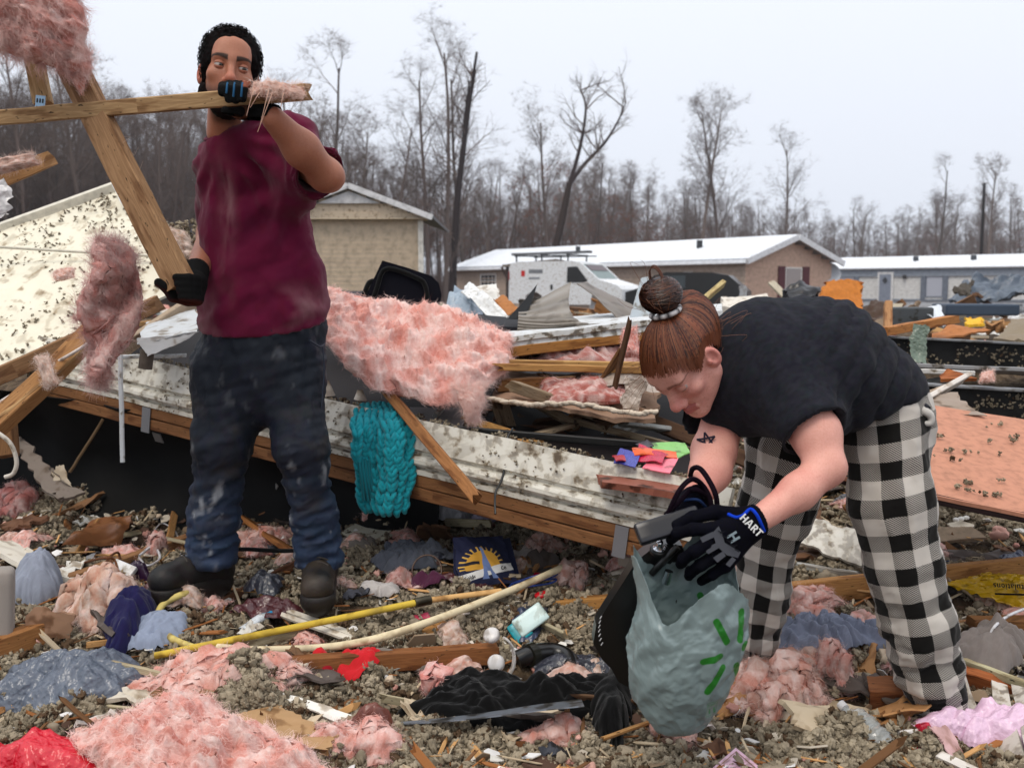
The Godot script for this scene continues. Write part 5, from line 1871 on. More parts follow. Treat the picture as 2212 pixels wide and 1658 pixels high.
	for k in range(mb.v.size()):
		var p := mb.v[k]
		var best := 9.0
		var uvv := Vector2.ZERO
		for lg in [[near, 0.0], [far, 0.021]]:
			var first: Vector3 = lg[0][0]
			var whole: Vector3 = (lg[0][lg[0].size() - 1] - first).normalized()
			for j in range(lg[0].size() - 1):
				var a: Vector3 = lg[0][j]
				var b: Vector3 = lg[0][j + 1]
				var ba := b - a
				var tc2 := clampf((p - a).dot(ba) / ba.length_squared(), 0.0, 1.0)
				var q := p - a - ba * tc2
				if q.length() < best:
					best = q.length()
					var side := whole.cross(Vector3(0, 0, 1)).normalized()
					var fw := side.cross(whole)
					uvv = Vector2(atan2(q.dot(side), q.dot(fw)) * 0.083 / 0.088 + lg[1], (p - first).dot(whole) / 0.088)
		mb.uv[k] = uvv
	puff(mb, func(p: Vector3, n: Vector3) -> float:
		var low := smoothstep(0.35, 0.0, p.y)
		var r1 := 1.0 - absf(nz.get_noise_3dv(Vector3(p.x * 350.0 + p.y * 200.0, p.y * 1100.0 - p.x * 350.0, p.z * 330.0))) * 2.6
		var r2 := 1.0 - absf(nz.get_noise_3dv(Vector3(p.x * 900.0 + 70.0, p.y * 260.0 + p.x * 200.0, p.z * 500.0))) * 2.6
		return nz.get_noise_3dv(p * 400.0) * 0.009 + r1 * (0.003 + low * 0.008) + r2 * 0.0075)
	paint(mb, func(p: Vector3, n: Vector3) -> Color:
		return lin(236, 232, 228).lerp(lin(150, 136, 116), clampf(nz.get_noise_3dv(p * 250.0) * 1.8 - 0.75, 0, 0.5)))
	var tr := part(t, "trousers", mb, mat("plaid", Color.WHITE, 0.95, {"tex": plaid, "spec": 0.1, "rim": 0.2, "norm": texs["weave_n"], "ns": 0.2}))
	mb = MB.new()
	tube(mb, curve([P(1975, 880, 2.47), P(1998, 888, 2.45), P(2012, 900, 2.45), P(2008, 914, 2.45), P(1988, 912, 2.45)], 14), 0.013, lin(196, 192, 186), 10, 0.006)
	tube(mb, curve([P(1968, 858, 2.49), P(1990, 872, 2.47), P(2004, 884, 2.45)], 8), 0.012, lin(46, 46, 52), 8, 0.01)
	part(tr, "waist_roll", mb, mats["cloth"])
	mb = MB.new()
	S = SDF.new(P(2040, 1610, 2.5) - Vector3(0.2, 0.1, 0.15), P(2040, 1560, 2.5) + Vector3(0.2, 0.12, 0.2), 0.007)
	S.cap(P(2046, 1590, 2.54), P(2010, 1600, 2.40), 0.045, 0.038, 0.03)
	S.cap(P(2040, 1560, 2.52), P(2046, 1590, 2.54), 0.04, 0.045, 0.03)
	S.build(mb)
	paint(mb, func(p: Vector3, n: Vector3) -> Color: return tone(lin(40, 36, 36), 0.2))
	part(t, "shoe", mb, mats["leather"])
	var blk := lin(20, 20, 23)
	mb = MB.new()
	S = SDF.new(P(1430, 1275, 2.2) - Vector3(0, 0, 0.06), P(1665, 1080, 2.2) + Vector3(0.01, 0.0, 0.14), 0.0035)
	var W := P(1632, 1128, 2.185)
	var K := [P(1537, 1143, 2.125), P(1532, 1171, 2.115), P(1547, 1199, 2.12), P(1567, 1221, 2.14)]
	for k in range(4):
		S.cap(W.lerp(K[k], 0.15), K[k], 0.026, 0.0165, 0.014)
	finger(S, [K[0], P(1497, 1143, 2.12), P(1464, 1152, 2.145), P(1449, 1166, 2.19)], 0.0155, 0.0115)
	finger(S, [K[1], P(1500, 1191, 2.11), P(1477, 1207, 2.14), P(1470, 1218, 2.19)], 0.0155, 0.0115)
	finger(S, [K[2], P(1514, 1220, 2.12), P(1492, 1236, 2.16), P(1488, 1244, 2.2)], 0.015, 0.011)
	finger(S, [K[3], P(1538, 1241, 2.14), P(1515, 1255, 2.18)], 0.0135, 0.0105)
	finger(S, [P(1600, 1114, 2.19), P(1548, 1106, 2.17), P(1497, 1117, 2.16), P(1461, 1134, 2.165)], 0.019, 0.012)
	S.cap(P(1610, 1134, 2.18), P(1640, 1121, 2.19), 0.038, 0.037, 0.012, Vector3.ZERO, 1.0, false, true)
	S.cap(P(1625, 1128, 2.185), P(1660, 1110, 2.2), 0.030, 0.034, 0.004, Vector3.ZERO, 1.0, true)
	S.build(mb)
	paint(mb, func(p: Vector3, n: Vector3) -> Color: return tone(blk, 0.12))
	var gl := part(t, "glove", mb, mats["glove"])
	mb = MB.new()
	tube(mb, curve([P(1573, 1110, 2.16), P(1590, 1117, 2.145), P(1606, 1112, 2.14), P(1621, 1099, 2.15), P(1634, 1110, 2.138), P(1644, 1130, 2.138), P(1651, 1147, 2.15)], 20), 0.004, lin(28, 62, 190), 6)
	part(gl, "blue_trim", mb, mats["glove"])
	var ux := (P(1640, 1140, 2.135) - P(1612, 1112, 2.138)).normalized()
	letters(gl, "lettering", "HART", 0.017, frame(P(1623, 1134, 2.128), ux, Vector3(-0.12, 0.1, 1)), mats["white_print"])
	letters(gl, "emblem", "H", 0.024, frame(P(1584, 1160, 2.108), (P(1600, 1182, 2.1) - P(1580, 1150, 2.1)).normalized(), Vector3(-0.15, 0.15, 1)), mat("pale_print", c8(140, 156, 164), 0.7, {"vc": false}))
	mb = MB.new()
	var kn := Vector3(-0.2, 0.1, 1).normalized()
	for q in [[[1553, 1136], [1560, 1152], [1566, 1172], [1600, 1192], [1594, 1204], [1570, 1198], [1548, 1178], [1540, 1150]], [[1512, 1161], [1540, 1148], [1546, 1158], [1518, 1171]], [[1521, 1184], [1548, 1172], [1554, 1182], [1530, 1196]], [[1541, 1204], [1562, 1190], [1568, 1200], [1550, 1214]], [[1568, 1218], [1582, 1202], [1590, 1208], [1577, 1224]]]:
		var pts := []
		for a in q:
			var tt: float = clampf((a[0] - 1510.0) / 100.0, 0, 1)
			pts.append(P(a[0], a[1], lerpf(2.098, 2.112, absf(tt - 0.4) * 1.6)))
		plate(mb, pts, kn, 0.006, lin(84, 86, 92), lin(60, 62, 68))
	part(gl, "knuckle_guard", mb, mats["glove"])
	mb = MB.new()
	for k in range(9):
		var a := P(1552 + k * 4.4, 1146 + k * 5.0, 2.094)
		tube(mb, [a, a + Vector3(0.010, 0.004 if k % 2 else -0.006, 0)], 0.0011, lin(30, 30, 34), 4)
	part(gl, "guard_ribs", mb, mats["glove"]).set_meta("kind", "stuff")
	mb = MB.new()
	S = SDF.new(P(1425, 1180, 2.3) - Vector3(0, 0, 0.06), P(1545, 1060, 2.3) + Vector3(0.02, 0.02, 0.12), 0.004)
	S.cap(P(1500, 1082, 2.29), P(1476, 1112, 2.25), 0.036, 0.034, 0.015)
	S.cap(P(1476, 1112, 2.25), P(1450, 1128, 2.225), 0.03, 0.026, 0.015)
	for k in range(4):
		finger(S, [P(1462 - k * 5, 1108 + k * 10, 2.235), P(1440 - k * 2, 1120 + k * 12, 2.20), P(1436, 1134 + k * 11, 2.165), P(1446, 1146 + k * 9, 2.155)], 0.014, 0.011)
	finger(S, [P(1490, 1112, 2.24), P(1478, 1126, 2.2), P(1460, 1134, 2.165)], 0.016, 0.012)
	S.build(mb)
	paint(mb, func(p: Vector3, n: Vector3) -> Color: return tone(blk, 0.12))
	gl = part(t, "glove", mb, mats["glove"])
	mb = MB.new()
	tube(mb, curve([P(1470, 1086, 2.25), P(1486, 1079, 2.235), P(1510, 1080, 2.235), P(1527, 1098, 2.26)], 10), 0.0035, lin(40, 56, 96), 6)
	part(gl, "blue_trim", mb, mats["glove"])
	make_held_things()

func strand(mb: MB, f: Callable, n: int, w: float, col: Color) -> void:
	var s := mb.v.size()
	var pts := []
	for k in range(n + 1): pts.append(f.call(float(k) / n))
	for k in range(n + 1):
		var tn: Vector3 = (pts[mini(k + 1, n)] - pts[maxi(k - 1, 0)]).normalized()
		var view: Vector3 = Vector3(0.2, 0.5, 0.85)
		var sd := tn.cross(view).normalized() * (w * (1.0 if k < n else 0.3))
		var nn := sd.cross(tn).normalized()
		mb.vert(pts[k] - sd, nn, Vector2.ZERO, col)
		mb.vert(pts[k] + sd, nn, Vector2.ZERO, col)
	for k in range(n):
		mb.quad(s + k * 2, s + k * 2 + 1, s + k * 2 + 3, s + k * 2 + 2)

func make_held_things() -> void:
	var c3 := func(cx: float, cy: float, d: float) -> Vector3: return P(1330.7 + cx * 0.2189, 950.5 + cy * 0.2189, d)
	var blk := lin(17, 17, 19)
	var t := thing("chrome_knobbed_case", "glossy black curved plastic panel with chrome knob being pushed into the bag", "panel", Vector3.ZERO)
	var mb := MB.new()
	var pts := []
	for q in [[1470, 1170], [1420, 1165], [1373, 1202], [1339, 1256], [1306, 1307], [1286, 1340], [1280, 1380], [1299, 1414], [1319, 1434], [1333, 1461], [1366, 1480], [1430, 1460], [1450, 1330], [1490, 1230]]:
		pts.append(P(q[0], q[1], 2.235 + (q[1] - 1165.0) * 0.0001))
	plate(mb, pts, (pts[0] - pts[5]).cross(pts[9] - pts[5]).normalized() * 1.0, 0.05, blk, lin(24, 24, 27))
	part(t, "shell", mb, mats["black_gloss"])
	mb = MB.new()
	for k in range(7):
		var a := P(1300 - k * 2.6 + (k * k) * 0.5, 1330 + k * 9.5, 2.19)
		tube(mb, [a, a + Vector3(-0.004, -0.007, 0.0)], 0.0013, lin(190, 190, 190), 4)
	part(t, "edge_lettering", mb, mats["plain"]).set_meta("kind", "stuff")
	mb = MB.new()
	var kp: Vector3 = c3.call(425, 1075, 2.19)
	var kt := Transform3D(Basis(Vector3.RIGHT, 0.5), kp)
	lathe(mb, [Vector2(0.0, 0.0), Vector2(0.016, 0.0), Vector2(0.014, 0.006), Vector2(0.008, 0.01), Vector2(0.008, 0.02), Vector2(0.0072, 0.024), Vector2(0, 0.0245)], kt, Color.WHITE, 18)
	part(t, "knob", mb, mats["chrome"])
	mb = MB.new()
	lathe(mb, [Vector2(0.021, -0.006), Vector2(0.021, 0.002), Vector2(0.016, 0.004), Vector2(0, 0.004)], kt, blk, 18)
	part(t, "knob_base", mb, mats["black_gloss"])
	mb = MB.new()
	tube(mb, [c3.call(490, 1410, 2.17), c3.call(525, 1290, 2.165)], 0.010, Color.WHITE, 12)
	part(t, "chrome_post", mb, mats["chrome"])
	mb = MB.new()
	tube(mb, [c3.call(350, 1320, 2.19), c3.call(610, 1050, 2.17)], 0.008, blk, 8)
	part(t, "rod", mb, mats["black_gloss"])
	for lp in [[[1000, 760, 2.25], [990, 560, 2.22], [920, 400, 2.24], [830, 280, 2.27], [760, 280, 2.30], [735, 350, 2.33]], [[500, 760, 2.2], [600, 540, 2.19], [690, 420, 2.21], [770, 385, 2.24], [860, 450, 2.26], [930, 580, 2.25], [950, 740, 2.24]], [[700, 510, 2.25], [790, 490, 2.235], [870, 540, 2.25], [900, 600, 2.28]], [[490, 740, 2.2], [640, 590, 2.22], [760, 470, 2.25], [850, 470, 2.27]]]:
		mb = MB.new()
		var cs := []
		for q in lp: cs.append(c3.call(q[0], q[1], q[2]))
		tube(mb, curve(cs, 22), 0.0062, lin(22, 21, 22), 8)
		part(t, "strap", mb, mats["glove"])
	mb = MB.new()
	var pa := P(1376, 1152, 2.16)
	var pb := P(1512, 1110, 2.185)
	var x := (pb - pa).normalized()
	var fr := frame((pa + pb) / 2 + Vector3(0, -0.004, 0), x, Vector3(0.1, 0.55, 0.8))
	rbox(mb, Vector3((pb - pa).length(), 0.05, 0.022), 0.006, lin(26, 27, 30), fr, 6)
	solo("black_bar", "flat black plastic bar lying across the two gloved hands", "bar", mb, mats["black_gloss"])
	var bag := picture("bag", 320, 448, func(x: int, y: int) -> Color:
		var p := Vector2(x - 160.0, 224.0 - y)
		var c := c8(126, 143, 143)
		for q in [[51, 100, 76, 53], [111, 110, 108, 53], [24, 16, 61, 23], [123, 25, 128, 30], [68, -4, 37, -55], [103, -8, 116, -51]]:
			var a := Vector2(q[0], q[1])
			var b := Vector2(q[2], q[3])
			var h := clampf((p - a).dot(b - a) / (b - a).length_squared(), 0, 1)
			if p.distance_to(a.lerp(b, h)) < 7.5: return c8(30, 118, 34)
		var f := p - Vector2(52, -104)
		if absf(f.x) < 13 and absf(f.y) < 20 and (absf(f.x) > 11.5 or absf(f.y) > 18.5 or (absf(f.y - 12) < 4 and posmod(x * 3 + y, 5) < 2)): return c8(70, 140, 90)
		if absf(f.y + 6) < 9 and absf(absf(f.x + f.y * 0.2) - 6.0) < 2.0: return c8(70, 140, 90)
		return c)
	mb = MB.new()
	var bcx := P(1477, 1408, 2.12)
	sheet(mb, func(u: float, v: float) -> Vector3:
		var a := u * TAU
		var rim := 0.135 + 0.05 * sin(a * 1.0 + 0.7) * -0.4 + 0.035 * sin(a * 3.0 + 2.0) + 0.02 * nz.get_noise_2d(u * 700.0, 4.0)
		if absf(u - 0.05) < 0.12: rim += 0.075 * (1.0 - absf(u - 0.05) / 0.12)
		if absf(u - 0.8) < 0.15: rim += 0.05
		var y := lerpf(rim, -0.178, pow(v, 0.9))
		var e := clampf((y + 0.178) / 0.33, 0, 1)
		var rad := sqrt(maxf(0.0, 1.0 - pow(1.0 - minf(e * 1.35, 1.0), 2.2))) * lerpf(1.0, 0.92, smoothstep(0.6, 1.0, e))
		var q := Vector3(-cos(a) * 0.121 * rad, y, sin(a) * 0.095 * rad)
		var wp := Vector3(q.x + nz.get_noise_3dv(q * 900.0) * 0.03, q.y * 0.6, q.z + nz.get_noise_3dv(q * 900.0 + Vector3(40, 0, 0)) * 0.03)
		q *= 1.0 + ridge(wp * 1500.0) * 0.075 * (0.4 + rad) + ridge(wp * 3600.0 + Vector3(9, 9, 9)) * 0.02 + crease(q, 9.0) * 0.03 + nz.get_noise_3dv(q * 500.0) * 0.05
		q.x += 0.012 * sin(y * 14.0)
		return bcx + q, 190, 120, 0.0012, fill(Color.WHITE))
	for k in range(mb.v.size()):
		var q := mb.v[k] - bcx
		mb.uv[k] = Vector2((q.x * 1000.0 + 160.0) / 320.0, (224.0 - q.y * 1000.0) / 448.0)
	for k in range(mb.c.size()):
		var w := clampf(nz.get_noise_3dv(mb.v[k] * 900.0) * 2.0 - 0.7, 0, 0.5)
		mb.c[k] = Color(1, 1, 1).lerp(lin(130, 120, 105), w)
	solo("plastic_bag", "open grey-green plastic carrier bag with bright green dashes held by the stooping person", "bag", mb, mat("bag", Color.WHITE, 0.36, {"tex": bag, "spec": 0.6, "back": Color(0.45, 0.45, 0.45), "norm": ntex("bag_n", [], 0.012, 512, 2, 43, FastNoiseLite.TYPE_CELLULAR, 14.0), "ns": 0.2}))

# ---------------------------------------------------------------- shapes of debris
func pv(q: Array) -> Vector3:
	return P(q[0], q[1], q[2])

# a panel over four corners [x, y, distance]; warp bends it, ragged tears its rim
func panel(called: String, label: String, cat: String, q: Array, thick: float, col: Color, m: Material, warp := 0.01, ragged := 0.0, group := "", n := 14) -> MeshInstance3D:
	var mb := MB.new()
	panel_mb(mb, q, thick, col, warp, ragged, n)
	return solo(called, label, cat, mb, m, group)

func panel_mb(mb: MB, q: Array, thick: float, col: Color, warp := 0.01, ragged := 0.0, n := 14) -> void:
	var f := bil(pv(q[0]), pv(q[1]), pv(q[2]), pv(q[3]))
	var nn: Vector3 = (f.call(0.0, 1.0) - f.call(0.0, 0.0)).cross(f.call(1.0, 0.0) - f.call(0.0, 0.0)).normalized()
	if nn.y < 0: nn = -nn
	var sd := rng.randf() * 900.0
	var base_c := pv(q[0])
	var lu := pv(q[0]).distance_to(pv(q[1]))
	var lv := pv(q[0]).distance_to(pv(q[3]))
	sheet(mb, func(u: float, v: float) -> Vector3:
		var uu := u
		var vv := v
		if ragged > 0.0:
			if u < 0.001 or u > 0.999: uu += (nz.get_noise_2d(v * 900.0 * lv, sd) + nz.get_noise_2d(v * 4000.0 * lv, sd + 9.0) * 0.5) * ragged / maxf(lu, 0.05)
			if v < 0.001 or v > 0.999: vv += (nz.get_noise_2d(u * 900.0 * lu, sd + 50.0) + nz.get_noise_2d(u * 4000.0 * lu, sd + 60.0) * 0.5) * ragged / maxf(lv, 0.05)
		var p: Vector3 = f.call(uu, vv)
		if warp > 0.025: p += nn * (crease(p, 6.0) * warp * 0.4)
		return p + nn * (nz.get_noise_2d(u * 130.0 * lu + sd, v * 130.0 * lv) * warp * 2.0), n, n, thick, func(u: float, v: float) -> Color:
			return tone(col, 0.03), lu, lv)

func extrude(mb: MB, prof: Array, a: Vector3, b: Vector3, out: Vector3, up: Vector3, col: Color, seg := 24, wob := 0.0) -> void:
	var m := prof.size()
	for k in range(m - 1):
		var tn: Vector2 = (prof[k + 1] - prof[k]).normalized()
		var nn := (out * tn.y - up * tn.x).normalized()
		var s := mb.v.size()
		for j in range(seg + 1):
			var f := float(j) / seg
			var p := a.lerp(b, f) + up * (nz.get_noise_2d(f * 300.0, 7.0) * wob) + out * (nz.get_noise_2d(f * 300.0, 90.0) * wob)
			for e in [k, k + 1]:
				mb.vert(p + out * prof[e].x + up * prof[e].y, nn, Vector2(f * 3.0, e * 0.1), col)
		for j in range(seg):
			mb.quad(s + j * 2, s + j * 2 + 2, s + j * 2 + 3, s + j * 2 + 1)
	for e in [a, b]:
		var pts := []
		for q in prof: pts.append(e + out * q.x + up * q.y)
		mb.face(pts, col)

# soft fibrous stuff over fn(u, v); thick at its middle, frayed at its rim
func fleece(parent: Node3D, fn: Callable, nu: int, nv: int, thick: float, amp: float, col: Color, fibres: int, flen: float, fray := 0.07, dirt := 0.0, lift := 0.6) -> void:
	var mb := MB.new()
	var sd := rng.randf() * 500.0
	col = col.lerp(Color(0.78, 0.68, 0.65), 0.22)
	var pale := col.lerp(Color(0.94, 0.82, 0.78), 0.6)
	var deep := Color(col.r * 0.94, col.g * 0.76, col.b * 0.72)
	var soil := lin(120, 104, 88)
	var colf := func(u: float, v: float) -> Color:
		var a := nz.get_noise_2d(u * 700.0 + sd, v * 700.0)
		var c := col.lerp(pale, clampf(a * 2.0 + 0.35, 0, 1)).lerp(deep, clampf(-a * 2.4 - 0.1, 0, 1))
		return c.lerp(soil, dirt * clampf(nz.get_noise_2d(u * 420.0 + sd, v * 420.0 + 50.0) * 2.6 + 0.25, 0, 1))
	var base := func(u: float, v: float) -> Vector3:
		var e := fray * (1.0 if u < 0.02 or u > 0.98 or v < 0.02 or v > 0.98 else 0.6)
		return fn.call(u + nz.get_noise_2d(v * 500.0 + sd, u * 90.0) * e, v + nz.get_noise_2d(u * 500.0 + sd, v * 90.0 + 77.0) * e)
	sheet(mb, base, nu, nv, 0.0, colf)
	var top := mb.v.duplicate()
	var nrm := mb.n.duplicate()
	if nrm[(nv / 2) * (nu + 1) + nu / 2].y < 0 and nrm[(nv / 2) * (nu + 1) + nu / 2].z < 0.3:
		for k in range(nrm.size()): nrm[k] = -nrm[k]
	var ids := mb.i.duplicate()
	var m2 := MB.new()
	for side in [1.0, -1.0]:
		for k in range(top.size()):
			var u := float(k % (nu + 1)) / nu
			var v := float(k / (nu + 1)) / nv
			var prof := pow(maxf(0.0, 16.0 * u * (1 - u) * v * (1 - v)), 0.32)
			var p := top[k]
			var rid := 1.0 - absf(nz.get_noise_3dv(p * 1000.0 + Vector3(sd, 0, 0))) * 3.2
			var fine := nz.get_noise_3dv(p * 4500.0 + Vector3(0, sd, 0))
			var h := prof * (thick * 0.5 + (amp * (0.7 * rid + nz.get_noise_3dv(p * 520.0 + Vector3(sd, sd, 0)) * 1.8) + amp * 0.5 * fine) * (1.0 if side > 0 else 0.5))
			m2.vert(p + nrm[k] * (h * side), nrm[k], mb.uv[k], mb.c[k])
	var off := top.size()
	for k in range(0, ids.size(), 3):
		m2.tri(ids[k], ids[k + 1], ids[k + 2])
		m2.tri(off + ids[k], off + ids[k + 2], off + ids[k + 1])
	m2.smooth()
	for k in range(off):
		if m2.n[k].dot(nrm[k]) < 0:
			for j in range(m2.n.size()): m2.n[j] = -m2.n[j]
			break
		elif m2.n[k].dot(nrm[k]) > 0.5: break
	part(parent, "wool", m2, mats["fluff"], parent.position)
	if fibres <= 0: return
	var fb := MB.new()
	for k in range(int(fibres * 3.5)):
		var id := rng.randi_range(0, off - 1)
		if rng.randf() < 0.3:
			var e := rng.randi_range(0, 3)
			if e == 0: id = rng.randi_range(0, nu)
			elif e == 1: id = nv * (nu + 1) + rng.randi_range(0, nu)
			elif e == 2: id = rng.randi_range(0, nv) * (nu + 1)
			else: id = rng.randi_range(0, nv) * (nu + 1) + nu
		var p := m2.v[id] + rv(0.007) + parent.position
		var n := nrm[id]
		var g := nz.get_noise_3dv(p * 900.0) * 9.0
		var tx := n.cross(Vector3(0.3, 0.5, 0.8)).normalized()
		var d := (tx * cos(g) + n.cross(tx) * sin(g) + n * rng.randf_range(-0.1, lift * 0.6) + rv(0.5)).normalized()
		var l := flen * rng.randf_range(0.3, 1.0)
		var w := rng.randf_range(0.00025, 0.0006)
		var c := tone(m2.c[id].lerp(pale, rng.randf() * 0.4), 0.05)
		var s := fb.v.size()
		var sd2 := d.cross(Vector3(0.1, 0.6, 0.8)).normalized() * w
		for j in range(3):
			var ww := sd2 * (1.0 - 0.42 * j)
			fb.vert(p - ww, n, Vector2.ZERO, c)
			fb.vert(p + ww, n, Vector2.ZERO, c)
			d = (d + rv(0.8) + Vector3(0, -0.15, 0)).normalized()
			p += d * (l / 2.0)
		for j in range(2):
			fb.quad(s + j * 2, s + j * 2 + 1, s + j * 2 + 3, s + j * 2 + 2)
	part(parent, "fibres", fb, mats["fibre"], parent.position).set_meta("kind", "stuff")

func pink(tint := 0) -> Color:
	return [lin(238, 176, 164), lin(228, 152, 138), lin(216, 172, 152), lin(190, 118, 110)][tint]

# insulation lying over corners q
func batt(called: String, label: String, q: Array, thick: float, amp: float, col: Color, fibres := 1500, flen := 0.03, dirt := 0.15, n := 44, group := "") -> Node3D:
	var t := thing(called, label, "insulation", (pv(q[0]) + pv(q[2])) / 2, group)
	fleece(t, bil(pv(q[0]), pv(q[1]), pv(q[2]), pv(q[3])), n, n, thick, amp, col, fibres, flen, 0.07, dirt)
	return t

# insulation heaped on the ground round the place seen at (x, y); rx, rz in metres
func heap(called: String, label: String, x: float, y: float, rx: float, rz: float, h: float, col: Color, fibres := 900, flen := 0.025, dirt := 0.25, n := 32, group := "", turn := 0.0) -> Node3D:
	var c := G(x, y)
	var t := thing(called, label, "insulation", c, group)
	var sd := rng.randf() * 300.0
	fleece(t, func(u: float, v: float) -> Vector3:
		var a := u * 2 - 1
		var b := v * 2 - 1
		var q := Vector2(a * sqrt(1 - b * b / 2), b * sqrt(1 - a * a / 2))
		var rr := 1.0 + nz.get_noise_2d(atan2(q.y, q.x) * 60.0, sd) * 0.8
		q = (q * rr).rotated(turn)
		var p := c + Vector3(q.x * rx, 0, -q.y * rz)
		var k := minf(1.0, q.length())
		p.y = gy(p.x, p.z) + 0.012 + h * pow(1.0 - k * k, 0.7) * (0.8 + 0.6 * nz.get_noise_2d(q.x * 150.0 + sd, q.y * 150.0))
		return p, n, n, 0.03, 0.022, col, fibres, flen, 0.05, dirt, 0.8)
	return t

# a plank between two places of the view
func plank(called: String, label: String, a: Array, b: Array, w: float, t: float, col: Color, wide := Vector3(0, 1, 0), jag := [0.0, 0.0], m := "wood", group := "", bow := 0.0) -> MeshInstance3D:
	var mb := MB.new()
	board(mb, pv(a), pv(b), wide, w, t, col, jag[0], jag[1], 8, bow)
	return solo(called, label, "board", mb, mats[m], group)

var clump_meshes := []

# a mound made of grey insulation lumps
func lump_heap(label: String, x: float, y: float, rx: float, rz: float, h: float, n: int) -> void:
	var c := G(x, y)
	var t := thing("grey_insulation", label, "insulation", c)
	var sp := []
	for k in range(n):
		var q := Vector2(sqrt(rng.randf()), 0).rotated(rng.randf() * TAU)
		var p := c + Vector3(q.x * rx, 0, q.y * rz)
		p.y = gy(p.x, p.z) + h * pow(1.0 - q.length_squared(), 0.8) * (0.8 + nz.get_noise_2d(p.x * 900.0, p.z * 900.0)) * (1.0 - 0.3 * rng.randf())
		sp.append([p - c, rng.randf_range(0.7, 1.35)])
	lumps(t, sp)

func make_clump_meshes() -> void:
	for k in range(4):
		var mb := MB.new()
		for j in range(10):
			var c := rv(0.017) * Vector3(1, 0.65, 1)
			var r := rng.randf_range(0.0035, 0.0085)
			ball(mb, c, Vector3(r * rng.randf_range(1.2, 2.4), r, r * rng.randf_range(0.8, 1.3)), tone(Color(1, 1, 1), 0.2), 7, 10, Basis(rv().normalized(), rng.randf() * TAU), 1.1, 230.0)
		for j in range(60):
			var a := rv(0.018) * Vector3(1, 0.7, 1)
			var d := rv().normalized() * rng.randf_range(0.006, 0.014)
			var w := d.cross(rv()).normalized() * 0.0004
			var i0 := mb.vert(a - w, d.normalized(), Vector2.ZERO, Color.WHITE)
			mb.vert(a + w, d.normalized(), Vector2.ZERO, Color.WHITE)
			mb.vert(a + d, d.normalized(), Vector2.ZERO, Color.WHITE)
			mb.tri(i0, i0 + 1, i0 + 2)
		clump_meshes.append(mb.mesh())

# grey insulation lumps sprinkled at the given places
func lumps(parent: Node, spots: Array, called := "insulation_lumps") -> void:
	var small := 0.72 if called == "insulation_lumps" and not parent.name.begins_with("grey_ins") else 1.0
	for kind in range(4):
		var mm := MultiMesh.new()
		mm.transform_format = MultiMesh.TRANSFORM_3D
		mm.use_colors = true
		mm.mesh = clump_meshes[kind]
		var mine := []
		for k in range(kind, spots.size(), 4): mine.append(spots[k])
		mm.instance_count = mine.size()
		for k in range(mine.size()):
			var s: float = mine[k][1] * small
			mm.set_instance_transform(k, Transform3D(Basis(rv().normalized(), rng.randf() * TAU).scaled(Vector3(s, s, s)), mine[k][0]))
			var a := rng.randf()
			mm.set_instance_color(k, lin(112, 102, 86).lerp(lin(176, 163, 141), a) if a > 0.12 else lin(92, 74, 58))
		var o := MultiMeshInstance3D.new()
		o.name = called
		o.multimesh = mm
		o.material_override = mats["clump"]
		parent.add_child(o, true)
		o.set_meta("kind", "stuff")

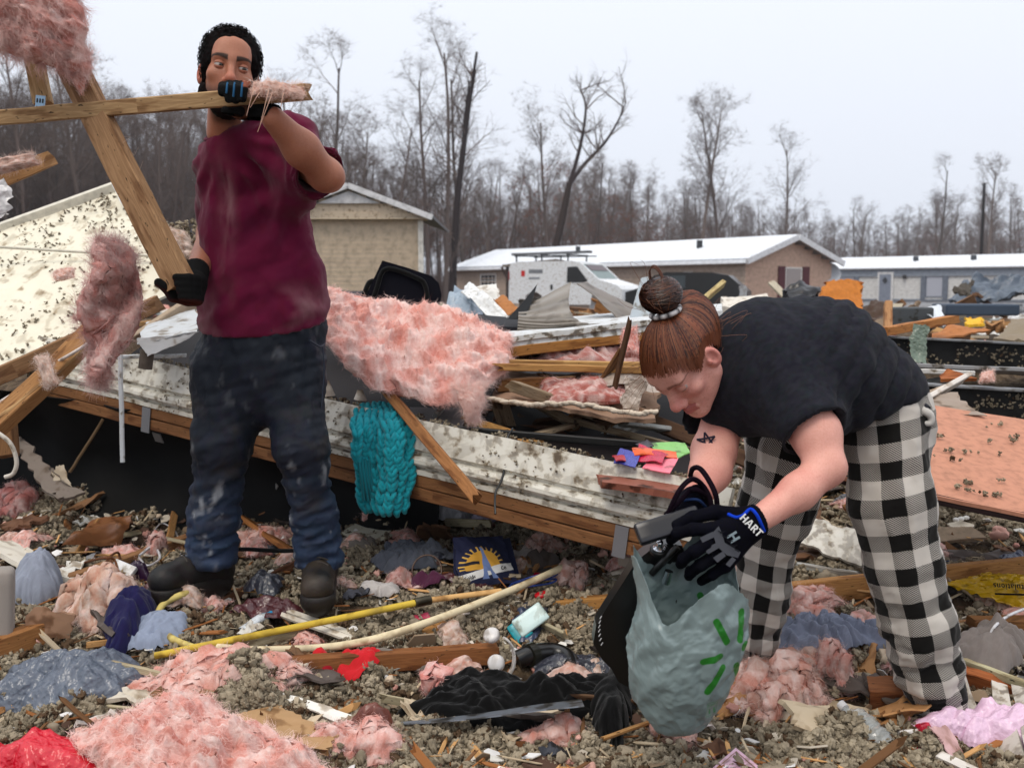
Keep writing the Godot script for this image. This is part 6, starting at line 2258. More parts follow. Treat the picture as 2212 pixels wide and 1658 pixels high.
# ---------------------------------------------------------------- the wrecked home behind the two people
func make_wreck() -> void:
	make_clump_meshes()
	var white := lin(222, 220, 212)
	var pine := lin(196, 138, 84)
	var t := thing("cream_wallboard", "big cream wall panel tilted on the left, spattered with grey insulation", "wall panel", P(200, 700, 4.4))
	var mb := MB.new()
	var q := [[-230, 575, 4.9], [246, 404, 5.3], [438, 585, 4.7], [-230, 905, 3.75]]
	panel_mb(mb, [q[0], q[1], [452, 598, 4.66], q[3]], 0.012, lin(226, 221, 203), 0.01, 0.0, 16)
	part(t, "sheet", mb, mats["dirty_far"], t.position)
	mb = MB.new()
	board(mb, P(-230, 577, 4.88), P(246, 404, 5.28), Vector3(0.2, 0.5, -1), 0.05, 0.05, lin(222, 216, 200))
	part(t, "edge_strip", mb, mats["plain"], t.position)
	mb = MB.new()
	board(mb, P(-230, 520, 4.72), P(440, 560, 4.72), Vector3(0, 1, 0.4), 0.011, 0.012, lin(206, 200, 184))
	part(t, "seam_strip", mb, mats["plain"], t.position)
	mb = MB.new()
	board(mb, P(-230, 915, 3.77), P(330, 660, 4.40), Vector3(0, 1, 0), 0.07, 0.035, lin(168, 122, 84), 0, 0.05)
	part(t, "frame_timber", mb, mats["wood"], t.position)
	var fpan := bil(pv(q[0]), pv(q[1]), P(452, 598, 4.66), pv(q[3]))
	var pn: Vector3 = (fpan.call(1.0, 0.0) - fpan.call(0.0, 0.0)).cross(fpan.call(0.0, 1.0) - fpan.call(0.0, 0.0)).normalized()
	if pn.z < 0: pn = -pn
	var sp := []
	for k in range(760):
		var u := rng.randf_range(0.25, 1.0)
		var v := rng.randf_range(0.03, 0.97)
		if nz.get_noise_2d(u * 300.0, v * 300.0) < rng.randf_range(-0.35, 0.1): continue
		var cnt := rng.randi_range(1, 5)
		var d := rv(0.05)
		for j in range(cnt):
			sp.append([fpan.call(u, v) + d * 0.13 * j + pn * 0.004 - t.position, rng.randf_range(0.14, 0.42)])
	for k in range(160):
		sp.append([P(rng.randf_range(365, 430), rng.randf_range(490, 590), 4.6) + rv(0.03) - t.position, rng.randf_range(0.7, 1.4)])
	lumps(t, sp)
	batt("insulation_scrap", "small peach scrap of insulation stuck on the cream wall panel", [[112, 590, 4.35], [160, 578, 4.4], [160, 600, 4.35], [118, 606, 4.3]], 0.02, 0.012, pink(2), 200, 0.02, 0.3, 14)
	batt("insulation_tuft", "pale ragged insulation on the cream panel's corner under the slanted beam", [[318, 480, 4.55], [400, 500, 4.55], [430, 560, 4.5], [330, 560, 4.5]], 0.05, 0.03, lin(196, 176, 150), 700, 0.03, 0.55, 26)
	panel("paper_sheet", "white printed paper on the top corner of the cream panel", "paper", [[240, 396, 5.2], [270, 398, 5.2], [292, 432, 5.1], [262, 440, 5.1]], 0.001, lin(226, 228, 232), mats["dirty_far"], 0.004, 0.004, "", 6)
	var A := P(60, 790, 4.2)
	var B := P(1560, 1152, 2.86)
	var along := (B - A).normalized()
	var up := Vector3(0, 1, 0)
	up = (up - along * up.dot(along)).normalized()
	var out := along.cross(up).normalized()
	if out.z < 0: out = -out
	t = thing("rim_beam", "long white moulded trim on a brown timber running down to the right", "beam", A)
	mb = MB.new()
	extrude(mb, [Vector2(-0.06, 0.125), Vector2(-0.045, 0.128), Vector2(-0.006, 0.034), Vector2(-0.018, 0.026), Vector2(-0.018, 0.018), Vector2(0.004, 0.014), Vector2(0.014, 0.004), Vector2(0.016, -0.008), Vector2(0.008, -0.018), Vector2(-0.012, -0.022), Vector2(-0.012, -0.028), Vector2(0.004, -0.032), Vector2(0.004, -0.048), Vector2(-0.08, -0.048), Vector2(-0.08, 0.12)], A, B, out, up, white, 40, 0.006)
	for k in range(mb.v.size()): mb.v[k] -= A
	var o := part(t, "trim", mb, mat("vinyl", Color.WHITE, 0.4, {"tex": ntex("vinyl_dirt", [[0.0, c8(255, 255, 255)], [0.55, c8(240, 238, 232)], [0.64, c8(176, 164, 146)], [0.72, c8(104, 88, 70)], [1.0, c8(90, 76, 60)]], 0.02, 512, 6, 25), "tri": true, "scale": Vector3(1.6, 1.6, 1.6), "spec": 0.4}))
	for j in range(2):
		mb = MB.new()
		board(mb, A + up * (-0.07 - j * 0.046) - out * 0.02, B + up * (-0.07 - j * 0.046) - out * 0.02, up, 0.042, 0.04, lin(156, 104, 66), 0, 0, 14)
		for k in range(mb.v.size()): mb.v[k] -= A
		part(t, "timber", mb, mats["wood"])
	for f in [[318, 900], [1358, 1160]]:
		mb = MB.new()
		var w := 0.0
		var best := 9.0
		for k in range(100):
			var p := A.lerp(B, k / 99.0)
			var px := 1106.0 + F * p.x / -p.z
			if absf(px - f[0]) < best: best = absf(px - f[0]); w = k / 99.0
			elif best == 9.0: pass
		var p := A.lerp(B, w)
		box(mb, Vector3(-0.022, -0.15, 0.002), Vector3(0.022, -0.05, 0.006), lin(140, 142, 146), Basis(along, up, out), p - A, 1.0)
		box(mb, Vector3(-0.02, -0.21, 0.03), Vector3(0.025, -0.165, 0.034), lin(150, 152, 156), Basis(along, up, out).rotated(along, 0.5), p - A, 1.0)
		part(t, "metal_strap", mb, mats["galv"])
	sp = []
	for k in range(700):
		var w := rng.randf()
		var h := rng.randf()
		var p := A.lerp(B, w) + up * lerpf(-0.045, 0.125, h) + out * (lerpf(0.018, -0.045, maxf(0, (h - 0.35) / 0.65)) if h > 0.35 else 0.016)
		if nz.get_noise_2d(w * 900.0, h * 60.0) < 0.02: continue
		sp.append([p - A, rng.randf_range(0.12, 0.34)])
	for k in range(300):
		sp.append([A.lerp(B, rng.randf()) + up * 0.125 - out * rng.randf_range(0.05, 0.12) - A, rng.randf_range(0.3, 0.7)])
	lumps(t, sp)
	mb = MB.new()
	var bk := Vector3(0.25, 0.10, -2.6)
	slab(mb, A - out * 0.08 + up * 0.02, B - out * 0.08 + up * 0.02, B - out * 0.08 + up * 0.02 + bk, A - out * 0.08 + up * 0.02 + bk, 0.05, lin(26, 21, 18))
	solo("floor_deck", "broken floor deck behind the white rim trim, coloured near-black as if in deep shade", "floor", mb, mats["plain"])  # deck colour taken near-black to paint the shade under the wreck
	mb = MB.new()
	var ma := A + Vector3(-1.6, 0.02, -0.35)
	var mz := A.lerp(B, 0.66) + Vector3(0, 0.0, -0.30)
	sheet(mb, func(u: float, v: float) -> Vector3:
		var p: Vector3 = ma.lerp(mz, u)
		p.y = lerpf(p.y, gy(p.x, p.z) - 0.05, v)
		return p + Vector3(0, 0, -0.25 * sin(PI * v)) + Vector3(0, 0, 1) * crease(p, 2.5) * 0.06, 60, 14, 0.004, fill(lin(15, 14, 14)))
	solo("hollow_shade_sheet", "added black sheet standing in for the shade of the hollow under the broken floor", "sheeting", mb, mats["plain"])  # added sheet, near-black in colour to paint the shade of the hollow
	t = thing("wall_conduit", "thin white right-angled conduit hanging before the dark hollow", "pipe", P(262, 880, 3.75))
	mb = MB.new()
	board(mb, P(259, 766, 3.75), P(264, 998, 3.72), Vector3(1, 0, 0), 0.017, 0.012, lin(214, 220, 226), 0, 0, 4, 0, 0.004)
	part(t, "upright", mb, mats["gloss"], t.position)
	mb = MB.new()
	board(mb, P(254, 770, 3.76), P(402, 768, 3.9), Vector3(0, 1, 0), 0.016, 0.012, lin(210, 216, 222), 0, 0, 4, 0, 0.004)
	part(t, "crosspiece", mb, mats["gloss"], t.position)
	panel("torn_board", "grey torn wallboard strip lying in the dark hollow at the left", "wallboard", [[18, 952, 4.1], [40, 945, 4.1], [168, 1066, 3.8], [120, 1080, 3.75]], 0.012, lin(120, 110, 102), mats["dirty_far"], 0.02, 0.03)
	panel("torn_board", "pale torn corner of wallboard standing in the hollow at the left", "wallboard", [[108, 1018, 3.9], [132, 1002, 3.95], [158, 1052, 3.85], [122, 1046, 3.85]], 0.01, lin(176, 164, 146), mats["dirty_far"], 0.01, 0.02)
	plank("stick", "thin brown stick leaning in the dark hollow", [150, 1020, 3.9], [222, 905, 4.0], 0.012, 0.010, lin(120, 92, 66))
	t = thing("grey_duct_flap", "bent grey sheet metal flap beside the man's right hip", "sheet metal", P(340, 730, 3.8))
	mb = MB.new()
	panel_mb(mb, [[318, 690, 4.15], [425, 672, 4.2], [424, 716, 3.75], [292, 732, 3.7]], 0.004, lin(186, 190, 194), 0.02, 0.012)
	panel_mb(mb, [[292, 732, 3.70], [424, 716, 3.75], [408, 730, 3.74], [322, 768, 3.68]], 0.004, lin(170, 172, 176), 0.008, 0.012)
	part(t, "flap", mb, mats["dirty_far"], t.position)
	mb = MB.new()
	tube(mb, [P(318, 755, 3.72), P(313, 796, 3.72)], 0.026, lin(92, 84, 76), 12)
	part(t, "collar", mb, mats["plain"], t.position)
	plank("trim_board", "long pale trim board behind the man's right glove", [255, 760, 3.95], [470, 618, 4.35], 0.06, 0.03, lin(196, 168, 140), Vector3(0, 1, 0.3), [0.04, 0.0])
	t = thing("splintered_post", "thick splintered timber sticking up at the left edge", "timber", P(80, 830, 3.3))
	mb = MB.new()
	board(mb, P(-60, 960, 3.15), P(186, 728, 3.55), Vector3(0.5, 1, 0), 0.075, 0.06, lin(192, 136, 84), 0, 0.13, 10, 0.01)
	part(t, "post", mb, mats["wood"], t.position)
	mb = MB.new()
	board(mb, P(60, 862, 3.33), P(200, 715, 3.58), Vector3(0.3, 1, 0.3), 0.03, 0.02, lin(206, 156, 100), 0.05, 0.12, 6, 0.01)
	board(mb, P(-40, 930, 3.16), P(150, 775, 3.44), Vector3(0.3, 1, 0.3), 0.02, 0.016, lin(214, 166, 112), 0.05, 0.1, 6, 0.01)
	part(t, "splinters", mb, mats["wood"], t.position).set_meta("kind", "stuff")
	plank("corner_post", "short upright brown timber at the left edge under the splintered one", [10, 885, 3.4], [16, 985, 3.35], 0.06, 0.05, lin(150, 104, 66), Vector3(1, 0, 0))
	batt("insulation_wisp", "pale wisp of insulation wrapped on the splintered timber", [[72, 770, 3.32], [104, 765, 3.36], [126, 830, 3.3], [98, 840, 3.3]], 0.02, 0.012, lin(206, 184, 164), 250, 0.03, 0.3, 14)
	mb = MB.new()
	tube(mb, curve([P(-20, 880, 3.25), P(60, 830, 3.4), P(110, 790, 3.42), P(160, 760, 3.4), P(205, 732, 3.45)], 18), 0.006, lin(214, 206, 200), 7)
	solo("white_cable", "white cable lying along the splintered timber", "cable", mb, mats["gloss"])
	mb = MB.new()
	tube(mb, curve([P(-20, 925, 3.1), P(20, 955, 3.1), P(35, 995, 3.1), P(28, 1022, 3.1), P(10, 1030, 3.1)], 18), 0.007, lin(206, 200, 190), 7)
	solo("white_cable", "white cable curling at the left edge above the pink scrap", "cable", mb, mats["gloss"])
	plank("broken_rafter", "broken rafter end poking in at the left edge above the cream panel", [-60, 415, 3.6], [84, 352, 3.7], 0.055, 0.035, lin(200, 146, 96), Vector3(0, 1, 0), [0, 0.06])
	batt("insulation_tuft", "pale pink insulation on the broken rafter end at the left edge", [[-30, 345, 3.55], [70, 330, 3.6], [86, 356, 3.6], [-30, 385, 3.55]], 0.03, 0.02, lin(206, 170, 150), 300, 0.03, 0.4, 16)
	panel("white_wrap", "torn white house wrap hanging at the left edge", "wrap", [[-40, 385, 3.5], [16, 395, 3.5], [34, 470, 3.52], [-40, 500, 3.5]], 0.001, lin(206, 204, 204), mats["film"], 0.05, 0.03, "", 14)
	batt("insulation_batt", "shaggy pink insulation hanging over the top of the truss", [[-70, -60, 2.86], [165, -50, 2.86], [196, 170, 2.84], [-60, 90, 2.84]], 0.09, 0.04, lin(222, 156, 144), 4200, 0.06, 0.12, 56)
	batt("insulation_tuft", "small pink tuft caught on the slanted beam below the shaggy one", [[128, 135, 2.88], [178, 120, 2.88], [186, 165, 2.87], [176, 205, 2.86]], 0.03, 0.02, lin(226, 150, 130), 260, 0.03, 0.1, 14)
	batt("insulation_tuft", "tiny pink tuft behind the crossing of the truss timbers", [[190, 170, 3.05], [212, 180, 3.05], [216, 205, 3.05], [196, 205, 3.05]], 0.02, 0.012, lin(216, 140, 120), 120, 0.02, 0.1, 10)
	t = thing("insulation_tuft", "long shredded pink insulation tuft dangling before the cream panel", "insulation", P(245, 670, 3.0))
	var ll := curve([P(222, 525, 3.0), P(226, 580, 3.0), P(185, 640, 3.0), P(190, 720, 3.0), P(196, 800, 3.0), P(208, 822, 3.0)], 40)
	var rr := curve([P(240, 525, 3.02), P(272, 590, 3.02), P(300, 650, 3.02), P(296, 700, 3.02), P(244, 770, 3.02), P(220, 822, 3.02)], 40)
	fleece(t, func(u: float, v: float) -> Vector3:
		var k := clampf(v, 0, 1) * 40.0
		var a: Vector3 = ll[mini(int(k), 40)].lerp(rr[mini(int(k), 40)], u)
		return a + Vector3(0, 0, 0.05 * sin(u * 5.0 + v * 4.0)) , 36, 64, 0.05, 0.03, lin(230, 164, 156), 4200, 0.07, 0.12, 0.12)
	t = thing("insulation_tuft", "straw-coloured insulation strands draped on the truss end by the glove", "insulation", P(600, 188, 2.72))
	fleece(t, bil(P(540, 178, 2.735), P(655, 188, 2.70), P(655, 208, 2.68), P(545, 205, 2.69)), 30, 12, 0.018, 0.014, lin(216, 172, 150), 500, 0.03, 0.1, 0.35)
	mb = MB.new()
	for s in [[548, 190, 532, 250], [580, 195, 562, 268], [588, 200, 556, 285], [612, 200, 606, 232], [560, 200, 540, 232]]:
		tube(mb, curve([P(s[0], s[1], 2.675), P(lerpf(s[0], s[2], 0.3), lerpf(s[1], s[3], 0.3), 2.655), P(s[2], s[3], 2.66)], 8), 0.0016, lin(214, 176, 156), 4, 0.001)
	part(t, "hanging_strands", mb, mats["fibre"], t.position)
	t = thing("insulation_batt", "large fluffy pink insulation batt draped over the wreck right of the man", "insulation", P(900, 760, 3.8))
	var back := curve([P(690, 650, 3.75), P(780, 690, 4.0), P(880, 690, 4.25), P(970, 690, 4.2), P(1050, 720, 4.1), P(1112, 768, 3.95)], 40)
	var front := curve([P(700, 730, 3.55), P(740, 780, 3.45), P(820, 845, 3.42), P(920, 868, 3.40), P(1010, 862, 3.45), P(1088, 806, 3.7)], 40)
	fleece(t, func(u: float, v: float) -> Vector3:
		var k := clampf(u, 0, 1) * 40.0
		var j := mini(int(k), 39)
		var a: Vector3 = back[j].lerp(back[j + 1], k - j)
		var b: Vector3 = front[j].lerp(front[j + 1], k - j)
		return a.lerp(b, v) + Vector3(0, 0.08 * sin(PI * clampf(v, 0, 1)), 0), 110, 76, 0.085, 0.04, lin(240, 182, 170), 6500, 0.04, 0.06, 0.05)
	batt("insulation_tail", "white-pink frayed tail of insulation hanging from the large batt", [[978, 835, 3.36], [1050, 835, 3.40], [1028, 905, 3.36], [1008, 900, 3.34]], 0.03, 0.02, lin(232, 186, 172), 900, 0.05, 0.05, 22)
	t = thing("black_case", "tilted black fabric case standing behind the pink insulation", "case", P(860, 680, 4.7))
	mb = MB.new()
	var cp := []
	for c in [[768, 694], [800, 620], [825, 567], [880, 583], [930, 600], [945, 615], [951, 640], [948, 656], [926, 686]]:
		cp.append(P(c[0], c[1], 4.6))
	plate(mb, cp, Vector3(0.15, 0.1, 1).normalized(), 0.16, lin(20, 20, 23), lin(17, 17, 19))
	part(t, "shell", mb, mats["cloth"], t.position)
	mb = MB.new()
	var rim := []
	for c in [[790, 690], [812, 628], [834, 580], [900, 600], [918, 616], [922, 650], [910, 686]]: rim.append(P(c[0], c[1], 4.51))
	tube(mb, curve(rim, 26), 0.012, lin(16, 16, 18), 6)
	part(t, "piping", mb, mats["cloth"], t.position)
	mb = MB.new()
	tube(mb, curve([P(806, 606, 4.6), P(796, 612, 4.58), P(785, 638, 4.56), P(774, 660, 4.58), P(780, 666, 4.6)], 14), 0.012, lin(15, 15, 17), 6)
	part(t, "handle", mb, mats["cloth"], t.position)
	mb = MB.new()
	slab(mb, P(930, 742, 4.35), P(1135, 746, 4.3), P(1150, 716, 5.2), P(930, 708, 5.2), 0.08, lin(30, 30, 34))
	solo("black_slab", "flat black slab lying behind the pink insulation", "slab", mb, mats["plain"])
	mb = MB.new()
	slab(mb, P(700, 706, 4.7), P(800, 702, 4.7), P(800, 655, 5.6), P(700, 655, 5.6), 0.07, lin(44, 44, 48))
	solo("grey_slab", "flat dark slab with a grey top between the man and the black case", "slab", mb, mats["plain"])
	t = thing("metal_sheet", "curled brown-grey ribbed metal sheet in the middle of the wreck", "sheet metal", P(1200, 690, 4.4))
	mb = MB.new()
	var bot := curve([P(1118, 712, 4.3), P(1190, 712, 4.25), P(1270, 704, 4.2), P(1345, 696, 4.25)], 30)
	var top := curve([P(1121, 664, 4.5), P(1165, 646, 4.5), P(1205, 624, 4.5), P(1236, 608, 4.55)], 30)
	sheet(mb, func(u: float, v: float) -> Vector3:
		var j := int(u * 29.0)
		var b: Vector3 = bot[j].lerp(bot[j + 1], u * 29.0 - j)
		var c: Vector3 = top[j].lerp(top[j + 1], u * 29.0 - j)
		var p: Vector3 = b.lerp(c, v)
		p += Vector3(-0.10 * sin(PI * v) * u * u, -0.07 * sin(PI * v) * u, 0.12 * sin(PI * v) * (0.4 + u))
		return p + Vector3(0, 0.3, 1).normalized() * 0.006 * sin(v * 44.0), 40, 70, 0.003, func(u: float, v: float) -> Color: return lin(116, 110, 102).lerp(lin(140, 134, 126), 0.5 + 0.5 * sin(v * 22.0)))
	part(t, "sheet", mb, mat("painted_metal", Color.WHITE, 0.45, {"spec": 0.5, "tex": texs["dirt2"], "tri": true, "scale": Vector3(1, 1, 1)}), t.position)
	panel("metal_sheet", "flat brown metal sheet leaning back right of the curled one", "sheet metal", [[1246, 612, 4.9], [1275, 612, 5.2], [1378, 672, 5.0], [1352, 700, 4.7]], 0.004, lin(112, 102, 92), mats["painted_metal"], 0.02, 0.0)
	mb = MB.new()
	plate(mb, [P(1096, 688, 4.4), P(1128, 654, 4.5), P(1160, 614, 4.6), P(1152, 642, 4.5), P(1132, 690, 4.35)], Vector3(0.2, 0.2, 1).normalized(), 0.01, lin(26, 26, 28))
	solo("black_shard", "pointed black shard left of the curled metal sheet", "shard", mb, mats["gloss"])
	panel("white_siding", "long crumpled white vinyl strip slanting down behind the black slab", "siding", [[992, 628, 5.8], [1012, 604, 5.9], [1096, 676, 5.0], [1060, 684, 5.0]], 0.006, lin(226, 228, 228), mats["gloss"], 0.05, 0.01)
	panel("white_siding", "bent white sheet standing behind the crumpled vinyl strip", "siding", [[1012, 606, 6.2], [1070, 620, 6.2], [1082, 650, 6.0], [1030, 640, 6.0]], 0.004, lin(214, 212, 208), mats["dirty_far"], 0.04, 0.01)
	panel("blue_tarp", "pale blue-grey tarp heaped left of the crumpled vinyl strip", "tarp", [[940, 676, 5.6], [988, 634, 6.1], [1034, 650, 6.0], [1050, 684, 5.5]], 0.003, lin(150, 166, 180), mats["film"], 0.12, 0.02, "", 22)
	panel("chipboard", "torn orange-brown chipboard piece above the black slab", "board", [[1062, 656, 5.4], [1086, 638, 5.5], [1120, 662, 5.3], [1096, 684, 5.2]], 0.02, lin(176, 116, 66), mats["plain"], 0.01, 0.02)
	mb = MB.new()
	plate(mb, [P(1360, 690, 4.6), P(1386, 600, 4.7), P(1398, 598, 4.7), P(1420, 690, 4.6)], Vector3(0.1, 0.1, 1).normalized(), 0.03, lin(190, 200, 208))
	solo("metal_gable", "pale triangular metal sheet standing behind the hair bun", "sheet metal", mb, mats["dirty_far"])
	plank("yellow_plank", "pale yellow plank slanting up right of the hair bun", [1496, 668, 6.0], [1562, 612, 6.3], 0.05, 0.03, lin(226, 196, 136), Vector3(-0.3, 0.3, 1))
	t = thing("roof_section", "collapsed roof edge of white metal over brown timber behind the stooping person's head", "roof", P(1250, 730, 4.0))
	mb = MB.new()
	slab(mb, P(1060, 738, 3.85), P(1560, 676, 4.15), P(1560, 660, 5.4), P(1100, 700, 5.2), 0.012, lin(206, 210, 214))
	part(t, "metal_skin", mb, mats["dirty_far"], t.position)
	mb = MB.new()
	extrude(mb, [Vector2(0, 0.02), Vector2(0.016, 0.016), Vector2(0.016, -0.004), Vector2(0.006, -0.008), Vector2(0.012, -0.03), Vector2(0.0, -0.034), Vector2(-0.03, -0.034)], P(1062, 742, 3.84), P(1560, 680, 4.14), Vector3(0, 0.1, 1), Vector3.UP, lin(200, 204, 206), 20, 0.006)
	part(t, "drip_edge", mb, mats["vinyl"], t.position)
	mb = MB.new()
	board(mb, P(1096, 760, 3.87), P(1560, 704, 4.17), Vector3.UP, 0.04, 0.06, lin(188, 126, 66), 0.05, 0, 10)
	part(t, "timber", mb, mats["wood"], t.position)
	mb = MB.new()
	board(mb, P(1130, 782, 4.0), P(1560, 735, 4.3), Vector3.UP, 0.07, 0.05, lin(112, 76, 48), 0.05, 0, 10)
	part(t, "fascia", mb, mats["wood"], t.position)
	batt("insulation_batt", "dirty dark pink insulation squeezed under the collapsed roof edge", [[1130, 760, 4.1], [1390, 745, 4.2], [1390, 790, 3.9], [1150, 790, 3.9]], 0.05, 0.03, lin(178, 108, 100), 900, 0.03, 0.35, 30)
	batt("insulation_tuft", "pink tuft beside the stooping person's hair, left side", [[1345, 712, 3.6], [1376, 708, 3.6], [1384, 775, 3.55], [1342, 770, 3.55]], 0.05, 0.02, lin(222, 130, 116), 400, 0.02, 0.1, 18)
	batt("insulation_tuft", "little pink tuft right of the hair bun above the dark shirt", [[1515, 690, 3.7], [1545, 676, 3.7], [1552, 705, 3.65], [1520, 716, 3.65]], 0.03, 0.014, lin(236, 178, 168), 200, 0.02, 0.05, 12)
	plank("split_timber", "split yellow timber lying under the collapsed roof edge", [1100, 792, 3.62], [1420, 800, 3.72], 0.026, 0.03, lin(208, 150, 88), Vector3.UP, [0.08, 0.0])
	plank("split_timber", "second split timber beneath the yellow one, darker along its lower side", [1115, 782, 3.7], [1420, 788, 3.8], 0.02, 0.04, lin(216, 164, 100), Vector3.UP, [0.12, 0.0])
	plank("crossing_stud", "brown stud showing below the split timbers", [1085, 832, 3.7], [1240, 825, 3.8], 0.045, 0.04, lin(160, 108, 62), Vector3.UP, [0.03, 0.0])
	panel("torn_film", "torn grey plastic film draped under the split timbers", "film", [[1170, 800, 3.75], [1420, 806, 3.75], [1420, 850, 3.6], [1185, 832, 3.62]], 0.001, lin(176, 160, 146), mats["film"], 0.04, 0.03, "", 20)
	panel("torn_film", "frayed translucent film hanging left of the bowed face", "film", [[1350, 820, 3.4], [1400, 815, 3.4], [1385, 888, 3.38], [1352, 882, 3.38]], 0.001, lin(196, 180, 166), mats["film"], 0.05, 0.03, "", 14)
	batt("insulation_batt", "brick-red insulation slab under the torn grey film", [[1165, 825, 3.75], [1370, 828, 3.7], [1362, 866, 3.55], [1185, 868, 3.55]], 0.05, 0.02, lin(176, 84, 72), 700, 0.02, 0.15, 30)
	panel("drywall_sheet", "sagging brown-faced drywall sheet with a crumbled white edge", "drywall", [[1085, 812, 4.2], [1430, 806, 4.2], [1412, 886, 3.42], [1058, 858, 3.55]], 0.014, lin(146, 118, 98), mats["dirty_far"], 0.03, 0.02, "", 22)
	mb = MB.new()
	for k in range(36):
		var f := k / 35.0
		ball(mb, P(lerpf(1060, 1412, f), lerpf(862, 890, f) + 4.0 * sin(f * 9.0), lerpf(3.54, 3.41, f)) + rv(0.004), Vector3(0.018, 0.009, 0.01), tone(lin(206, 192, 174), 0.1), 5, 7, Basis.IDENTITY, 0.6, 80.0)
	solo("gypsum_edge", "crumbling pale gypsum along the edge of the sagging drywall", "gypsum", mb, mats["clump"]).set_meta("kind", "stuff")
	t = thing("black_bar", "long black square metal bar lying across the teal blanket", "bar", P(1080, 935, 3.4))
	mb = MB.new()
	board(mb, P(778, 911, 3.42), P(1430, 964, 3.25), Vector3.UP, 0.024, 0.024, lin(18, 18, 20), 0, 0, 4)
	part(t, "bar", mb, mats["black_gloss"], t.position)
	mb = MB.new()
	board(mb, P(776, 911, 3.42), P(796, 912.6, 3.415), Vector3.UP, 0.029, 0.029, lin(13, 13, 14), 0, 0, 1)
	part(t, "end_cap", mb, mats["black_gloss"], t.position)
	mb = MB.new()
	tube(mb, curve([P(1108, 925, 3.28), P(1098, 940, 3.26), P(1092, 966, 3.24), P(1090, 1010, 3.2), P(1082, 1040, 3.16), P(1070, 1066, 3.1), P(1070, 1110, 3.05)], 26), 0.004, lin(20, 19, 19), 6)
	solo("black_cable", "thin black cord hanging over the black bar and the white trim", "cord", mb, mats["black_gloss"])
	plank("leaning_stud", "narrow splintered stud leaning down from the pink batt", [822, 828, 3.55], [1026, 1072, 3.0], 0.036, 0.032, lin(184, 122, 72), Vector3(0.8, 0.5, 0.2), [0.02, 0.03])
	for s in [[1012, 908, 3.62, 1172, 965, 3.36], [1060, 950, 3.45, 1196, 990, 3.28]]:
		pass
	t = thing("nailed_block", "pair of short orange timbers nailed together behind the white trim", "timber", P(1110, 950, 3.45))
	mb = MB.new()
	board(mb, P(1005, 912, 3.62), P(1172, 966, 3.36), Vector3(0, 0.6, 1), 0.06, 0.036, lin(204, 148, 84), 0, 0, 6)
	part(t, "timber", mb, mats["wood"], t.position)
	mb = MB.new()
	board(mb, P(1030, 940, 3.5), P(1190, 988, 3.26), Vector3(0, 1, 0.3), 0.05, 0.04, lin(196, 136, 72), 0, 0, 6)
	part(t, "timber", mb, mats["wood"], t.position)
	panel("grey_screen", "grey mesh screen panel behind the black bar", "screen", [[885, 880, 3.75], [1005, 878, 3.75], [1000, 920, 3.5], [895, 918, 3.5]], 0.006, lin(110, 106, 106), mats["cloth"], 0.006, 0.004)
	panel("booklet", "small white printed booklet under the black bar", "booklet", [[948, 944, 3.45], [1013, 948, 3.4], [1012, 966, 3.36], [958, 960, 3.38]], 0.006, lin(214, 214, 212), mats["dirty_far"], 0.003, 0.003, "", 6)
	for k in range(46):
		var pp := P(rng.randf_range(740, 1420), rng.randf_range(885, 955), rng.randf_range(3.6, 4.3))
		var dd := Vector3(rng.randf_range(-1, 1), rng.randf_range(-0.25, 0.25), rng.randf_range(-0.6, 0.6)).normalized()
		mb = MB.new()
		board(mb, pp, pp + dd * rng.randf_range(0.12, 0.5), rv(), rng.randf_range(0.02, 0.07), rng.randf_range(0.01, 0.03), tone([lin(150, 104, 64), lin(96, 66, 44), lin(176, 150, 120), lin(206, 200, 190)][k % 4], 0.2), 0.02, 0.08, 3)
		solo("hollow_splinter", "broken wood piece jammed in the dark hollow behind the white trim", "wood", mb, mats["wood"], "broken wood in the hollow behind the trim")
	for s in [[705, 838, "white cone lamp shade in the dark just right of the man's hip"], [778, 858, "white cone lamp shade hanging in the dark above the teal blanket"]]:
		mb = MB.new()
		lathe(mb, [Vector2(0.012, 0.06), Vector2(0.014, 0.05), Vector2(0.036, 0.0), Vector2(0.034, 0.0), Vector2(0.0, 0.045)], Transform3D(Basis.IDENTITY, P(s[0], s[1] + 16, 3.95)), lin(186, 182, 178), 18)
		solo("lamp_shade", s[2], "lamp", mb, mats["dirty_far"])
	make_blanket()
	for s in [
		["red patterned sachet at the left end of the colourful heap", [[1322, 995], [1345, 985], [1352, 1006], [1330, 1012]], lin(204, 40, 60)],
		["teal sachet corner showing above the blue patterned one", [[1344, 966], [1376, 966], [1372, 984], [1340, 984]], lin(70, 130, 150)],
		["blue patterned sachet left of the hot pink one", [[1340, 976], [1385, 990], [1372, 1012], [1325, 1008]], lin(76, 86, 190)],
		["orange sachet strip under the green sheet", [[1366, 974], [1462, 975], [1462, 992], [1370, 990]], lin(236, 96, 32)],
		["hot pink speckled sachet in the middle of the colourful heap", [[1380, 968], [1442, 986], [1430, 1013], [1372, 1000]], lin(226, 40, 84)],
		["light pink sachet at the front of the colourful heap", [[1400, 1000], [1466, 996], [1448, 1026], [1388, 1014]], lin(240, 120, 140)],
		["dark grey sachet behind the green sheet", [[1372, 962], [1398, 948], [1412, 966], [1392, 972]], lin(44, 42, 56)],
		["bright green paper sheet behind the near forearm", [[1396, 957], [1480, 946], [1492, 972], [1462, 984]], lin(128, 190, 100)],
	]:
		var qq := []
		var k := rng.randf_range(0.0, 0.04)
		for c in s[1]: qq.append([c[0], c[1], 3.02 + (1012 - c[1]) * 0.004 - k])
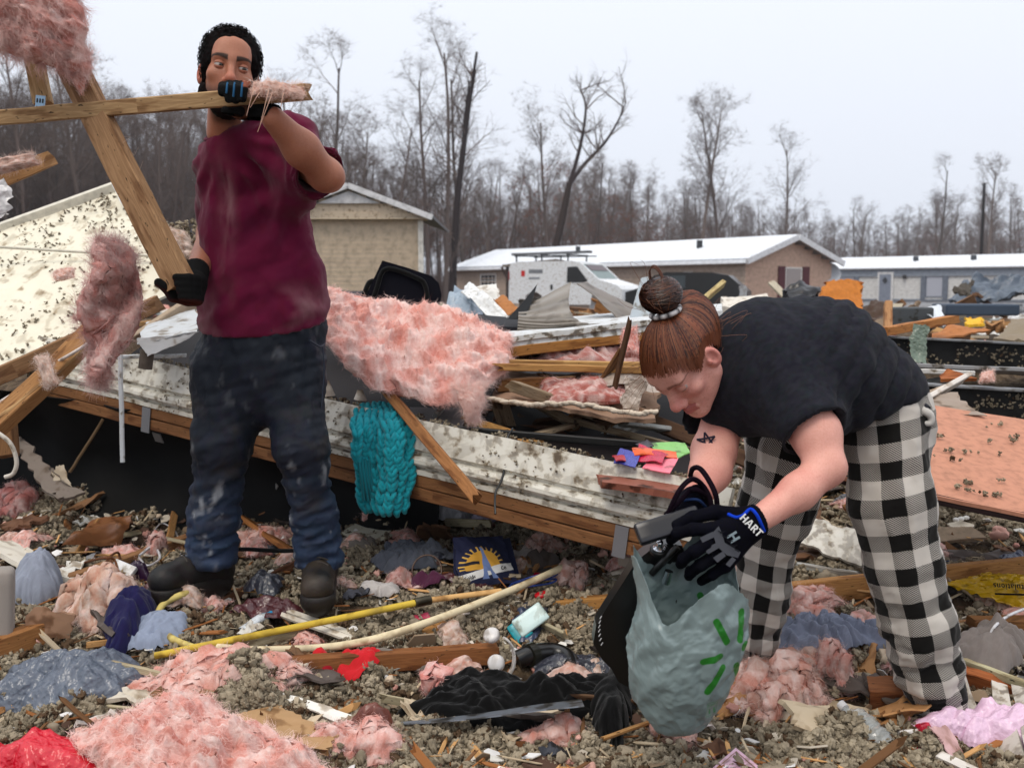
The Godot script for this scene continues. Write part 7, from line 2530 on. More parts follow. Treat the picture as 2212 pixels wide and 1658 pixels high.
		panel("sachet", s[0], "sachet", qq, 0.003, s[2], mat("print_noise", Color.WHITE, 0.35, {"spec": 0.5, "tex": ntex("speckle", [[0.0, c8(255, 255, 255)], [0.5, c8(240, 240, 240)], [0.62, c8(120, 80, 110)], [1.0, c8(255, 210, 200)]], 0.06, 256, 2, 81), "tri": true, "scale": Vector3(14, 14, 14)}) if s[0].contains("patterned") or s[0].contains("speckled") else mats["gloss"], 0.022, 0.003, "", 12)
	panel("shelf_board", "reddish-brown board under the colourful sachets", "board", [[1285, 1020, 3.1], [1500, 1020, 3.1], [1500, 1072, 2.85], [1300, 1040, 2.95]], 0.02, lin(150, 92, 76), mats["dirty"], 0.004, 0.01)
	heap("grey_insulation", "dark grey-brown insulation mass behind the black bar", 1270, 950, 0.13, 0.12, 0.10, lin(112, 98, 84), 300, 0.015, 0.8, 22)
	t = thing("laminate_sheet", "wide reddish wood-grain door panel lying at the right edge", "panel", P(2050, 980, 3.1))
	mb = MB.new()
	panel_mb(mb, [[1960, 868, 3.75], [2400, 935, 3.6], [2400, 1150, 2.75], [1780, 1018, 2.95]], 0.012, lin(196, 138, 112), 0.004, 0.0, 10)
	part(t, "face", mb, mats["plain"], t.position)
	mb = MB.new()
	board(mb, P(2400, 1158, 2.76), P(1780, 1026, 2.96), Vector3.UP, 0.03, 0.012, lin(40, 28, 24))
	part(t, "edge", mb, mats["plain"], t.position)
	sp = []
	var fl := bil(P(1960, 868, 3.75), P(2400, 935, 3.6), P(2400, 1150, 2.75), P(1780, 1018, 2.95))
	for k in range(34):
		var u := rng.randf_range(0.1, 0.62)
		var v := rng.randf_range(0.08, 0.95)
		for j in range(rng.randi_range(1, 4)):
			sp.append([fl.call(u, v) + Vector3(rng.randf_range(-0.02, 0.02), 0.012, rng.randf_range(-0.02, 0.02)) - t.position, rng.randf_range(0.25, 0.6)])
	lumps(t, sp)
	panel("grey_membrane", "thin grey-brown sheet at the upper edge of the reddish panel", "sheet", [[1975, 845, 3.9], [2060, 850, 3.9], [2135, 890, 3.62], [1990, 882, 3.7]], 0.003, lin(150, 136, 124), mats["dirty_far"], 0.03, 0.02)
	for s in [[[1890, 722, 5.3], [2420, 748, 5.0], 0.165, "upper black steel chassis beam caked with dirt at the right"], [[1950, 822, 4.3], [2420, 850, 4.1], 0.15, "lower black steel chassis beam caked with dirt at the right"]]:
		t = thing("chassis_beam", s[3], "beam", pv(s[0]))
		var a := pv(s[0])
		var b := pv(s[1])
		mb = MB.new()
		var dn := Vector3(0, -1, 0)
		var o2 := Vector3(0, 0, 1)
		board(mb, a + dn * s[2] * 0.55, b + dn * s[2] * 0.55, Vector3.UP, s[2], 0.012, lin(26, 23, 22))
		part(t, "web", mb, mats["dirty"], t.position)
		mb = MB.new()
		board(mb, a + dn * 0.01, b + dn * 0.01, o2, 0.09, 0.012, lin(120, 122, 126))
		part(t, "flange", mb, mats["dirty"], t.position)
		mb = MB.new()
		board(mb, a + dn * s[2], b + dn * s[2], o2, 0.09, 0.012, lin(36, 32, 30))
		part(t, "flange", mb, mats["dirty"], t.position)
		sp = []
		for k in range(420):
			var f := rng.randf()
			var hgt := rng.randf()
			if nz.get_noise_2d(f * 500.0, hgt * 90.0 + s[2] * 900.0) < -0.05: continue
			sp.append([a.lerp(b, f) + dn * s[2] * (0.2 + 0.75 * hgt) + o2 * 0.012 - t.position, rng.randf_range(0.2, 0.55)])
		lumps(t, sp)
	mb = MB.new()
	slab(mb, P(1930, 800, 5.0), P(2420, 815, 5.0), P(2420, 800, 7.0), P(1930, 790, 7.0), 0.03, lin(60, 52, 46))
	solo("chassis_deck", "dark deck between the two black chassis beams", "deck", mb, mats["plain"])
	plank("white_rail", "thin grey rail lying between the chassis beams", [1960, 788, 4.8], [2420, 806, 4.7], 0.02, 0.02, lin(150, 150, 152), Vector3.UP, [0, 0], "dirty")
	plank("white_rail", "white dirty rail on the lower chassis beam", [1970, 800, 4.5], [2105, 806, 4.5], 0.022, 0.02, lin(206, 204, 200), Vector3.UP, [0, 0], "dirty")
	panel("orange_scrap", "orange wood scrap standing on the lower chassis beam", "wood", [[2030, 812, 4.35], [2045, 795, 4.4], [2110, 816, 4.35], [2036, 818, 4.3]], 0.015, lin(186, 104, 52), mats["wood"], 0.004, 0.006)
	batt("insulation_tuft", "tiny pink tuft on the lower chassis beam", [[2120, 805, 4.2], [2146, 800, 4.2], [2150, 824, 4.15], [2116, 824, 4.15]], 0.02, 0.012, lin(216, 160, 140), 160, 0.02, 0.2, 12)
	plank("white_shard", "splintered white-painted board pointing up at the right", [1985, 872, 3.85], [2074, 822, 4.05], 0.06, 0.02, lin(216, 210, 204), Vector3(0.3, 0.6, 0.6), [0.06, 0.08], "dirty_far")
	plank("white_shard", "short white-painted board behind the splintered one", [1968, 868, 3.95], [2035, 842, 4.1], 0.05, 0.02, lin(196, 178, 160), Vector3(0.3, 0.6, 0.6), [0.06, 0.08], "dirty_far")
	panel("green_cloth", "sheer green cloth hanging over the upper chassis beam", "cloth", [[1976, 700, 5.0], [2012, 698, 5.0], [2006, 780, 4.92], [1972, 778, 4.92]], 0.002, lin(96, 112, 96), mats["film"], 0.03, 0.02, "", 14)
	plank("orange_stud", "orange stud lying over the upper chassis beam", [1910, 716, 5.2], [2056, 690, 5.5], 0.045, 0.05, lin(206, 134, 74), Vector3.UP, [0, 0.05])
	panel("cardboard", "flat orange-brown cardboard beside the green cloth", "cardboard", [[2014, 716, 5.6], [2062, 702, 6.0], [2140, 712, 5.9], [2016, 728, 5.3]], 0.01, lin(178, 112, 60), mats["plain"], 0.02, 0.01)

func make_blanket() -> void:
	var t := thing("knit_blanket", "chunky teal knitted blanket hanging over the white trim", "blanket", P(830, 980, 3.38))
	var mb := MB.new()
	var l := curve([P(772, 882, 3.55), P(766, 915, 3.40), P(764, 960, 3.36), P(768, 1020, 3.36), P(782, 1100, 3.34)], 40)
	var r := curve([P(852, 878, 3.55), P(872, 905, 3.42), P(892, 960, 3.34), P(892, 1030, 3.30), P(880, 1104, 3.28)], 40)
	for row in range(27):
		for colm in range(7):
			var v := (row + 0.5) / 27.0 + rng.randf_range(-0.008, 0.008)
			var u := (colm + 0.5) / 7.0 + 0.03 * sin(row * 0.7)
			var k := clampf(v, 0, 0.999) * 40.0
			var a: Vector3 = l[int(k)].lerp(l[int(k) + 1], fposmod(k, 1.0))
			var b: Vector3 = r[int(k)].lerp(r[int(k) + 1], fposmod(k, 1.0))
			var c := a.lerp(b, u) + Vector3(0, 0, 0.022 * sin(u * 9.0 + v * 3.0) + 0.02 * sin(PI * u)) + rv(0.004)
			var col := tone(lin(30, 140, 152), 0.13)
			for s in [-1.0, 1.0]:
				var p0 := c + Vector3(s * 0.011, 0.010, 0.0)
				var p1 := c + Vector3(s * 0.005, -0.002, 0.010)
				var p2 := c + Vector3(s * -0.001, -0.014, 0.0)
				tube(mb, curve([p0 - Vector3(0, -0.004, 0.01), p0, p1, p2, p2 + Vector3(0, -0.004, -0.01)], 6), 0.0092, col, 7, 0.0082)
	for k in range(mb.v.size()):
		mb.v[k] += mb.n[k] * (nz.get_noise_3dv(mb.v[k] * 4000.0) * 0.0035)
	part(t, "knit", mb, mats["cloth"], t.position)
	mb = MB.new()
	var f := bil(P(772, 884, 3.57), P(854, 880, 3.57), P(880, 1102, 3.33), P(780, 1098, 3.38))
	sheet(mb, f, 10, 20, 0.004, fill(lin(20, 96, 106)))
	part(t, "backing", mb, mats["cloth"], t.position)
	mb = MB.new()
	for k in range(7):
		var a := P(774 + k * 7, 985 + k * 3, 3.335)
		tube(mb, curve([a, a + Vector3(0.012, -0.07, 0.02), a + Vector3(0.02 + k * 0.004, -0.15, 0.015)], 10), 0.006, tone(lin(24, 112, 122), 0.1), 6)
	part(t, "fringe", mb, mats["cloth"], t.position).set_meta("kind", "stuff")

# ---------------------------------------------------------------- vehicles
func extruded(mb: MB, tf: Transform3D, prof: Array, w: float, col: Color) -> void:
	var pts := []
	for q in prof: pts.append(tf * Vector3(q[0], q[1], 0))
	plate(mb, pts, tf.basis.z.normalized(), w, col)

func wheel(t: Node3D, p: Vector3, z: Vector3, r: float) -> void:
	var w := Node3D.new()
	w.name = "wheel"
	t.add_child(w, true)
	var mb := MB.new()
	tube(mb, [p - z * 0.11, p + z * 0.11], r, lin(24, 24, 25), 18)
	part(w, "tyre", mb, mats["plain"])
	mb = MB.new()
	tube(mb, [p - z * 0.115, p + z * 0.115], r * 0.6, lin(150, 152, 156), 14)
	part(w, "rim", mb, mats["plain"])

func make_vehicles() -> void:
	var up := Vector3.UP
	var a := P(1098, 625, 42.5); a.y = -0.02
	var b := P(1345, 625, 39.6); b.y = -0.02
	var x := (b - a).normalized()
	var z := x.cross(up).normalized()
	var L := (b - a).length()
	var tf := Transform3D(Basis(x, up, z), a - z * 1.0)
	var t := thing("delivery_van", "white delivery van with a roof rack and smashed windscreen before the tan mobile home", "van", a)
	var k := L / 5.6
	var sc := func(p: Array) -> Array: return p.map(func(q: Array) -> Array: return [q[0] * k, q[1] * 1.02])
	var mb := MB.new()
	var wh := lin(226, 230, 236)
	extruded(mb, tf, sc.call([[0.0, 0.45], [0.02, 1.9], [0.14, 2.08], [0.5, 2.14], [3.2, 2.14], [3.6, 2.06], [4.45, 1.4], [5.35, 1.16], [5.55, 1.0], [5.6, 0.5], [5.0, 0.4], [4.95, 0.75], [4.7, 0.9], [4.4, 0.9], [4.15, 0.75], [4.1, 0.4], [1.75, 0.4], [1.7, 0.75], [1.45, 0.9], [1.15, 0.9], [0.9, 0.75], [0.85, 0.4]]), 1.95, wh)
	part(t, "body", mb, mats["dirty_far"], a)
	mb = MB.new()
	extruded(mb, tf, sc.call([[3.55, 1.98], [3.66, 2.02], [4.42, 1.43], [4.32, 1.40]]), 1.7, lin(110, 130, 130))
	part(t, "windscreen", mb, mats["gloss"], a)
	mb = MB.new()
	extruded(mb, tf, sc.call([[3.62, 1.95], [3.72, 1.99], [4.02, 1.76], [3.9, 1.74]]), 1.5, lin(70, 40, 44))
	part(t, "broken_glass", mb, mats["gloss"], a)
	mb = MB.new()
	extruded(mb, tf, sc.call([[2.95, 1.28], [2.98, 1.9], [3.45, 1.92], [3.95, 1.36], [3.9, 1.28]]), 1.98, lin(24, 26, 28))
	part(t, "side_window", mb, mats["gloss"], a)
	mb = MB.new()
	extruded(mb, tf, sc.call([[0.0, 1.4], [0.0, 1.75], [0.05, 1.75], [0.05, 1.4]]), 2.0, lin(150, 40, 40))
	part(t, "tail_light", mb, mats["gloss"], a)
	for r in [[0.66, 1.54, 0.85, 1.78, lin(206, 50, 52)], [1.05, 1.66, 1.75, 1.82, lin(130, 134, 140)], [1.05, 1.42, 1.6, 1.50, lin(140, 144, 150)]]:
		mb = MB.new()
		extruded(mb, tf, sc.call([[r[0], r[1]], [r[0], r[3]], [r[2], r[3]], [r[2], r[1]]]), 1.97, r[4])
		part(t, "print", mb, mats["far"], a)
	for r in [[2.15, 1.0, 2.25, 1.2], [2.85, 1.05, 3.0, 1.12]]:
		mb = MB.new()
		extruded(mb, tf, sc.call([[r[0], r[1]], [r[0], r[3]], [r[2], r[3]], [r[2], r[1]]]), 2.0, lin(46, 48, 52))
		part(t, "door_handle", mb, mats["far"], a)
	for s in [1.3, 4.55]: wheel(t, tf * Vector3(s * k, 0.42, 0.86), tf.basis.z, 0.4)
	mb = MB.new()
	for zz in [-0.8, 0.8]:
		board(mb, tf * Vector3(0.2, 2.42, zz), tf * Vector3(3.4 * k, 2.42, zz), up, 0.05, 0.05, lin(70, 72, 76))
		for s in [0.3, 1.6, 2.9]: board(mb, tf * Vector3(s * k, 2.1, zz), tf * Vector3(s * k, 2.42, zz), x, 0.05, 0.05, lin(60, 62, 66))
	for s in [0.3, 1.6, 2.9]: board(mb, tf * Vector3(s * k, 2.45, -0.9), tf * Vector3(s * k, 2.45, 0.9), up, 0.05, 0.05, lin(60, 62, 66))
	board(mb, tf * Vector3(-0.2, 2.52, 0.3), tf * Vector3(3.7 * k, 2.56, 0.3), up, 0.1, 0.3, lin(104, 106, 110))
	part(t, "roof_rack", mb, mats["far"], a)
	a = P(1350, 625, 37.0); a.y = -0.02
	b = P(1540, 625, 36.0); b.y = -0.02
	x = (b - a).normalized()
	z = x.cross(up).normalized()
	tf = Transform3D(Basis(x, up, z), a - z * 0.95)
	k = (b - a).length() / 4.6
	t = thing("dark_truck", "black crushed car under a sheet, behind the stooping person's hair bun", "car", a)
	mb = MB.new()
	extruded(mb, tf, sc.call([[0.0, 0.4], [0.0, 0.9], [0.5, 1.05], [1.1, 1.5], [1.6, 1.62], [3.3, 1.6], [3.9, 1.5], [4.4, 1.1], [4.6, 0.95], [4.6, 0.4]]), 1.8, lin(24, 25, 28))
	part(t, "body", mb, mats["gloss"], a)
	mb = MB.new()
	extruded(mb, tf, sc.call([[0.62, 1.08], [1.14, 1.45], [1.22, 1.45], [0.74, 1.06]]), 1.6, lin(140, 158, 166))
	part(t, "windscreen", mb, mats["gloss"], a)
	mb = MB.new()
	extruded(mb, tf, sc.call([[1.3, 1.05], [1.5, 1.48], [2.3, 1.5], [2.3, 1.05]]), 1.83, lin(60, 70, 76))
	part(t, "side_window", mb, mats["gloss"], a)
	for s in [0.9, 3.7]: wheel(t, tf * Vector3(s * k, 0.35, 0.8), tf.basis.z, 0.34)

# ---------------------------------------------------------------- debris farther off
func make_far_debris() -> void:
	panel("chipboard_sheet", "orange chipboard sheet standing behind the stooping person's back", "board", [[1790, 606, 9.5], [1866, 606, 9.5], [1862, 676, 9.2], [1760, 660, 9.2]], 0.04, lin(196, 120, 50), mats["plain"], 0.03, 0.06)
	panel("tyre_cover", "rounded black bag rising just above the stooping person's back", "bag", [[1690, 622, 8.5], [1740, 610, 8.6], [1775, 632, 8.5], [1720, 660, 8.3]], 0.2, lin(20, 20, 22), mats["gloss"], 0.06, 0.03)
	panel("blue_sheet", "rumpled dark blue-grey plastic sheet bulging at the right edge", "tarp", [[2050, 634, 14.0], [2110, 598, 14.4], [2250, 596, 14.4], [2240, 645, 13.6]], 0.05, lin(86, 98, 112), mats["film"], 0.12, 0.04, "", 24)
	panel("brown_sheet", "brown crumpled sheet at the left end of the blue-grey plastic", "tarp", [[2056, 632, 13.5], [2076, 612, 13.6], [2100, 606, 13.6], [2096, 640, 13.3]], 0.04, lin(84, 78, 70), mats["plain"], 0.08, 0.04, "", 16)
	var mb := MB.new()
	var c := P(2105, 668, 9.0)
	rbox(mb, Vector3(0.62, 0.10, 0.5), 0.02, lin(66, 76, 90), Transform3D(Basis(Vector3.UP, -0.15), c), 5)
	solo("grey_cushion", "flat slate-grey cushion lying in the wreckage at the right", "cushion", mb, mats["cloth"])
	mb = MB.new()
	c = P(1965, 684, 7.2)
	rbox(mb, Vector3(0.26, 0.14, 0.22), 0.015, lin(76, 80, 84), Transform3D(Basis(Vector3.UP, 0.1), c), 5)
	solo("grey_bin", "dark grey plastic bin behind the orange stud", "bin", mb, mats["dirty_far"])
	panel("brown_mat", "coarse tan mat tilted at the right edge", "mat", [[2150, 726, 6.2], [2190, 690, 6.8], [2270, 672, 6.8], [2270, 735, 6.0]], 0.03, lin(132, 118, 98), mats["cloth"], 0.03, 0.03)
	panel("white_film", "crumpled white film between the grey bin and the grey cushion", "film", [[2002, 648, 7.6], [2030, 640, 7.6], [2042, 706, 7.0], [2010, 690, 7.0]], 0.004, lin(214, 220, 226), mats["film"], 0.08, 0.04, "", 14)
	panel("yellow_scrap", "small yellow scrap beside the white film", "scrap", [[2086, 690, 7.4], [2120, 684, 7.4], [2126, 696, 7.2], [2090, 700, 7.2]], 0.02, lin(226, 176, 50), mats["cloth"], 0.04, 0.03)
	plank("post_stub", "short orange post standing by the grey bin", [1918, 712, 6.6], [1919, 658, 6.8], 0.05, 0.05, lin(196, 140, 92), Vector3(1, 0, 0), [0.0, 0.03])
	panel("brown_sheeting", "brown panel leaning behind the post stub", "panel", [[1880, 700, 7.2], [1990, 645, 7.6], [1985, 668, 7.6], [1905, 716, 7.0]], 0.02, lin(132, 112, 92), mats["plain"], 0.02, 0.04)
	panel("dark_carpet", "dark brown carpet bundle right of the orange chipboard", "carpet", [[1858, 690, 8.0], [1890, 652, 8.4], [1930, 664, 8.4], [1902, 704, 7.8]], 0.06, lin(74, 58, 48), mats["cloth"], 0.08, 0.04)
	panel("white_slab", "pale insulated slab behind the stooping person's neck", "slab", [[1560, 640, 10.0], [1660, 636, 10.2], [1668, 672, 9.6], [1560, 664, 9.4]], 0.05, lin(212, 206, 196), mats["dirty_far"], 0.02, 0.04)
	panel("grey_chute", "small grey metal chute before the tan home's corner", "chute", [[1597, 620, 12.0], [1612, 620, 12.0], [1616, 646, 11.8], [1600, 646, 11.8]], 0.05, lin(120, 122, 126), mats["dirty_far"], 0.02, 0.02, "", 6)
	var cols := [lin(206, 152, 96), lin(178, 120, 70), lin(214, 196, 170), lin(224, 224, 220), lin(150, 110, 80), lin(96, 78, 62), lin(206, 206, 204), lin(128, 122, 116)]
	for k in range(150):
		var x := rng.randf_range(930, 2290)
		if k > 110: x = rng.randf_range(-80, 940)
		var d := rng.randf_range(6.4, 17.0)
		var p := P(x, 640, d)
		p.y = gy(p.x, p.z) + rng.randf_range(0.0, 0.16)
		var l := rng.randf_range(0.2, 0.8)
		var dirn := Vector3(rng.randf_range(-1, 1), rng.randf_range(-0.12, 0.16), rng.randf_range(-0.7, 0.7)).normalized()
		mb = MB.new()
		board(mb, p, p + dirn * l, rv(), rng.randf_range(0.04, 0.14), rng.randf_range(0.015, 0.045), tone(cols[rng.randi_range(0, 4)], 0.15), 0.02, rng.randf_range(0.0, 0.12), 3)
		solo("broken_board", "broken board scattered over the wreckage in the distance", "board", mb, mats["wood"], "broken boards over the far wreckage")
	for k in range(110):
		var x := rng.randf_range(930, 2290)
		if k > 88: x = rng.randf_range(-80, 940)
		var d := rng.randf_range(6.2, 17.0)
		var p := P(x, 640, d)
		p.y = gy(p.x, p.z) + rng.randf_range(0.02, 0.18)
		var u := Vector3(rng.randf_range(-1, 1), rng.randf_range(-0.2, 0.25), rng.randf_range(-0.5, 0.5)).normalized() * rng.randf_range(0.12, 0.42)
		var w := u.cross(rv()).normalized() * rng.randf_range(0.08, 0.24)
		var sd := rng.randf() * 100.0
		mb = MB.new()
		var wp := rng.randf_range(0.0, 0.10)
		sheet(mb, func(a: float, b: float) -> Vector3: return p + u * (a - 0.5 + 0.2 * nz.get_noise_2d(b * 300.0 + sd, a * 60.0)) + w * (b - 0.5 + 0.2 * nz.get_noise_2d(a * 300.0 + sd, b * 60.0)) + u.cross(w).normalized() * nz.get_noise_2d(a * 150.0 + sd, b * 150.0) * wp * 2.0, 6, 6, rng.randf_range(0.004, 0.02), fill(tone([lin(222, 222, 220), lin(206, 200, 188), lin(150, 154, 160), lin(186, 140, 96), lin(226, 228, 232), lin(92, 88, 84), lin(70, 80, 96), lin(206, 150, 138)][k % 8], 0.12)))
		solo("torn_sheeting", "torn piece of panelling scattered over the wreckage in the distance", "panel", mb, mats["dirty_far"], "torn panels over the far wreckage")

# ---------------------------------------------------------------- what lies in front
func gq(q: Array, lift := 0.012) -> Array:
	var out := []
	for c in q:
		var l: float = lift if c.size() < 3 else c[2]
		out.append([c[0], c[1], -G(c[0], c[1], l).z])
	return out

func gp(x: float, y: float, lift := 0.02) -> Vector3:
	return G(x, y, lift)

func flat(called: String, label: String, cat: String, q: Array, thick: float, col: Color, m := "dirty_far", warp := 0.008, ragged := 0.006, lift := 0.015) -> MeshInstance3D:
	return panel(called, label, cat, gq(q, lift), thick, col, mats[m], warp, ragged)

func lumber(label: String, a: Array, b: Array, w: float, t: float, col: Color, jag := [0.0, 0.0], wide := Vector3.UP, called := "timber") -> MeshInstance3D:
	var mb := MB.new()
	board(mb, gp(a[0], a[1], a[2] if a.size() > 2 else w * 0.5), gp(b[0], b[1], b[2] if b.size() > 2 else w * 0.5), wide, w, t, col, jag[0], jag[1], 8)
	return solo(called, label, "timber", mb, mats["wood"])

# crumpled cloth or film heaped over an ellipse on the ground
func crumple(called: String, label: String, cat: String, x: float, y: float, rx: float, rz: float, h: float, col: Color, m: String, fold := 0.025, freq := 900.0, n := 60, turn := 0.0, parent_t: Node3D = null) -> Node3D:
	var c := G(x, y)
	var sd := rng.randf() * 300.0
	var mb := MB.new()
	sheet(mb, func(u: float, v: float) -> Vector3:
		var a := u * 2 - 1
		var b := v * 2 - 1
		var q := Vector2(a * sqrt(1 - b * b / 2), b * sqrt(1 - a * a / 2))
		var rr := 1.0 + nz.get_noise_2d(q.normalized().x * 45.0 + sd, q.normalized().y * 45.0) * 0.9
		var e := (q * rr).rotated(turn)
		var p := c + Vector3(e.x * rx, 0, -e.y * rz)
		var k := minf(1.0, q.length())
		var g := Vector2(p.x, p.z).rotated(0.5 + sd) + Vector2(nz.get_noise_2d(p.x * 300.0, p.z * 300.0 + sd), nz.get_noise_2d(p.x * 300.0 + 70.0, p.z * 300.0 + sd)) * 0.12
		var r1 := 1.0 - absf(nz2s.get_noise_2d(g.x * freq * 0.4, g.y * freq * 1.1 + sd)) * 2.2
		var r2 := nz.get_noise_2d(p.x * freq * 1.6, p.z * freq * 1.6 + sd)
		p.y = gy(p.x, p.z) + 0.028 + h * pow(1.0 - k * k, 0.6) + ((crease(p, 8.0) * fold * 0.5 + ridge(p * freq * 1.4) * fold * 0.7 + r1 * fold * 0.5) if m == "film" else (r1 * fold + r2 * fold * 0.25)) * (1.0 - k * k * 0.6)
		p.x += nz.get_noise_2d(p.z * 900.0, sd) * 0.02
		return p, n, n, 0.002, func(u: float, v: float) -> Color: return tone(col, 0.05))
	return solo(called, label, cat, mb, mats[m])

func make_foreground() -> void:
	var mb: MB
	var t: Node3D
	batt("insulation_batt", "thick pink insulation batt along the bottom edge left of centre", gq([[150, 1590, 0.10], [420, 1505, 0.12], [760, 1690, 0.06], [330, 1760, 0.06]]), 0.11, 0.042, lin(240, 178, 166), 3600, 0.03, 0.12, 64)
	heap("insulation_heap", "billowing pink insulation in front of the yellow pipe's left end", 425, 1490, 0.20, 0.11, 0.06, lin(238, 174, 158), 2000, 0.03, 0.15, 48)
	heap("insulation_heap", "low pink insulation spread right of the billowing heap", 560, 1470, 0.17, 0.07, 0.04, lin(228, 166, 150), 1200, 0.03, 0.35, 40)
	heap("insulation_heap", "pink insulation flap at the bottom edge under the fallen leaf", 770, 1630, 0.13, 0.06, 0.05, lin(230, 168, 156), 900, 0.03, 0.15, 32)
	heap("insulation_heap", "tan and peach shaggy insulation mound draped over the violet cloth", 215, 1345, 0.13, 0.13, 0.15, lin(208, 172, 146), 2600, 0.035, 0.45, 48)
	heap("insulation_heap", "large dirty pink insulation mound in front of the plaid trousers", 1660, 1520, 0.17, 0.13, 0.10, lin(216, 156, 136), 2600, 0.03, 0.45, 48)
	heap("insulation_heap", "pink insulation patch between the plaid trouser legs", 1740, 1330, 0.13, 0.10, 0.06, lin(232, 164, 148), 1200, 0.025, 0.35, 36)
	heap("insulation_heap", "small pink tuft standing on the grey-blue sweater", 1800, 1480, 0.05, 0.05, 0.10, lin(206, 140, 128), 600, 0.03, 0.3, 24)
	heap("insulation_heap", "reddish pink insulation at the left edge under the curling cable", 30, 1110, 0.10, 0.12, 0.10, lin(206, 122, 116), 1000, 0.03, 0.2, 32)
	heap("insulation_heap", "pink insulation in the hollow left of the man's leg", 375, 1070, 0.12, 0.10, 0.08, lin(176, 104, 100), 800, 0.03, 0.3, 30)
	heap("insulation_heap", "pink insulation tuft left of the white notebook", 745, 1115, 0.07, 0.07, 0.06, lin(214, 140, 126), 700, 0.025, 0.2, 28)
	heap("insulation_heap", "pink insulation between the man's boots", 560, 1185, 0.08, 0.07, 0.05, lin(222, 156, 138), 700, 0.025, 0.35, 28)
	heap("insulation_heap", "peach insulation lump below the metal strap of the white trim", 1230, 1170, 0.055, 0.05, 0.08, lin(226, 160, 126), 500, 0.02, 0.15, 24)
	heap("insulation_heap", "dirty peach insulation left of the peach lump", 1170, 1195, 0.08, 0.06, 0.05, lin(196, 146, 126), 600, 0.02, 0.5, 26)
	heap("insulation_heap", "pink tuft above the right end of the pale hose", 1235, 1265, 0.06, 0.05, 0.05, lin(206, 158, 142), 500, 0.02, 0.45, 24)
	heap("insulation_heap", "pink tuft at the bottom edge beneath the black fleece", 1190, 1620, 0.09, 0.05, 0.05, lin(234, 166, 150), 700, 0.02, 0.3, 28)
	heap("insulation_heap", "small pink tuft left of the black fleece", 950, 1500, 0.035, 0.03, 0.04, lin(220, 130, 120), 250, 0.02, 0.1, 18)
	heap("insulation_heap", "small pink lump on the brown beam by the red cloth", 662, 1420, 0.035, 0.03, 0.05, lin(226, 160, 144), 250, 0.02, 0.1, 18)
	heap("insulation_heap", "pink tuft under the bag's bottom left corner", 1455, 1610, 0.05, 0.04, 0.05, lin(206, 150, 130), 300, 0.02, 0.3, 20)
	heap("insulation_heap", "pink insulation heap beside the white channel at the right edge", 2000, 1215, 0.10, 0.06, 0.05, lin(226, 168, 152), 500, 0.02, 0.3, 24)
	heap("insulation_heap", "pink tuft hanging by the man's left boot cable", 335, 1210, 0.035, 0.04, 0.07, lin(190, 130, 118), 300, 0.025, 0.3, 18)
	for s in [[555, 1490, 0.10, 0.06, 0.07, "grey shredded insulation knob behind the broken wallboard"], [80, 1560, 0.2, 0.10, 0.05, "grey shredded insulation left of the long pink batt"], [1010, 1320, 0.17, 0.09, 0.07, "grey shredded insulation between the pale hose and the teal tray"], [1220, 1330, 0.12, 0.10, 0.07, "grey shredded insulation right of the teal tray"], [940, 1610, 0.25, 0.08, 0.05, "grey shredded insulation along the bottom edge before the black fleece"], [150, 1090, 0.2, 0.12, 0.05, "grey shredded insulation beside the brown shard"], [1870, 1370, 0.07, 0.06, 0.06, "grey shredded insulation on the grey-blue sweater"], [1780, 1620, 0.16, 0.09, 0.05, "grey shredded insulation before the clear bottle"], [2090, 1120, 0.25, 0.12, 0.08, "grey shredded insulation before the reddish panel"]]:
		lump_heap(s[5], s[0], s[1], s[2], s[3], s[4], int(s[2] * s[3] * 26000.0) + 60)
	lumber("dark wet timber behind the billowing pink insulation", [440, 1452], [1070, 1412], 0.055, 0.04, lin(160, 100, 56), [0.03, 0.01])
	lumber("long orange timber crossing behind the plaid trousers", [1655, 1288, 0.03], [2330, 1215, 0.06], 0.075, 0.036, lin(212, 148, 86), [0.0, 0.0])
	lumber("sawn timber end left of the black case in the bag", [1190, 1318, 0.03], [1400, 1300, 0.03], 0.065, 0.038, lin(214, 150, 82), [0.0, 0.0])
	lumber("short timber under the two pipes", [918, 1378], [1108, 1238], 0.04, 0.036, lin(206, 144, 82), [0.0, 0.01], Vector3(0, 1, 0.8))
	lumber("orange stick behind the navy tote bag", [1090, 1240], [1215, 1225], 0.022, 0.02, lin(216, 154, 92))
	lumber("timber running out of the left edge under the wallboard corner", [-60, 1418, 0.05], [132, 1350, 0.05], 0.065, 0.05, lin(186, 124, 72), [0.0, 0.03])
	lumber("stubby timber block before the plaid trouser cuff", [1880, 1500, 0.04], [1985, 1500, 0.04], 0.08, 0.06, lin(150, 92, 56), [0.01, 0.01], Vector3(0, 1, 0.4))
	lumber("dark wood block under the yellow balloon", [2108, 1352, 0.03], [2300, 1352, 0.03], 0.05, 0.06, lin(140, 92, 52), [0.02, 0.0])
	lumber("brown strip leaning by the man's right boot", [482, 1300, 0.01], [650, 1212, 0.05], 0.03, 0.012, lin(130, 84, 58), [0.0, 0.0])
	lumber("small pale offcut left of the dark grey scarf", [746, 1292, 0.015], [806, 1226, 0.02], 0.022, 0.014, lin(226, 206, 168), [0.0, 0.0], Vector3(0.6, 0.6, 0.3))
	lumber("orange plank behind the man's boots", [500, 1100, 0.03], [640, 1200, 0.03], 0.07, 0.02, lin(186, 118, 62), [0.05, 0.02], Vector3(0, 0.3, 1))
	lumber("timber lying beneath the white board at the left", [150, 1260, 0.03], [420, 1165, 0.05], 0.06, 0.04, lin(170, 120, 78), [0.02, 0.02])
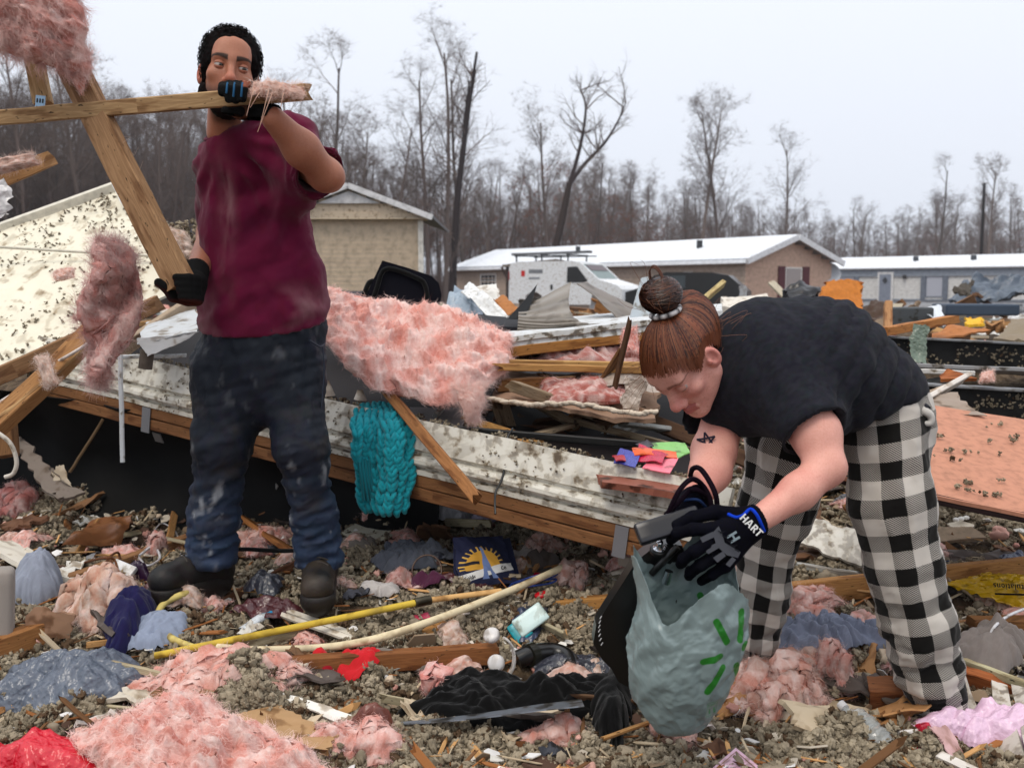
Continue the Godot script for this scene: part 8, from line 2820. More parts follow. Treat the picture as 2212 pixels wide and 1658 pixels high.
	for s in [["upper", 0.0], ["lower", 12.0]]:
		flat("moulding", "white ribbed moulding strip under the yellow pipe, %s of the two" % s[0], "moulding", [[558, 1300 + s[1]], [572, 1296 + s[1]], [882, 1404 + s[1]], [868, 1411 + s[1]]], 0.008, lin(226, 220, 208), "dirty_far", 0.003, 0.002, 0.03)
	flat("painted_board", "white painted board splintered at its right end, left edge", "board", [[-30, 1165, 0.12], [20, 1160, 0.12], [184, 1250, 0.05], [60, 1222, 0.07]], 0.016, lin(222, 216, 204), "dirty_far", 0.01, 0.02)
	flat("brown_shard", "curved brown veneer shard behind the white painted board", "shard", [[130, 1186, 0.06], [200, 1125, 0.09], [280, 1120, 0.07], [262, 1178, 0.03]], 0.006, lin(132, 88, 58), "gloss", 0.03, 0.02)
	flat("wallboard_corner", "brown broken wallboard corner at the left edge above the timber", "wallboard", [[36, 1372, 0.04], [72, 1308, 0.12], [160, 1330, 0.10], [148, 1380, 0.03]], 0.012, lin(158, 124, 100), "dirty_far", 0.01, 0.015)
	flat("broken_wallboard", "broken wallboard with a crumbling brown edge at the bottom, covered in grey fluff", "wallboard", [[392, 1578, 0.06], [600, 1520, 0.07], [735, 1580, 0.06], [700, 1625, 0.05]], 0.02, lin(176, 142, 104), "dirty_far", 0.02, 0.025)
	lump_heap("grey shredded insulation spread over the top of the broken wallboard", 560, 1560, 0.19, 0.07, 0.085, 900)
	flat("wallboard_flap", "torn wallboard flap hanging under the broken wallboard", "wallboard", [[565, 1600, 0.05], [640, 1606, 0.05], [625, 1655, 0.005], [570, 1640, 0.005]], 0.012, lin(176, 142, 100), "dirty_far", 0.01, 0.02)
	flat("white_flake", "long white flake right of the broken wallboard", "wallboard", [[580, 1500, 0.05], [600, 1496, 0.05], [800, 1560, 0.04], [770, 1580, 0.03]], 0.004, lin(236, 234, 228), "dirty_far", 0.01, 0.012)
	flat("white_flake", "white flake left of the black fleece at the bottom", "wallboard", [[740, 1580, 0.03], [860, 1572, 0.03], [960, 1610, 0.02], [800, 1616, 0.02]], 0.004, lin(230, 226, 218), "dirty_far", 0.01, 0.012)
	t = thing("yellow_pipe", "dirty yellow gas pipe with a steel coupling running diagonally", "pipe", gp(700, 1350))
	mb = MB.new()
	var yl := [gp(335, 1416, 0.06), gp(500, 1382, 0.07), gp(700, 1342, 0.08), gp(905, 1300, 0.08)]
	tube(mb, curve(yl, 24), 0.0105, lin(206, 176, 60), 12, -1.0, true, func(r: float) -> Color: return lin(212, 182, 70).lerp(lin(120, 100, 62), clampf(nz.get_noise_1d(r * 2600.0) * 1.8 - 0.35, 0, 0.8)))
	part(t, "pipe", mb, mats["dirty_far"], t.position)
	mb = MB.new()
	tube(mb, curve([gp(925, 1296, 0.08), gp(1082, 1276, 0.085)], 8), 0.009, lin(222, 178, 118), 12)
	part(t, "pale_end", mb, mats["dirty_far"], t.position)
	mb = MB.new()
	var ca := gp(896, 1302, 0.08)
	var cb := gp(930, 1295, 0.081)
	tube(mb, [ca, ca.lerp(cb, 0.25), ca.lerp(cb, 0.26), ca.lerp(cb, 0.7), ca.lerp(cb, 0.71), cb], 0.0145, lin(96, 90, 78), 10)
	part(t, "coupling", mb, mats["metal"], t.position)
	letters(t, "marking", "\"22", 0.012, frame(gp(983, 1289, 0.09) + Vector3(0, 0.001, 0.009) - t.position, -(gp(1010, 1286, 0.06) - gp(960, 1292, 0.06)), Vector3(0, 0.35, 1)), mats["black_print"], true, 0.0006)
	mb = MB.new()
	tube(mb, curve([gp(438, 1276, 0.06), gp(395, 1283, 0.07), gp(352, 1305, 0.06), gp(340, 1338, 0.05), gp(362, 1372, 0.05), gp(400, 1392, 0.04), gp(440, 1404, 0.03)], 36), 0.0105, lin(206, 190, 120), 12, -1.0, true, func(r: float) -> Color: return lin(214, 196, 120).lerp(lin(110, 92, 62), clampf(nz.get_noise_1d(r * 3000.0) * 2.0 - 0.2, 0, 0.85)))
	solo("pipe_loop", "dirty cream pipe bent in a half loop beside the man's right boot", "pipe", mb, mats["dirty_far"])
	mb = MB.new()
	tube(mb, curve([gp(470, 1398, 0.05), gp(560, 1404, 0.05), gp(700, 1398, 0.055), gp(800, 1382, 0.07), gp(900, 1352, 0.08), gp(1020, 1308, 0.085), gp(1150, 1255, 0.08), gp(1238, 1214, 0.06)], 50), 0.0115, lin(226, 212, 176), 12, -1.0, true, func(r: float) -> Color: return lin(228, 214, 180).lerp(lin(120, 102, 76), clampf(nz.get_noise_1d(r * 2400.0) * 2.0 - 0.45, 0, 0.85)))
	solo("pale_hose", "long cream plastic hose curving under the yellow pipe", "pipe", mb, mats["dirty_far"])
	mb = MB.new()
	tube(mb, curve([gp(770, 1475, 0.015), gp(900, 1430, 0.05), gp(1000, 1400, 0.06), gp(1080, 1380, 0.03)], 16), 0.0025, lin(150, 146, 138), 5)
	solo("wire", "thin grey wire stretched over the dark wet timber", "wire", mb, mats["plain"])
	crumple("red_bag", "bright red plastic bag in the bottom left corner", "bag", 60, 1690, 0.20, 0.09, 0.07, lin(206, 20, 42), "film", 0.012, 700.0, 50)
	crumple("grey_bag", "crumpled slate-grey plastic bag at the left edge", "bag", 130, 1500, 0.20, 0.12, 0.075, lin(92, 100, 114), "film", 0.03, 900.0, 90, 0.3)
	crumple("violet_cloth", "violet-blue cloth under the tan insulation mound", "cloth", 290, 1380, 0.07, 0.12, 0.10, lin(36, 34, 72), "cloth", 0.02, 900.0, 50)
	crumple("fuzzy_cloth", "pale blue fuzzy cloth right of the violet cloth", "cloth", 335, 1385, 0.07, 0.07, 0.05, lin(140, 150, 170), "cloth", 0.012, 1200.0, 40)
	crumple("grey_scarf", "dark grey sheer scarf left of the navy tote bag", "scarf", 895, 1225, 0.13, 0.08, 0.035, lin(84, 88, 98), "cloth", 0.03, 900.0, 70)
	crumple("black_fleece", "black fleece garment spread in the foreground", "garment", 1130, 1550, 0.25, 0.115, 0.055, lin(15, 15, 18), "cloth", 0.018, 700.0, 90)
	crumple("black_fleece_sleeve", "black fleece sleeve folding down toward the bottom edge by the bag", "garment", 1330, 1560, 0.065, 0.13, 0.07, lin(14, 14, 17), "cloth", 0.012, 700.0, 50)
	crumple("sweater", "grey-blue knitted sweater crumpled between the plaid legs", "sweater", 1790, 1420, 0.19, 0.11, 0.05, lin(126, 132, 150), "cloth", 0.04, 900.0, 90)
	crumple("dirty_blanket", "muddy grey blanket at the right edge below the white cord", "blanket", 2150, 1430, 0.14, 0.10, 0.06, lin(120, 112, 108), "cloth", 0.03, 900.0, 60)
	crumple("red_cloth", "bright red scrap of cloth left of the grey fluff in the foreground", "cloth", 745, 1465, 0.10, 0.05, 0.03, lin(196, 40, 46), "cloth", 0.025, 900.0, 40, -0.5)
	crumple("clear_bag", "crumpled clear plastic bag below the leaning stud", "bag", 985, 1125, 0.10, 0.08, 0.09, lin(206, 206, 212), "film", 0.03, 1100.0, 60)
	crumple("flowered_bag", "flowered plastic bag right of the clear bag", "bag", 1070, 1135, 0.08, 0.06, 0.04, lin(150, 140, 166), "film", 0.02, 1100.0, 40)
	crumple("purple_leaf", "dark purple crumpled leaf below the dark grey scarf", "leaf", 925, 1275, 0.05, 0.03, 0.015, lin(84, 44, 66), "cloth", 0.012, 900.0, 24)
	crumple("pink_wrapper", "torn pink and white wrapping paper in the bottom right corner", "paper", 2120, 1625, 0.17, 0.08, 0.05, lin(226, 190, 214), "film", 0.03, 700.0, 60)
	crumple("green_wrapper", "dark green foil wrapper beside the dirty pink mound", "wrapper", 1665, 1470, 0.05, 0.03, 0.015, lin(28, 84, 50), "film", 0.014, 1300.0, 26)
	crumple("brown_leaf", "large dead brown leaf at the bottom edge", "leaf", 805, 1600, 0.045, 0.035, 0.05, lin(112, 62, 50), "gloss", 0.02, 900.0, 26)
	crumple("red_ribbon", "dark red ribbon scrap left of the man's left boot", "ribbon", 715, 1480, 0.03, 0.02, 0.02, lin(140, 28, 36), "cloth", 0.014, 900.0, 20)
	t = thing("tote_bag", "navy tote bag printed with a tower and the word Golden", "bag", gp(1045, 1250))
	var tq := gq([[985, 1160, 0.15], [1090, 1158, 0.14], [1112, 1258, 0.03], [985, 1268, 0.03]])
	var tfn := bil(pv(tq[0]), pv(tq[1]), pv(tq[2]), pv(tq[3]))
	var tn: Vector3 = (tfn.call(1.0, 0.0) - tfn.call(0.0, 0.0)).cross(tfn.call(0.0, 1.0) - tfn.call(0.0, 0.0)).normalized()
	if tn.z < 0: tn = -tn
	var bulge := func(u: float, v: float) -> Vector3: return tfn.call(u + 0.1 * (v - 0.5), v) + tn * (0.03 * sin(PI * u) * sin(PI * v) + nz.get_noise_2d(u * 250.0, v * 250.0) * 0.014)
	var art := picture("tote", 256, 256, func(x: int, y: int) -> Color:
		var p := Vector2(x / 256.0, y / 256.0)
		var col := c8(34, 38, 66)
		var s := p - Vector2(0.42, 0.66)
		if s.length() < 0.40 and p.y < 0.72:
			if s.length() < 0.30: col = c8(214, 160, 62)
			else:
				var a := atan2(s.y, s.x)
				if posmod(int(a * 12.0), 3) == 0: col = c8(222, 176, 84)
		if p.y > 0.56 and p.y < 0.62 and p.x > 0.12 and p.x < 0.36: col = c8(36, 34, 44)
		if absf(p.y - (0.80 - 0.22 * (p.x - 0.35))) < 0.075: col = c8(232, 230, 226)
		var tw := absf(p.x - (0.40 + (p.y - 0.3) * 0.22))
		if p.y > 0.28 and p.y < 0.9 and tw < 0.022 + pow(maxf(p.y - 0.34, 0.0), 1.8) * 0.34 and not (p.y > 0.76 and tw < 0.03): col = c8(112, 132, 180)
		return col)
	mb = MB.new()
	sheet(mb, bulge, 24, 24, 0.004, fill(Color.WHITE))
	part(t, "front", mb, mat("tote", Color.WHITE, 0.8, {"tex": art}), t.position)
	mb = MB.new()
	sheet(mb, func(u: float, v: float) -> Vector3: return tfn.call(u * 1.15, v) - tn * (0.03 * sin(PI * u) + 0.012), 12, 12, 0.004, fill(lin(38, 42, 70)))
	part(t, "back", mb, mats["cloth"], t.position)
	var ul: Vector3 = (tfn.call(0.9, 0.55) - tfn.call(0.1, 0.75)).normalized()
	letters(t, "word", "Golden", 0.0125, frame(bulge.call(0.20, 0.86) + tn * 0.006 - t.position, ul, tn), mats["black_print"], true, 0.0006)
	letters(t, "word", "Ce", 0.0125, frame(bulge.call(0.76, 0.73) + tn * 0.006 - t.position, ul, tn), mats["black_print"], true, 0.0006)
	mb = MB.new()
	var ring := []
	var rc := gp(922, 1232, 0.05)
	for k in range(25): ring.append(rc + Vector3(cos(TAU * k / 24.0) * 0.05, sin(TAU * k / 24.0) * 0.046, sin(TAU * k / 24.0) * -0.03))
	tube(mb, ring, 0.0035, lin(84, 56, 42), 6)
	solo("brown_ring", "thin brown ring lying on the dark grey scarf", "ring", mb, mats["gloss"])
	for s in [[1098, 1275, "blue plastic hanger under the red toy, upper of two", 0.05], [1096, 1288, "second blue plastic hanger, lower of two, by the pale hose", 0.035]]:
		mb = MB.new()
		tube(mb, curve([gp(s[0], s[1], s[3]), gp(s[0] + 14, s[1] - 16, s[3] + 0.01), gp(s[0] + 90, s[1] - 28, s[3] + 0.015), gp(s[0] + 104, s[1] - 38, s[3] + 0.015), gp(s[0] + 60, s[1] - 32, s[3] + 0.01), gp(s[0] + 6, s[1] - 14, s[3])], 30), 0.0032, lin(36, 62, 140), 6)
		solo("clothes_hanger", s[2], "hanger", mb, mats["gloss"])
	mb = MB.new()
	ball(mb, gp(1178, 1284, 0.03), Vector3(0.036, 0.014, 0.022), lin(200, 24, 36), 8, 14, Basis(Vector3.UP, 0.4), 0.3, 40.0)
	solo("red_lid", "flat bright red plastic lid under the pale hose", "lid", mb, mats["gloss"])  # a plastic lid lying flat
	mb = MB.new()
	ball(mb, gp(1160, 1245, 0.03), Vector3(0.026, 0.014, 0.02), lin(196, 26, 40), 8, 14, Basis(Vector3.UP, 0.9), 0.3, 40.0)
	solo("red_toy", "small red plastic piece between the hangers and the tote bag", "toy", mb, mats["gloss"])
	t = thing("notebook", "open white notebook lying below the teal blanket", "notebook", gp(815, 1140))
	var nq := gq([[738, 1150, 0.02], [826, 1090, 0.05], [906, 1122, 0.04], [812, 1176, 0.02]])
	mb = MB.new()
	panel_mb(mb, nq, 0.010, lin(228, 226, 210), 0.004, 0.0, 10)
	part(t, "pages", mb, mats["dirty_far"], t.position)
	mb = MB.new()
	var nb := pv(nq[1])
	for k in range(16):
		var c := pv(nq[1]).lerp(pv(nq[2]), (k + 0.5) / 16.0)
		tube(mb, [c + Vector3(0, -0.008, 0.002), c + Vector3(0, 0.004, -0.003), c + Vector3(0, 0.0035, 0.006)], 0.0012, lin(150, 150, 154), 4)
	part(t, "spiral", mb, mats["metal"], t.position).set_meta("kind", "stuff")
	t = thing("squeeze_tube", "white and blue squeezed tube with a red cap above the yellow pipe", "tube", gp(560, 1340))
	mb = MB.new()
	var ta := gp(524, 1358, 0.02)
	var tb := gp(592, 1318, 0.035)
	var tl := tb - ta
	sheet(mb, func(u: float, v: float) -> Vector3:
		var a := v * TAU
		var fl := lerpf(0.25, 1.0, smoothstep(0.0, 0.5, u))
		return ta + tl * u + Vector3(0, 1, 0.3).normalized() * cos(a) * 0.015 * fl + tl.cross(Vector3.UP).normalized() * sin(a) * 0.018, 16, 18, 0.0, func(u: float, v: float) -> Color: return lin(56, 156, 206) if u > 0.62 + 0.1 * sin(v * 9.0) else lin(222, 230, 238))
	part(t, "body", mb, mats["gloss"], t.position)
	mb = MB.new()
	tube(mb, [tb, tb + tl.normalized() * 0.012], 0.010, lin(206, 70, 36), 10)
	part(t, "cap", mb, mats["gloss"], t.position)
	t = thing("white_box", "white square box with a round hole left of the man's boot", "box", gp(260, 1250))
	mb = MB.new()
	var bf := frame(gp(258, 1240, 0.055), Vector3(1, -0.3, 0.3), Vector3(-0.3, 0.75, 0.6))
	rbox(mb, Vector3(0.085, 0.085, 0.02), 0.004, lin(222, 224, 228), bf, 5)
	part(t, "face_plate", mb, mats["gloss"], t.position)
	mb = MB.new()
	tube(mb, [bf * Vector3(0.008, -0.005, 0.009), bf * Vector3(0.008, -0.005, 0.0115)], 0.017, lin(160, 162, 168), 18)
	part(t, "hole_ring", mb, mats["plain"], t.position)
	crumple("purple_tinsel", "dark purple shiny scrap on the white square box", "scrap", 296, 1270, 0.04, 0.03, 0.05, lin(44, 16, 50), "gloss", 0.02, 1500.0, 24)
	for s in [[[[300, 1200], [330, 1180], [345, 1205], [318, 1222], [300, 1205]], "white ribbed cable coil left of the man's boot", 0.005], [[[395, 1215], [415, 1190], [440, 1185], [448, 1205], [430, 1215]], "white wire loop touching the man's boot", 0.0025], [[[330, 1150], [350, 1130], [380, 1150], [385, 1185], [392, 1200]], "grey cable arching behind the boot", 0.003]]:
		var cs := []
		for q in s[0]: cs.append(gp(q[0], q[1], rng.randf_range(0.02, 0.07)))
		mb = MB.new()
		tube(mb, curve(cs, 26), s[2], lin(196, 196, 202), 7)
		solo("white_wire", s[1], "wire", mb, mats["gloss"])
	for k in range(3):
		mb = MB.new()
		tube(mb, curve([gp(180 + k * 40, 1215 + k * 10, 0.05), gp(225 + k * 15, 1205 - k * 6, 0.12 - k * 0.02), gp(250 - k * 10, 1215, 0.10), gp(262 + k * 2, 1290 - k * 20, 0.03)], 14), 0.0042, lin(110, 68, 40), 6)
		solo("rusty_rod", ["bent rusty rod left of the white square box, outermost", "bent rusty rod behind the white square box, middle one", "bent rusty rod nearest the white square box"][k], "rod", mb, mats["plain"])
	t = thing("mattress_edge", "off-white woven mattress edge standing at the left edge", "mattress", gp(20, 1370))
	mb = MB.new()
	rbox(mb, Vector3(0.16, 0.22, 0.10), 0.02, lin(150, 142, 134), frame(gp(-36, 1310, 0.12), Vector3(1, -0.05, -0.4), Vector3(0.3, 0.1, 1)), 7)
	part(t, "cover", mb, mats["cloth"], t.position)
	crumple("quilted_cloth", "grey-blue quilted cloth right of the woven mattress edge", "cloth", 85, 1290, 0.06, 0.07, 0.11, lin(140, 146, 160), "cloth", 0.012, 1200.0, 40)
	t = thing("teal_tray", "teal and white plastic tray standing tilted by the headphones", "tray", gp(1150, 1370))
	var tt := frame(gp(1146, 1338, 0.075), Vector3(0.75, 0.5, -0.2), Vector3(-0.25, 0.45, 0.85))
	mb = MB.new()
	rbox(mb, Vector3(0.105, 0.062, 0.012), 0.006, lin(206, 232, 232), tt, 6)
	part(t, "tray", mb, mats["gloss"], t.position)
	mb = MB.new()
	rbox(mb, Vector3(0.06, 0.066, 0.026), 0.008, lin(36, 164, 180), tt * Transform3D(Basis.IDENTITY, Vector3(-0.045, -0.006, -0.012)), 6)
	part(t, "teal_end", mb, mats["gloss"], t.position)
	t = thing("headphones", "dirty white over-ear headphones lying on the dark timber", "headphones", gp(1080, 1450))
	mb = MB.new()
	var hc := gp(1088, 1418, 0.10)
	var arc := []
	for k in range(17):
		var a := -1.35 + 2.7 * k / 16.0
		arc.append(hc + Vector3(cos(a) * 0.034 - 0.005, sin(a) * 0.062, 0.01 + 0.012 * sin(a)))
	for k in range(16):
		var a2: Vector3 = arc[k]
		board(mb, arc[k], arc[k + 1], Vector3(0.25, 0.1, 1), 0.022, 0.006, lin(222, 220, 218), 0.004, 0.004, 1, 0, 0.002)
	part(t, "headband", mb, mats["gloss"], t.position)
	for s in [[1062, 1372, 0.10, 0.9], [1072, 1432, 0.08, 0.35]]:
		mb = MB.new()
		var ec := gp(s[0], s[1], s[2])
		lathe(mb, [Vector2(0.0, 0.012), Vector2(0.018, 0.012), Vector2(0.024, 0.006), Vector2(0.024, -0.004), Vector2(0.019, -0.010), Vector2(0.010, -0.010), Vector2(0.009, -0.004), Vector2(0, -0.004)], Transform3D(Basis(Vector3(1, 0, 0.3).normalized(), 1.57 - s[3]) , ec), lin(216, 214, 214), 20)
		part(t, "ear_cup", mb, mats["gloss"], t.position)
	t = thing("drain_trap", "black plastic drain elbow lying right of the headphones", "pipe", gp(1190, 1440))
	mb = MB.new()
	tube(mb, curve([gp(1118, 1425, 0.035), gp(1150, 1412, 0.045), gp(1195, 1408, 0.05), gp(1228, 1425, 0.045), gp(1236, 1470, 0.03)], 24), 0.027, lin(16, 16, 17), 16)
	part(t, "elbow", mb, mats["black_gloss"], t.position)
	mb = MB.new()
	tube(mb, [gp(1140, 1416, 0.043), gp(1154, 1411, 0.046)], 0.034, lin(26, 23, 21), 16)
	part(t, "collar", mb, mats["black_gloss"], t.position)
	flat("black_insole", "ribbed black insole leaning on the drain elbow", "insole", [[1155, 1474, 0.03], [1195, 1440, 0.06], [1222, 1436, 0.06], [1212, 1470, 0.03]], 0.008, lin(38, 38, 42), "plain", 0.006, 0.0)
	flat("metal_strip", "narrow grey metal strip lying across the black fleece", "strip", [[850, 1562, 0.05], [1256, 1512, 0.10], [1262, 1527, 0.10], [852, 1566, 0.05]], 0.003, lin(150, 158, 170), "metal", 0.006, 0.0)
	flat("dotted_toothbrush_case", "narrow polka-dotted wrapper left of the plastic bag", "wrapper", [[1282, 1455, 0.03], [1292, 1450, 0.03], [1374, 1482, 0.025], [1368, 1490, 0.025]], 0.006, lin(130, 190, 190), "gloss", 0.003, 0.0)
	flat("grey_tin", "grey flat tin beneath the polka-dotted wrapper", "tin", [[1290, 1500, 0.01], [1400, 1490, 0.01], [1410, 1515, 0.01], [1300, 1520, 0.01]], 0.01, lin(170, 176, 186), "metal", 0.003, 0.0)
	t = thing("foil_balloon", "deflated yellow foil balloon with upside-down congratulations lettering", "balloon", gp(2140, 1310))
	mb = MB.new()
	var fq := gq([[2040, 1262, 0.05], [2130, 1240, 0.11], [2290, 1250, 0.11], [2260, 1335, 0.02]])
	var ffn := bil(pv(fq[0]), pv(fq[1]), pv(fq[2]), pv(fq[3]))
	sheet(mb, func(u: float, v: float) -> Vector3: return ffn.call(u, v) + Vector3(0, 0.03, 0.03) * sin(PI * u) * sin(PI * v) + Vector3(0, 1, 0.5) * (1.0 - absf(nz.get_noise_2d(u * 500.0, v * 500.0)) * 3.0) * 0.010, 40, 40, 0.003, func(u: float, v: float) -> Color: return lin(222, 178, 20).lerp(lin(110, 84, 20), clampf(nz.get_noise_2d(u * 500.0 + 50.0, v * 500.0) * 2.2 - 0.4, 0, 0.8)))
	part(t, "foil", mb, mats["film"], t.position)
	letters(t, "lettering", "Congratulations", 0.016, frame(gp(2176, 1266, 0.12) + Vector3(0.02, 0.012, 0.045) - t.position, Vector3(-1, 0.05, 0), Vector3(0, 0.45, 1)), mats["black_print"], true, 0.0006)
	mb = MB.new()
	board(mb, gp(2150, 1282, 0.12), gp(2250, 1286, 0.12), Vector3(0, 1, 0.3), 0.006, 0.002, lin(30, 28, 24))
	part(t, "printed_line", mb, mats["plain"], t.position)
	mb = MB.new()
	tube(mb, curve([gp(2105, 1396, 0.03), gp(2130, 1392, 0.05), gp(2150, 1352, 0.10), gp(2190, 1324, 0.10), gp(2260, 1300, 0.08)], 20), 0.0045, lin(220, 222, 230), 7)
	solo("white_flex", "white plastic cord at the right edge below the yellow balloon", "cord", mb, mats["gloss"])
	lumber("cream grooved moulding stick at the right edge", [2080, 1428, 0.05], [2290, 1508, 0.06], 0.026, 0.014, lin(232, 216, 172), [0.01, 0.0], Vector3(0, 1, 0.5), "moulding_stick")
	flat("white_comb", "white plastic comb-like piece at the plaid trouser leg's right", "comb", [[2054, 1425, 0.03], [2092, 1405, 0.04], [2096, 1424, 0.03], [2066, 1440, 0.02]], 0.012, lin(224, 222, 230), "gloss", 0.002, 0.0)
	for s in [[[2142, 1470, 0.12], [2176, 1480, 0.12], [2216, 1660, 0.03], [2160, 1640, 0.03], "dirty white metal channel standing at the right edge, left of two"], [[2186, 1480, 0.12], [2230, 1490, 0.12], [2270, 1670, 0.03], [2224, 1660, 0.03], "dirty white metal channel at the very right edge"], [[2060, 1450, 0.10], [2078, 1450, 0.10], [2140, 1590, 0.02], [2098, 1580, 0.02], "curved grey-white strip beside the plaid trouser cuff"]]:
		flat("metal_channel", s[4], "channel", [s[0], s[1], s[2], s[3]], 0.012, lin(206, 200, 192), "vinyl", 0.006, 0.004)
	lumber("orange wood behind the grey-white strip", [2080, 1462, 0.03], [2200, 1500, 0.03], 0.07, 0.03, lin(186, 104, 56), [0.02, 0.02], Vector3(0, 1, 0.6))
	t = thing("clear_bottle", "crushed clear plastic bottle before the timber block", "bottle", gp(1860, 1580))
	mb = MB.new()
	var b0 := gp(1912, 1620, 0.03)
	var b1 := gp(1826, 1530, 0.06)
	sheet(mb, func(u: float, v: float) -> Vector3:
		var a := v * TAU
		var r := 0.036 * (1.0 - 0.75 * smoothstep(0.72, 0.95, u)) * (1.0 + 0.25 * nz.get_noise_2d(u * 600.0, cos(a) * 90.0))
		var x := (b1 - b0).normalized()
		var y := x.cross(Vector3(0, 0.3, 1)).normalized()
		return b0.lerp(b1, u) + y * cos(a) * r + x.cross(y) * sin(a) * r * 0.7, 30, 24, 0.0, fill(lin(200, 206, 206)))
	part(t, "bottle", mb, mat("clear", Color.WHITE, 0.18, {"alpha": 0.4, "spec": 0.7}), t.position)
	mb = MB.new()
	tube(mb, [b1, b1 + (b1 - b0).normalized() * 0.018], 0.012, lin(214, 214, 218), 12)
	part(t, "cap", mb, mats["gloss"], t.position)
	flat("magenta_tube", "magenta cosmetic tube in the bottom right", "tube", [[1898, 1640, 0.03], [2030, 1600, 0.04], [2038, 1622, 0.03], [1904, 1656, 0.02]], 0.018, lin(206, 20, 96), "gloss", 0.004, 0.0)
	t = thing("small_carton", "small white carton with a red end above the magenta tube", "carton", gp(1965, 1600))
	mb = MB.new()
	rbox(mb, Vector3(0.05, 0.038, 0.03), 0.003, lin(232, 228, 226), frame(gp(1962, 1592, 0.03), Vector3(1, 0.05, -0.2), Vector3(0, 0.4, 1)), 4)
	part(t, "carton", mb, mats["gloss"], t.position)
	mb = MB.new()
	rbox(mb, Vector3(0.03, 0.034, 0.03), 0.006, lin(200, 24, 56), frame(gp(1996, 1576, 0.035), Vector3(1, 0.1, -0.4), Vector3(0, 0.4, 1)), 4)
	part(t, "red_end", mb, mats["gloss"], t.position)
	t = thing("pink_card", "pale pink card with a gold border at the bottom edge", "card", gp(1570, 1640))
	mb = MB.new()
	var cq := gq([[1520, 1676, 0.02], [1590, 1616, 0.05], [1650, 1665, 0.03], [1590, 1720, 0.01]])
	panel_mb(mb, cq, 0.003, lin(232, 190, 216), 0.002, 0.0, 8)
	part(t, "card", mb, mats["gloss"], t.position)
	mb = MB.new()
	for k in range(4):
		var a := pv(cq[k]).lerp(pv(cq[(k + 2) % 4]), 0.09)
		var b := pv(cq[(k + 1) % 4]).lerp(pv(cq[(k + 3) % 4]), 0.09)
		board(mb, a + Vector3(0, 0.004, 0.002), b + Vector3(0, 0.004, 0.002), Vector3(0, 0.3, 1), 0.0016, 0.001, lin(150, 110, 60), 0, 0, 1, 0, 0.0002)
	part(t, "gold_border", mb, mats["plain"], t.position)
	flat("pink_torn_card", "torn dusty pink card standing over the wrapping paper", "card", [[2010, 1572, 0.07], [2044, 1566, 0.08], [2086, 1640, 0.03], [2060, 1650, 0.03]], 0.003, lin(214, 176, 178), "dirty_far", 0.006, 0.01)
	flat("white_stick", "white painted strip at the bottom right edge", "strip", [[2020, 1632, 0.05], [2036, 1622, 0.05], [2180, 1690, 0.03], [2160, 1700, 0.03]], 0.010, lin(232, 228, 224), "dirty_far", 0.002, 0.003)
	flat("teal_box_edge", "teal box edge peeking in at the bottom", "box", [[1684, 1652, 0.03], [1770, 1662, 0.03], [1760, 1690, 0.02], [1680, 1680, 0.02]], 0.01, lin(30, 110, 120), "gloss", 0.001, 0.0)
	flat("brown_folder", "brown cardboard folder before the reddish panel", "folder", [[2004, 1140, 0.04], [2100, 1138, 0.05], [2132, 1160, 0.05], [2020, 1172, 0.03]], 0.012, lin(150, 130, 108), "plain", 0.004, 0.006)
	mb = MB.new()
	for k in range(3): ball(mb, gp(2066 + k * 11, 1122 - k * 2, 0.06), Vector3(0.013, 0.009, 0.011), lin(232, 230, 226), 8, 10)
	solo("foam_peanuts", "three white foam nubs in the grey fluff before the reddish panel", "foam", mb, mats["gloss"])
	flat("white_siding_scrap", "dirty white siding piece between the plaid legs", "siding", [[1700, 1165, 0.10], [1730, 1112, 0.14], [1870, 1150, 0.14], [1860, 1225, 0.06]], 0.012, lin(222, 220, 214), "vinyl", 0.01, 0.015)
	lumber("white pipe-like trim below the dirty siding piece", [1690, 1215, 0.03], [1850, 1242, 0.03], 0.022, 0.02, lin(216, 212, 204), [0.0, 0.02], Vector3.UP, "white_trim")
	flat("white_carton_scrap", "white corner plate below the man's knees, by the hollow", "plate", [[540, 1030, 0.16], [566, 1005, 0.2], [600, 1050, 0.16], [580, 1090, 0.06]], 0.004, lin(150, 148, 146), "dirty_far", 0.004, 0.0)
	plank("black_strap", "black strap lying between the man's boots", [500, 1185, 3.3], [650, 1190, 3.25], 0.014, 0.008, lin(20, 20, 20), Vector3.UP, [0, 0], "plain")
	for s in [["small toy box of blue and white by the boot", [[345, 1290], [400, 1278], [420, 1292], [360, 1306]], lin(90, 170, 206)], ["yellow and teal packet beside the blue and white box", [[310, 1275], [345, 1270], [352, 1286], [318, 1292]], lin(60, 110, 130)], ["crumpled white tissue beneath the yellow pipe", [[940, 1325], [985, 1320], [980, 1345], [945, 1348]], lin(214, 206, 204)], ["pink plastic spoon under the yellow pipe", [[890, 1330], [925, 1322], [930, 1334], [895, 1340]], lin(206, 60, 96)], ["dark red plastic scrap left of the headphones", [[1005, 1395], [1040, 1385], [1048, 1402], [1012, 1412]], lin(120, 34, 30)], ["grey-blue tile under the billowing insulation's right side", [[520, 1422], [585, 1418], [610, 1434], [530, 1440]], lin(70, 96, 104)], ["crumpled receipt left of the headphones", [[980, 1400], [1020, 1382], [1030, 1400], [995, 1415]], lin(220, 210, 200)], ["mauve card near the sweater's right end", [[1880, 1345], [1905, 1335], [1912, 1360], [1885, 1362]], lin(190, 140, 170)], ["white label left of the small white carton", [[1750, 1550], [1800, 1530], [1815, 1545], [1770, 1565]], lin(220, 222, 226)]]:
		flat("small_scrap", s[0], "scrap", s[1], 0.006, s[2], "gloss", 0.004, 0.003, 0.03)

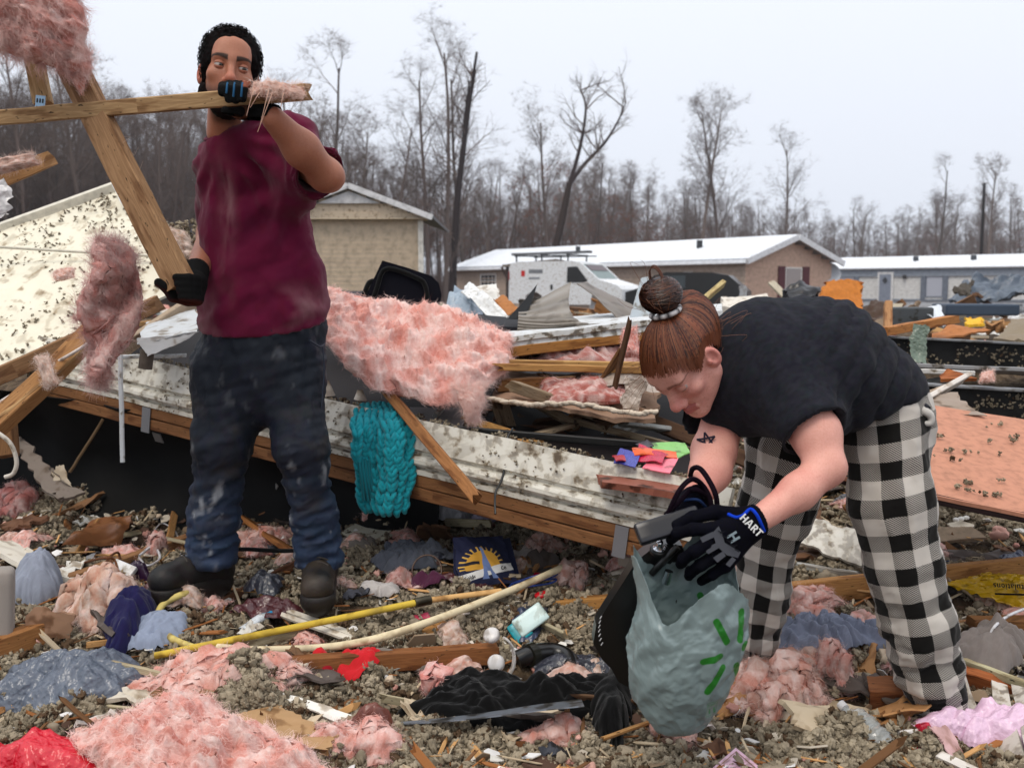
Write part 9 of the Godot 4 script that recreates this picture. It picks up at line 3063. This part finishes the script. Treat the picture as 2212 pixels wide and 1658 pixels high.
# ---------------------------------------------------------------- countless small stuff
func _py(p: Vector3) -> float:
	var q := p - Vector3(0, CAM_H, 0)
	return 829.0 - F * (q.y * cos(TH) - q.z * sin(TH) * 1.0) / (-q.y * sin(TH) - q.z * cos(TH))

func make_litter() -> void:
	var root := self
	var sp := []
	for k in range(52000):
		var d := 2.15 + 3.6 * pow(rng.randf(), 1.5)
		var x := rng.randf_range(-0.56, 0.56) * d
		var z := -d
		var a := nz.get_noise_2d(x * 170.0 + 300.0, z * 170.0)
		if a < rng.randf_range(-0.2, 0.14): continue
		var h := maxf(0.0, a) * 0.07 * rng.randf()
		sp.append([Vector3(x, gy(x, z) + 0.004 + h, z), rng.randf_range(0.3, 1.0) + (0.45 if rng.randf() < 0.25 else 0.0)])
	lumps(root, sp, "shredded_insulation")
	var kinds := []
	for k in range(3):
		var mb := MB.new()
		if k == 0: board(mb, Vector3(-0.03, 0, 0), Vector3(0.03, 0.004, 0), Vector3(0, 0.2, 1), 0.007, 0.003, Color.WHITE, 0.012, 0.012, 2, 0.0, 0.0008)
		elif k == 1: plate(mb, [Vector3(-0.018, 0, -0.01), Vector3(0.002, 0.003, -0.014), Vector3(0.017, 0, -0.004), Vector3(0.014, 0.002, 0.010), Vector3(-0.004, 0, 0.013), Vector3(-0.016, 0.001, 0.006)], Vector3.UP, 0.002, Color.WHITE)
		else: ball(mb, Vector3.ZERO, Vector3(0.013, 0.008, 0.011), Color.WHITE, 7, 9, Basis.IDENTITY, 0.8, 130.0)
		kinds.append(mb.mesh())
	var pal := [[lin(206, 160, 108), lin(150, 100, 62), lin(196, 178, 150), lin(110, 80, 56)], [lin(220, 216, 208), lin(196, 186, 170), lin(150, 130, 108), lin(90, 70, 60), lin(228, 226, 224)], [lin(214, 166, 152), lin(190, 140, 128), lin(190, 172, 150), lin(150, 138, 120), lin(150, 138, 120)]]
	for k in range(3):
		var mm := MultiMesh.new()
		mm.transform_format = MultiMesh.TRANSFORM_3D
		mm.use_colors = true
		mm.mesh = kinds[k]
		mm.instance_count = [1800, 1300, 900][k]
		for j in range(mm.instance_count):
			var d := 2.15 + 3.4 * pow(rng.randf(), 1.6)
			var x := rng.randf_range(-0.56, 0.56) * d
			var s := rng.randf_range(0.4, 1.5) * (1.0 if rng.randf() > 0.06 else 2.2)
			mm.set_instance_transform(j, Transform3D(Basis(Vector3(rng.randf_range(-0.5, 0.5), 1, rng.randf_range(-0.5, 0.5)).normalized(), rng.randf() * TAU).rotated(Vector3(1, 0, 0), rng.randf_range(-0.5, 0.5)).scaled(Vector3(s, s, s)), Vector3(x, gy(x, -d) + rng.randf_range(0.006, 0.035), -d)))
			mm.set_instance_color(j, tone(pal[k][rng.randi_range(0, pal[k].size() - 1)], 0.15))
		var o := MultiMeshInstance3D.new()
		o.name = ["splinters", "flakes", "fluff_specks"][k]
		o.multimesh = mm
		o.material_override = mats["clump"]
		add_child(o, true)
		o.set_meta("kind", "stuff")
	for k in range(150):
		var d := 2.4 + 2.2 * rng.randf()
		var x := rng.randf_range(-0.53, 0.53) * d
		var p := Vector3(x, gy(x, -d), -d)
		var px := 1106.0 + F * x / d
		if k % 5 < 2 and d > 2.55:
			var t := thing("insulation_scrap", "torn dirty pink or tan insulation scrap strewn over the grey fluff", "insulation", p, "torn insulation scraps")
			var rr := rng.randf_range(0.03, 0.075)
			var sd := rng.randf() * 300.0
			fleece(t, func(u: float, v: float) -> Vector3:
				var q := Vector2(u * 2 - 1, v * 2 - 1)
				q *= rr * (1.0 + 0.9 * nz.get_noise_2d(q.angle() * 60.0, sd))
				return p + Vector3(q.x, 0.02 + rr * 0.6 * (1.0 - minf(1.0, q.length() / rr)) + 0.02 * nz.get_noise_2d(q.x * 900.0 + sd, q.y * 900.0), -q.y), 16, 16, 0.02, 0.016, [pink(0), pink(2), pink(3), lin(196, 170, 146)][k / 5 % 4], 160, 0.022, 0.08, 0.5)
		elif k % 5 == 2 and d > 2.7:
			crumple("cloth_scrap", "crumpled cloth or plastic scrap strewn over the grey fluff", "cloth", px, _py(p), rng.randf_range(0.04, 0.1), rng.randf_range(0.03, 0.07), rng.randf_range(0.01, 0.05), [lin(52, 54, 64), lin(120, 112, 104), lin(60, 70, 96), lin(186, 180, 176), lin(84, 44, 48), lin(34, 32, 32)][k / 5 % 6], "cloth" if k % 2 else "film", 0.016, 1000.0, 24).set_meta("group", "cloth and plastic scraps")
		else:
			var mb := MB.new()
			var u := Vector3(rng.randf_range(-1, 1), rng.randf_range(-0.15, 0.25), rng.randf_range(-0.7, 0.7)).normalized() * rng.randf_range(0.10, 0.32)
			var w := u.cross(Vector3(rng.randf_range(-0.5, 0.5), 1, rng.randf_range(-0.6, 0.3))).normalized() * rng.randf_range(0.05, 0.16)
			var sd := rng.randf() * 90.0
			var c: Color = [lin(214, 206, 192), lin(150, 112, 80), lin(112, 80, 58), lin(196, 180, 156), lin(176, 130, 86), lin(90, 82, 78)][k % 6]
			sheet(mb, func(a: float, b: float) -> Vector3: return p + Vector3(0, 0.035, 0) + u * (a - 0.5 + 0.25 * nz.get_noise_2d(b * 400.0 + sd, a * 60.0)) + w * (b - 0.5 + 0.25 * nz.get_noise_2d(a * 400.0 + sd, b * 60.0)) + Vector3(0, 0.03 * nz.get_noise_2d(a * 150.0 + sd, b * 150.0), 0), 8, 8, rng.randf_range(0.004, 0.016), fill(tone(c, 0.12)))
			solo("broken_sheet", "broken wallboard or panelling piece strewn over the grey fluff", "board", mb, mats["dirty_far"], "broken wallboard and panelling pieces")
	for k in range(190):
		var d := 2.3 + 3.0 * pow(rng.randf(), 1.3)
		var x := rng.randf_range(-0.54, 0.54) * d
		if (Vector2(x, d) - Vector2(0.86, 2.35)).length() < 0.35: continue
		var p := Vector3(x, gy(x, -d) + rng.randf_range(0.01, 0.04), -d)
		var mb := MB.new()
		var dirn := Vector3(rng.randf_range(-1, 1), rng.randf_range(-0.08, 0.1), rng.randf_range(-0.7, 0.7)).normalized()
		if k % 2 == 0:
			board(mb, p, p + dirn * rng.randf_range(0.08, 0.3), rv(), rng.randf_range(0.01, 0.035), rng.randf_range(0.005, 0.014), tone([lin(206, 150, 92), lin(160, 106, 64), lin(206, 186, 150), lin(110, 78, 54)][k / 2 % 4], 0.15), 0.01, rng.randf_range(0.01, 0.05), 3)
			solo("wood_scrap", "splintered wood scrap lying in the grey shredded insulation", "wood", mb, mats["wood"], "wood scraps in the shredded insulation")
		else:
			var u := dirn * rng.randf_range(0.04, 0.12)
			var w := u.cross(Vector3(rng.randf_range(-0.3, 0.3), 1, rng.randf_range(-0.3, 0.3))).normalized() * rng.randf_range(0.03, 0.08)
			var sd := rng.randf() * 90.0
			sheet(mb, func(a: float, b: float) -> Vector3: return p + u * (a - 0.5 + 0.3 * nz.get_noise_2d(b * 300.0 + sd, a * 60.0)) + w * (b - 0.5 + 0.3 * nz.get_noise_2d(a * 300.0 + sd, b * 60.0)) + Vector3(0, 0.03 * nz.get_noise_2d(a * 150.0 + sd, b * 150.0) + 0.01, 0), 6, 6, rng.randf_range(0.001, 0.010), fill(tone([lin(226, 224, 218), lin(206, 190, 166), lin(130, 98, 74), lin(222, 214, 210), lin(70, 72, 82), lin(96, 66, 50), lin(52, 46, 44)][k % 7], 0.1)))
			solo("plaster_chip", "torn wallboard or paper chip lying in the grey shredded insulation", "chip", mb, mats["dirty_far"], "wallboard and paper chips in the shredded insulation")
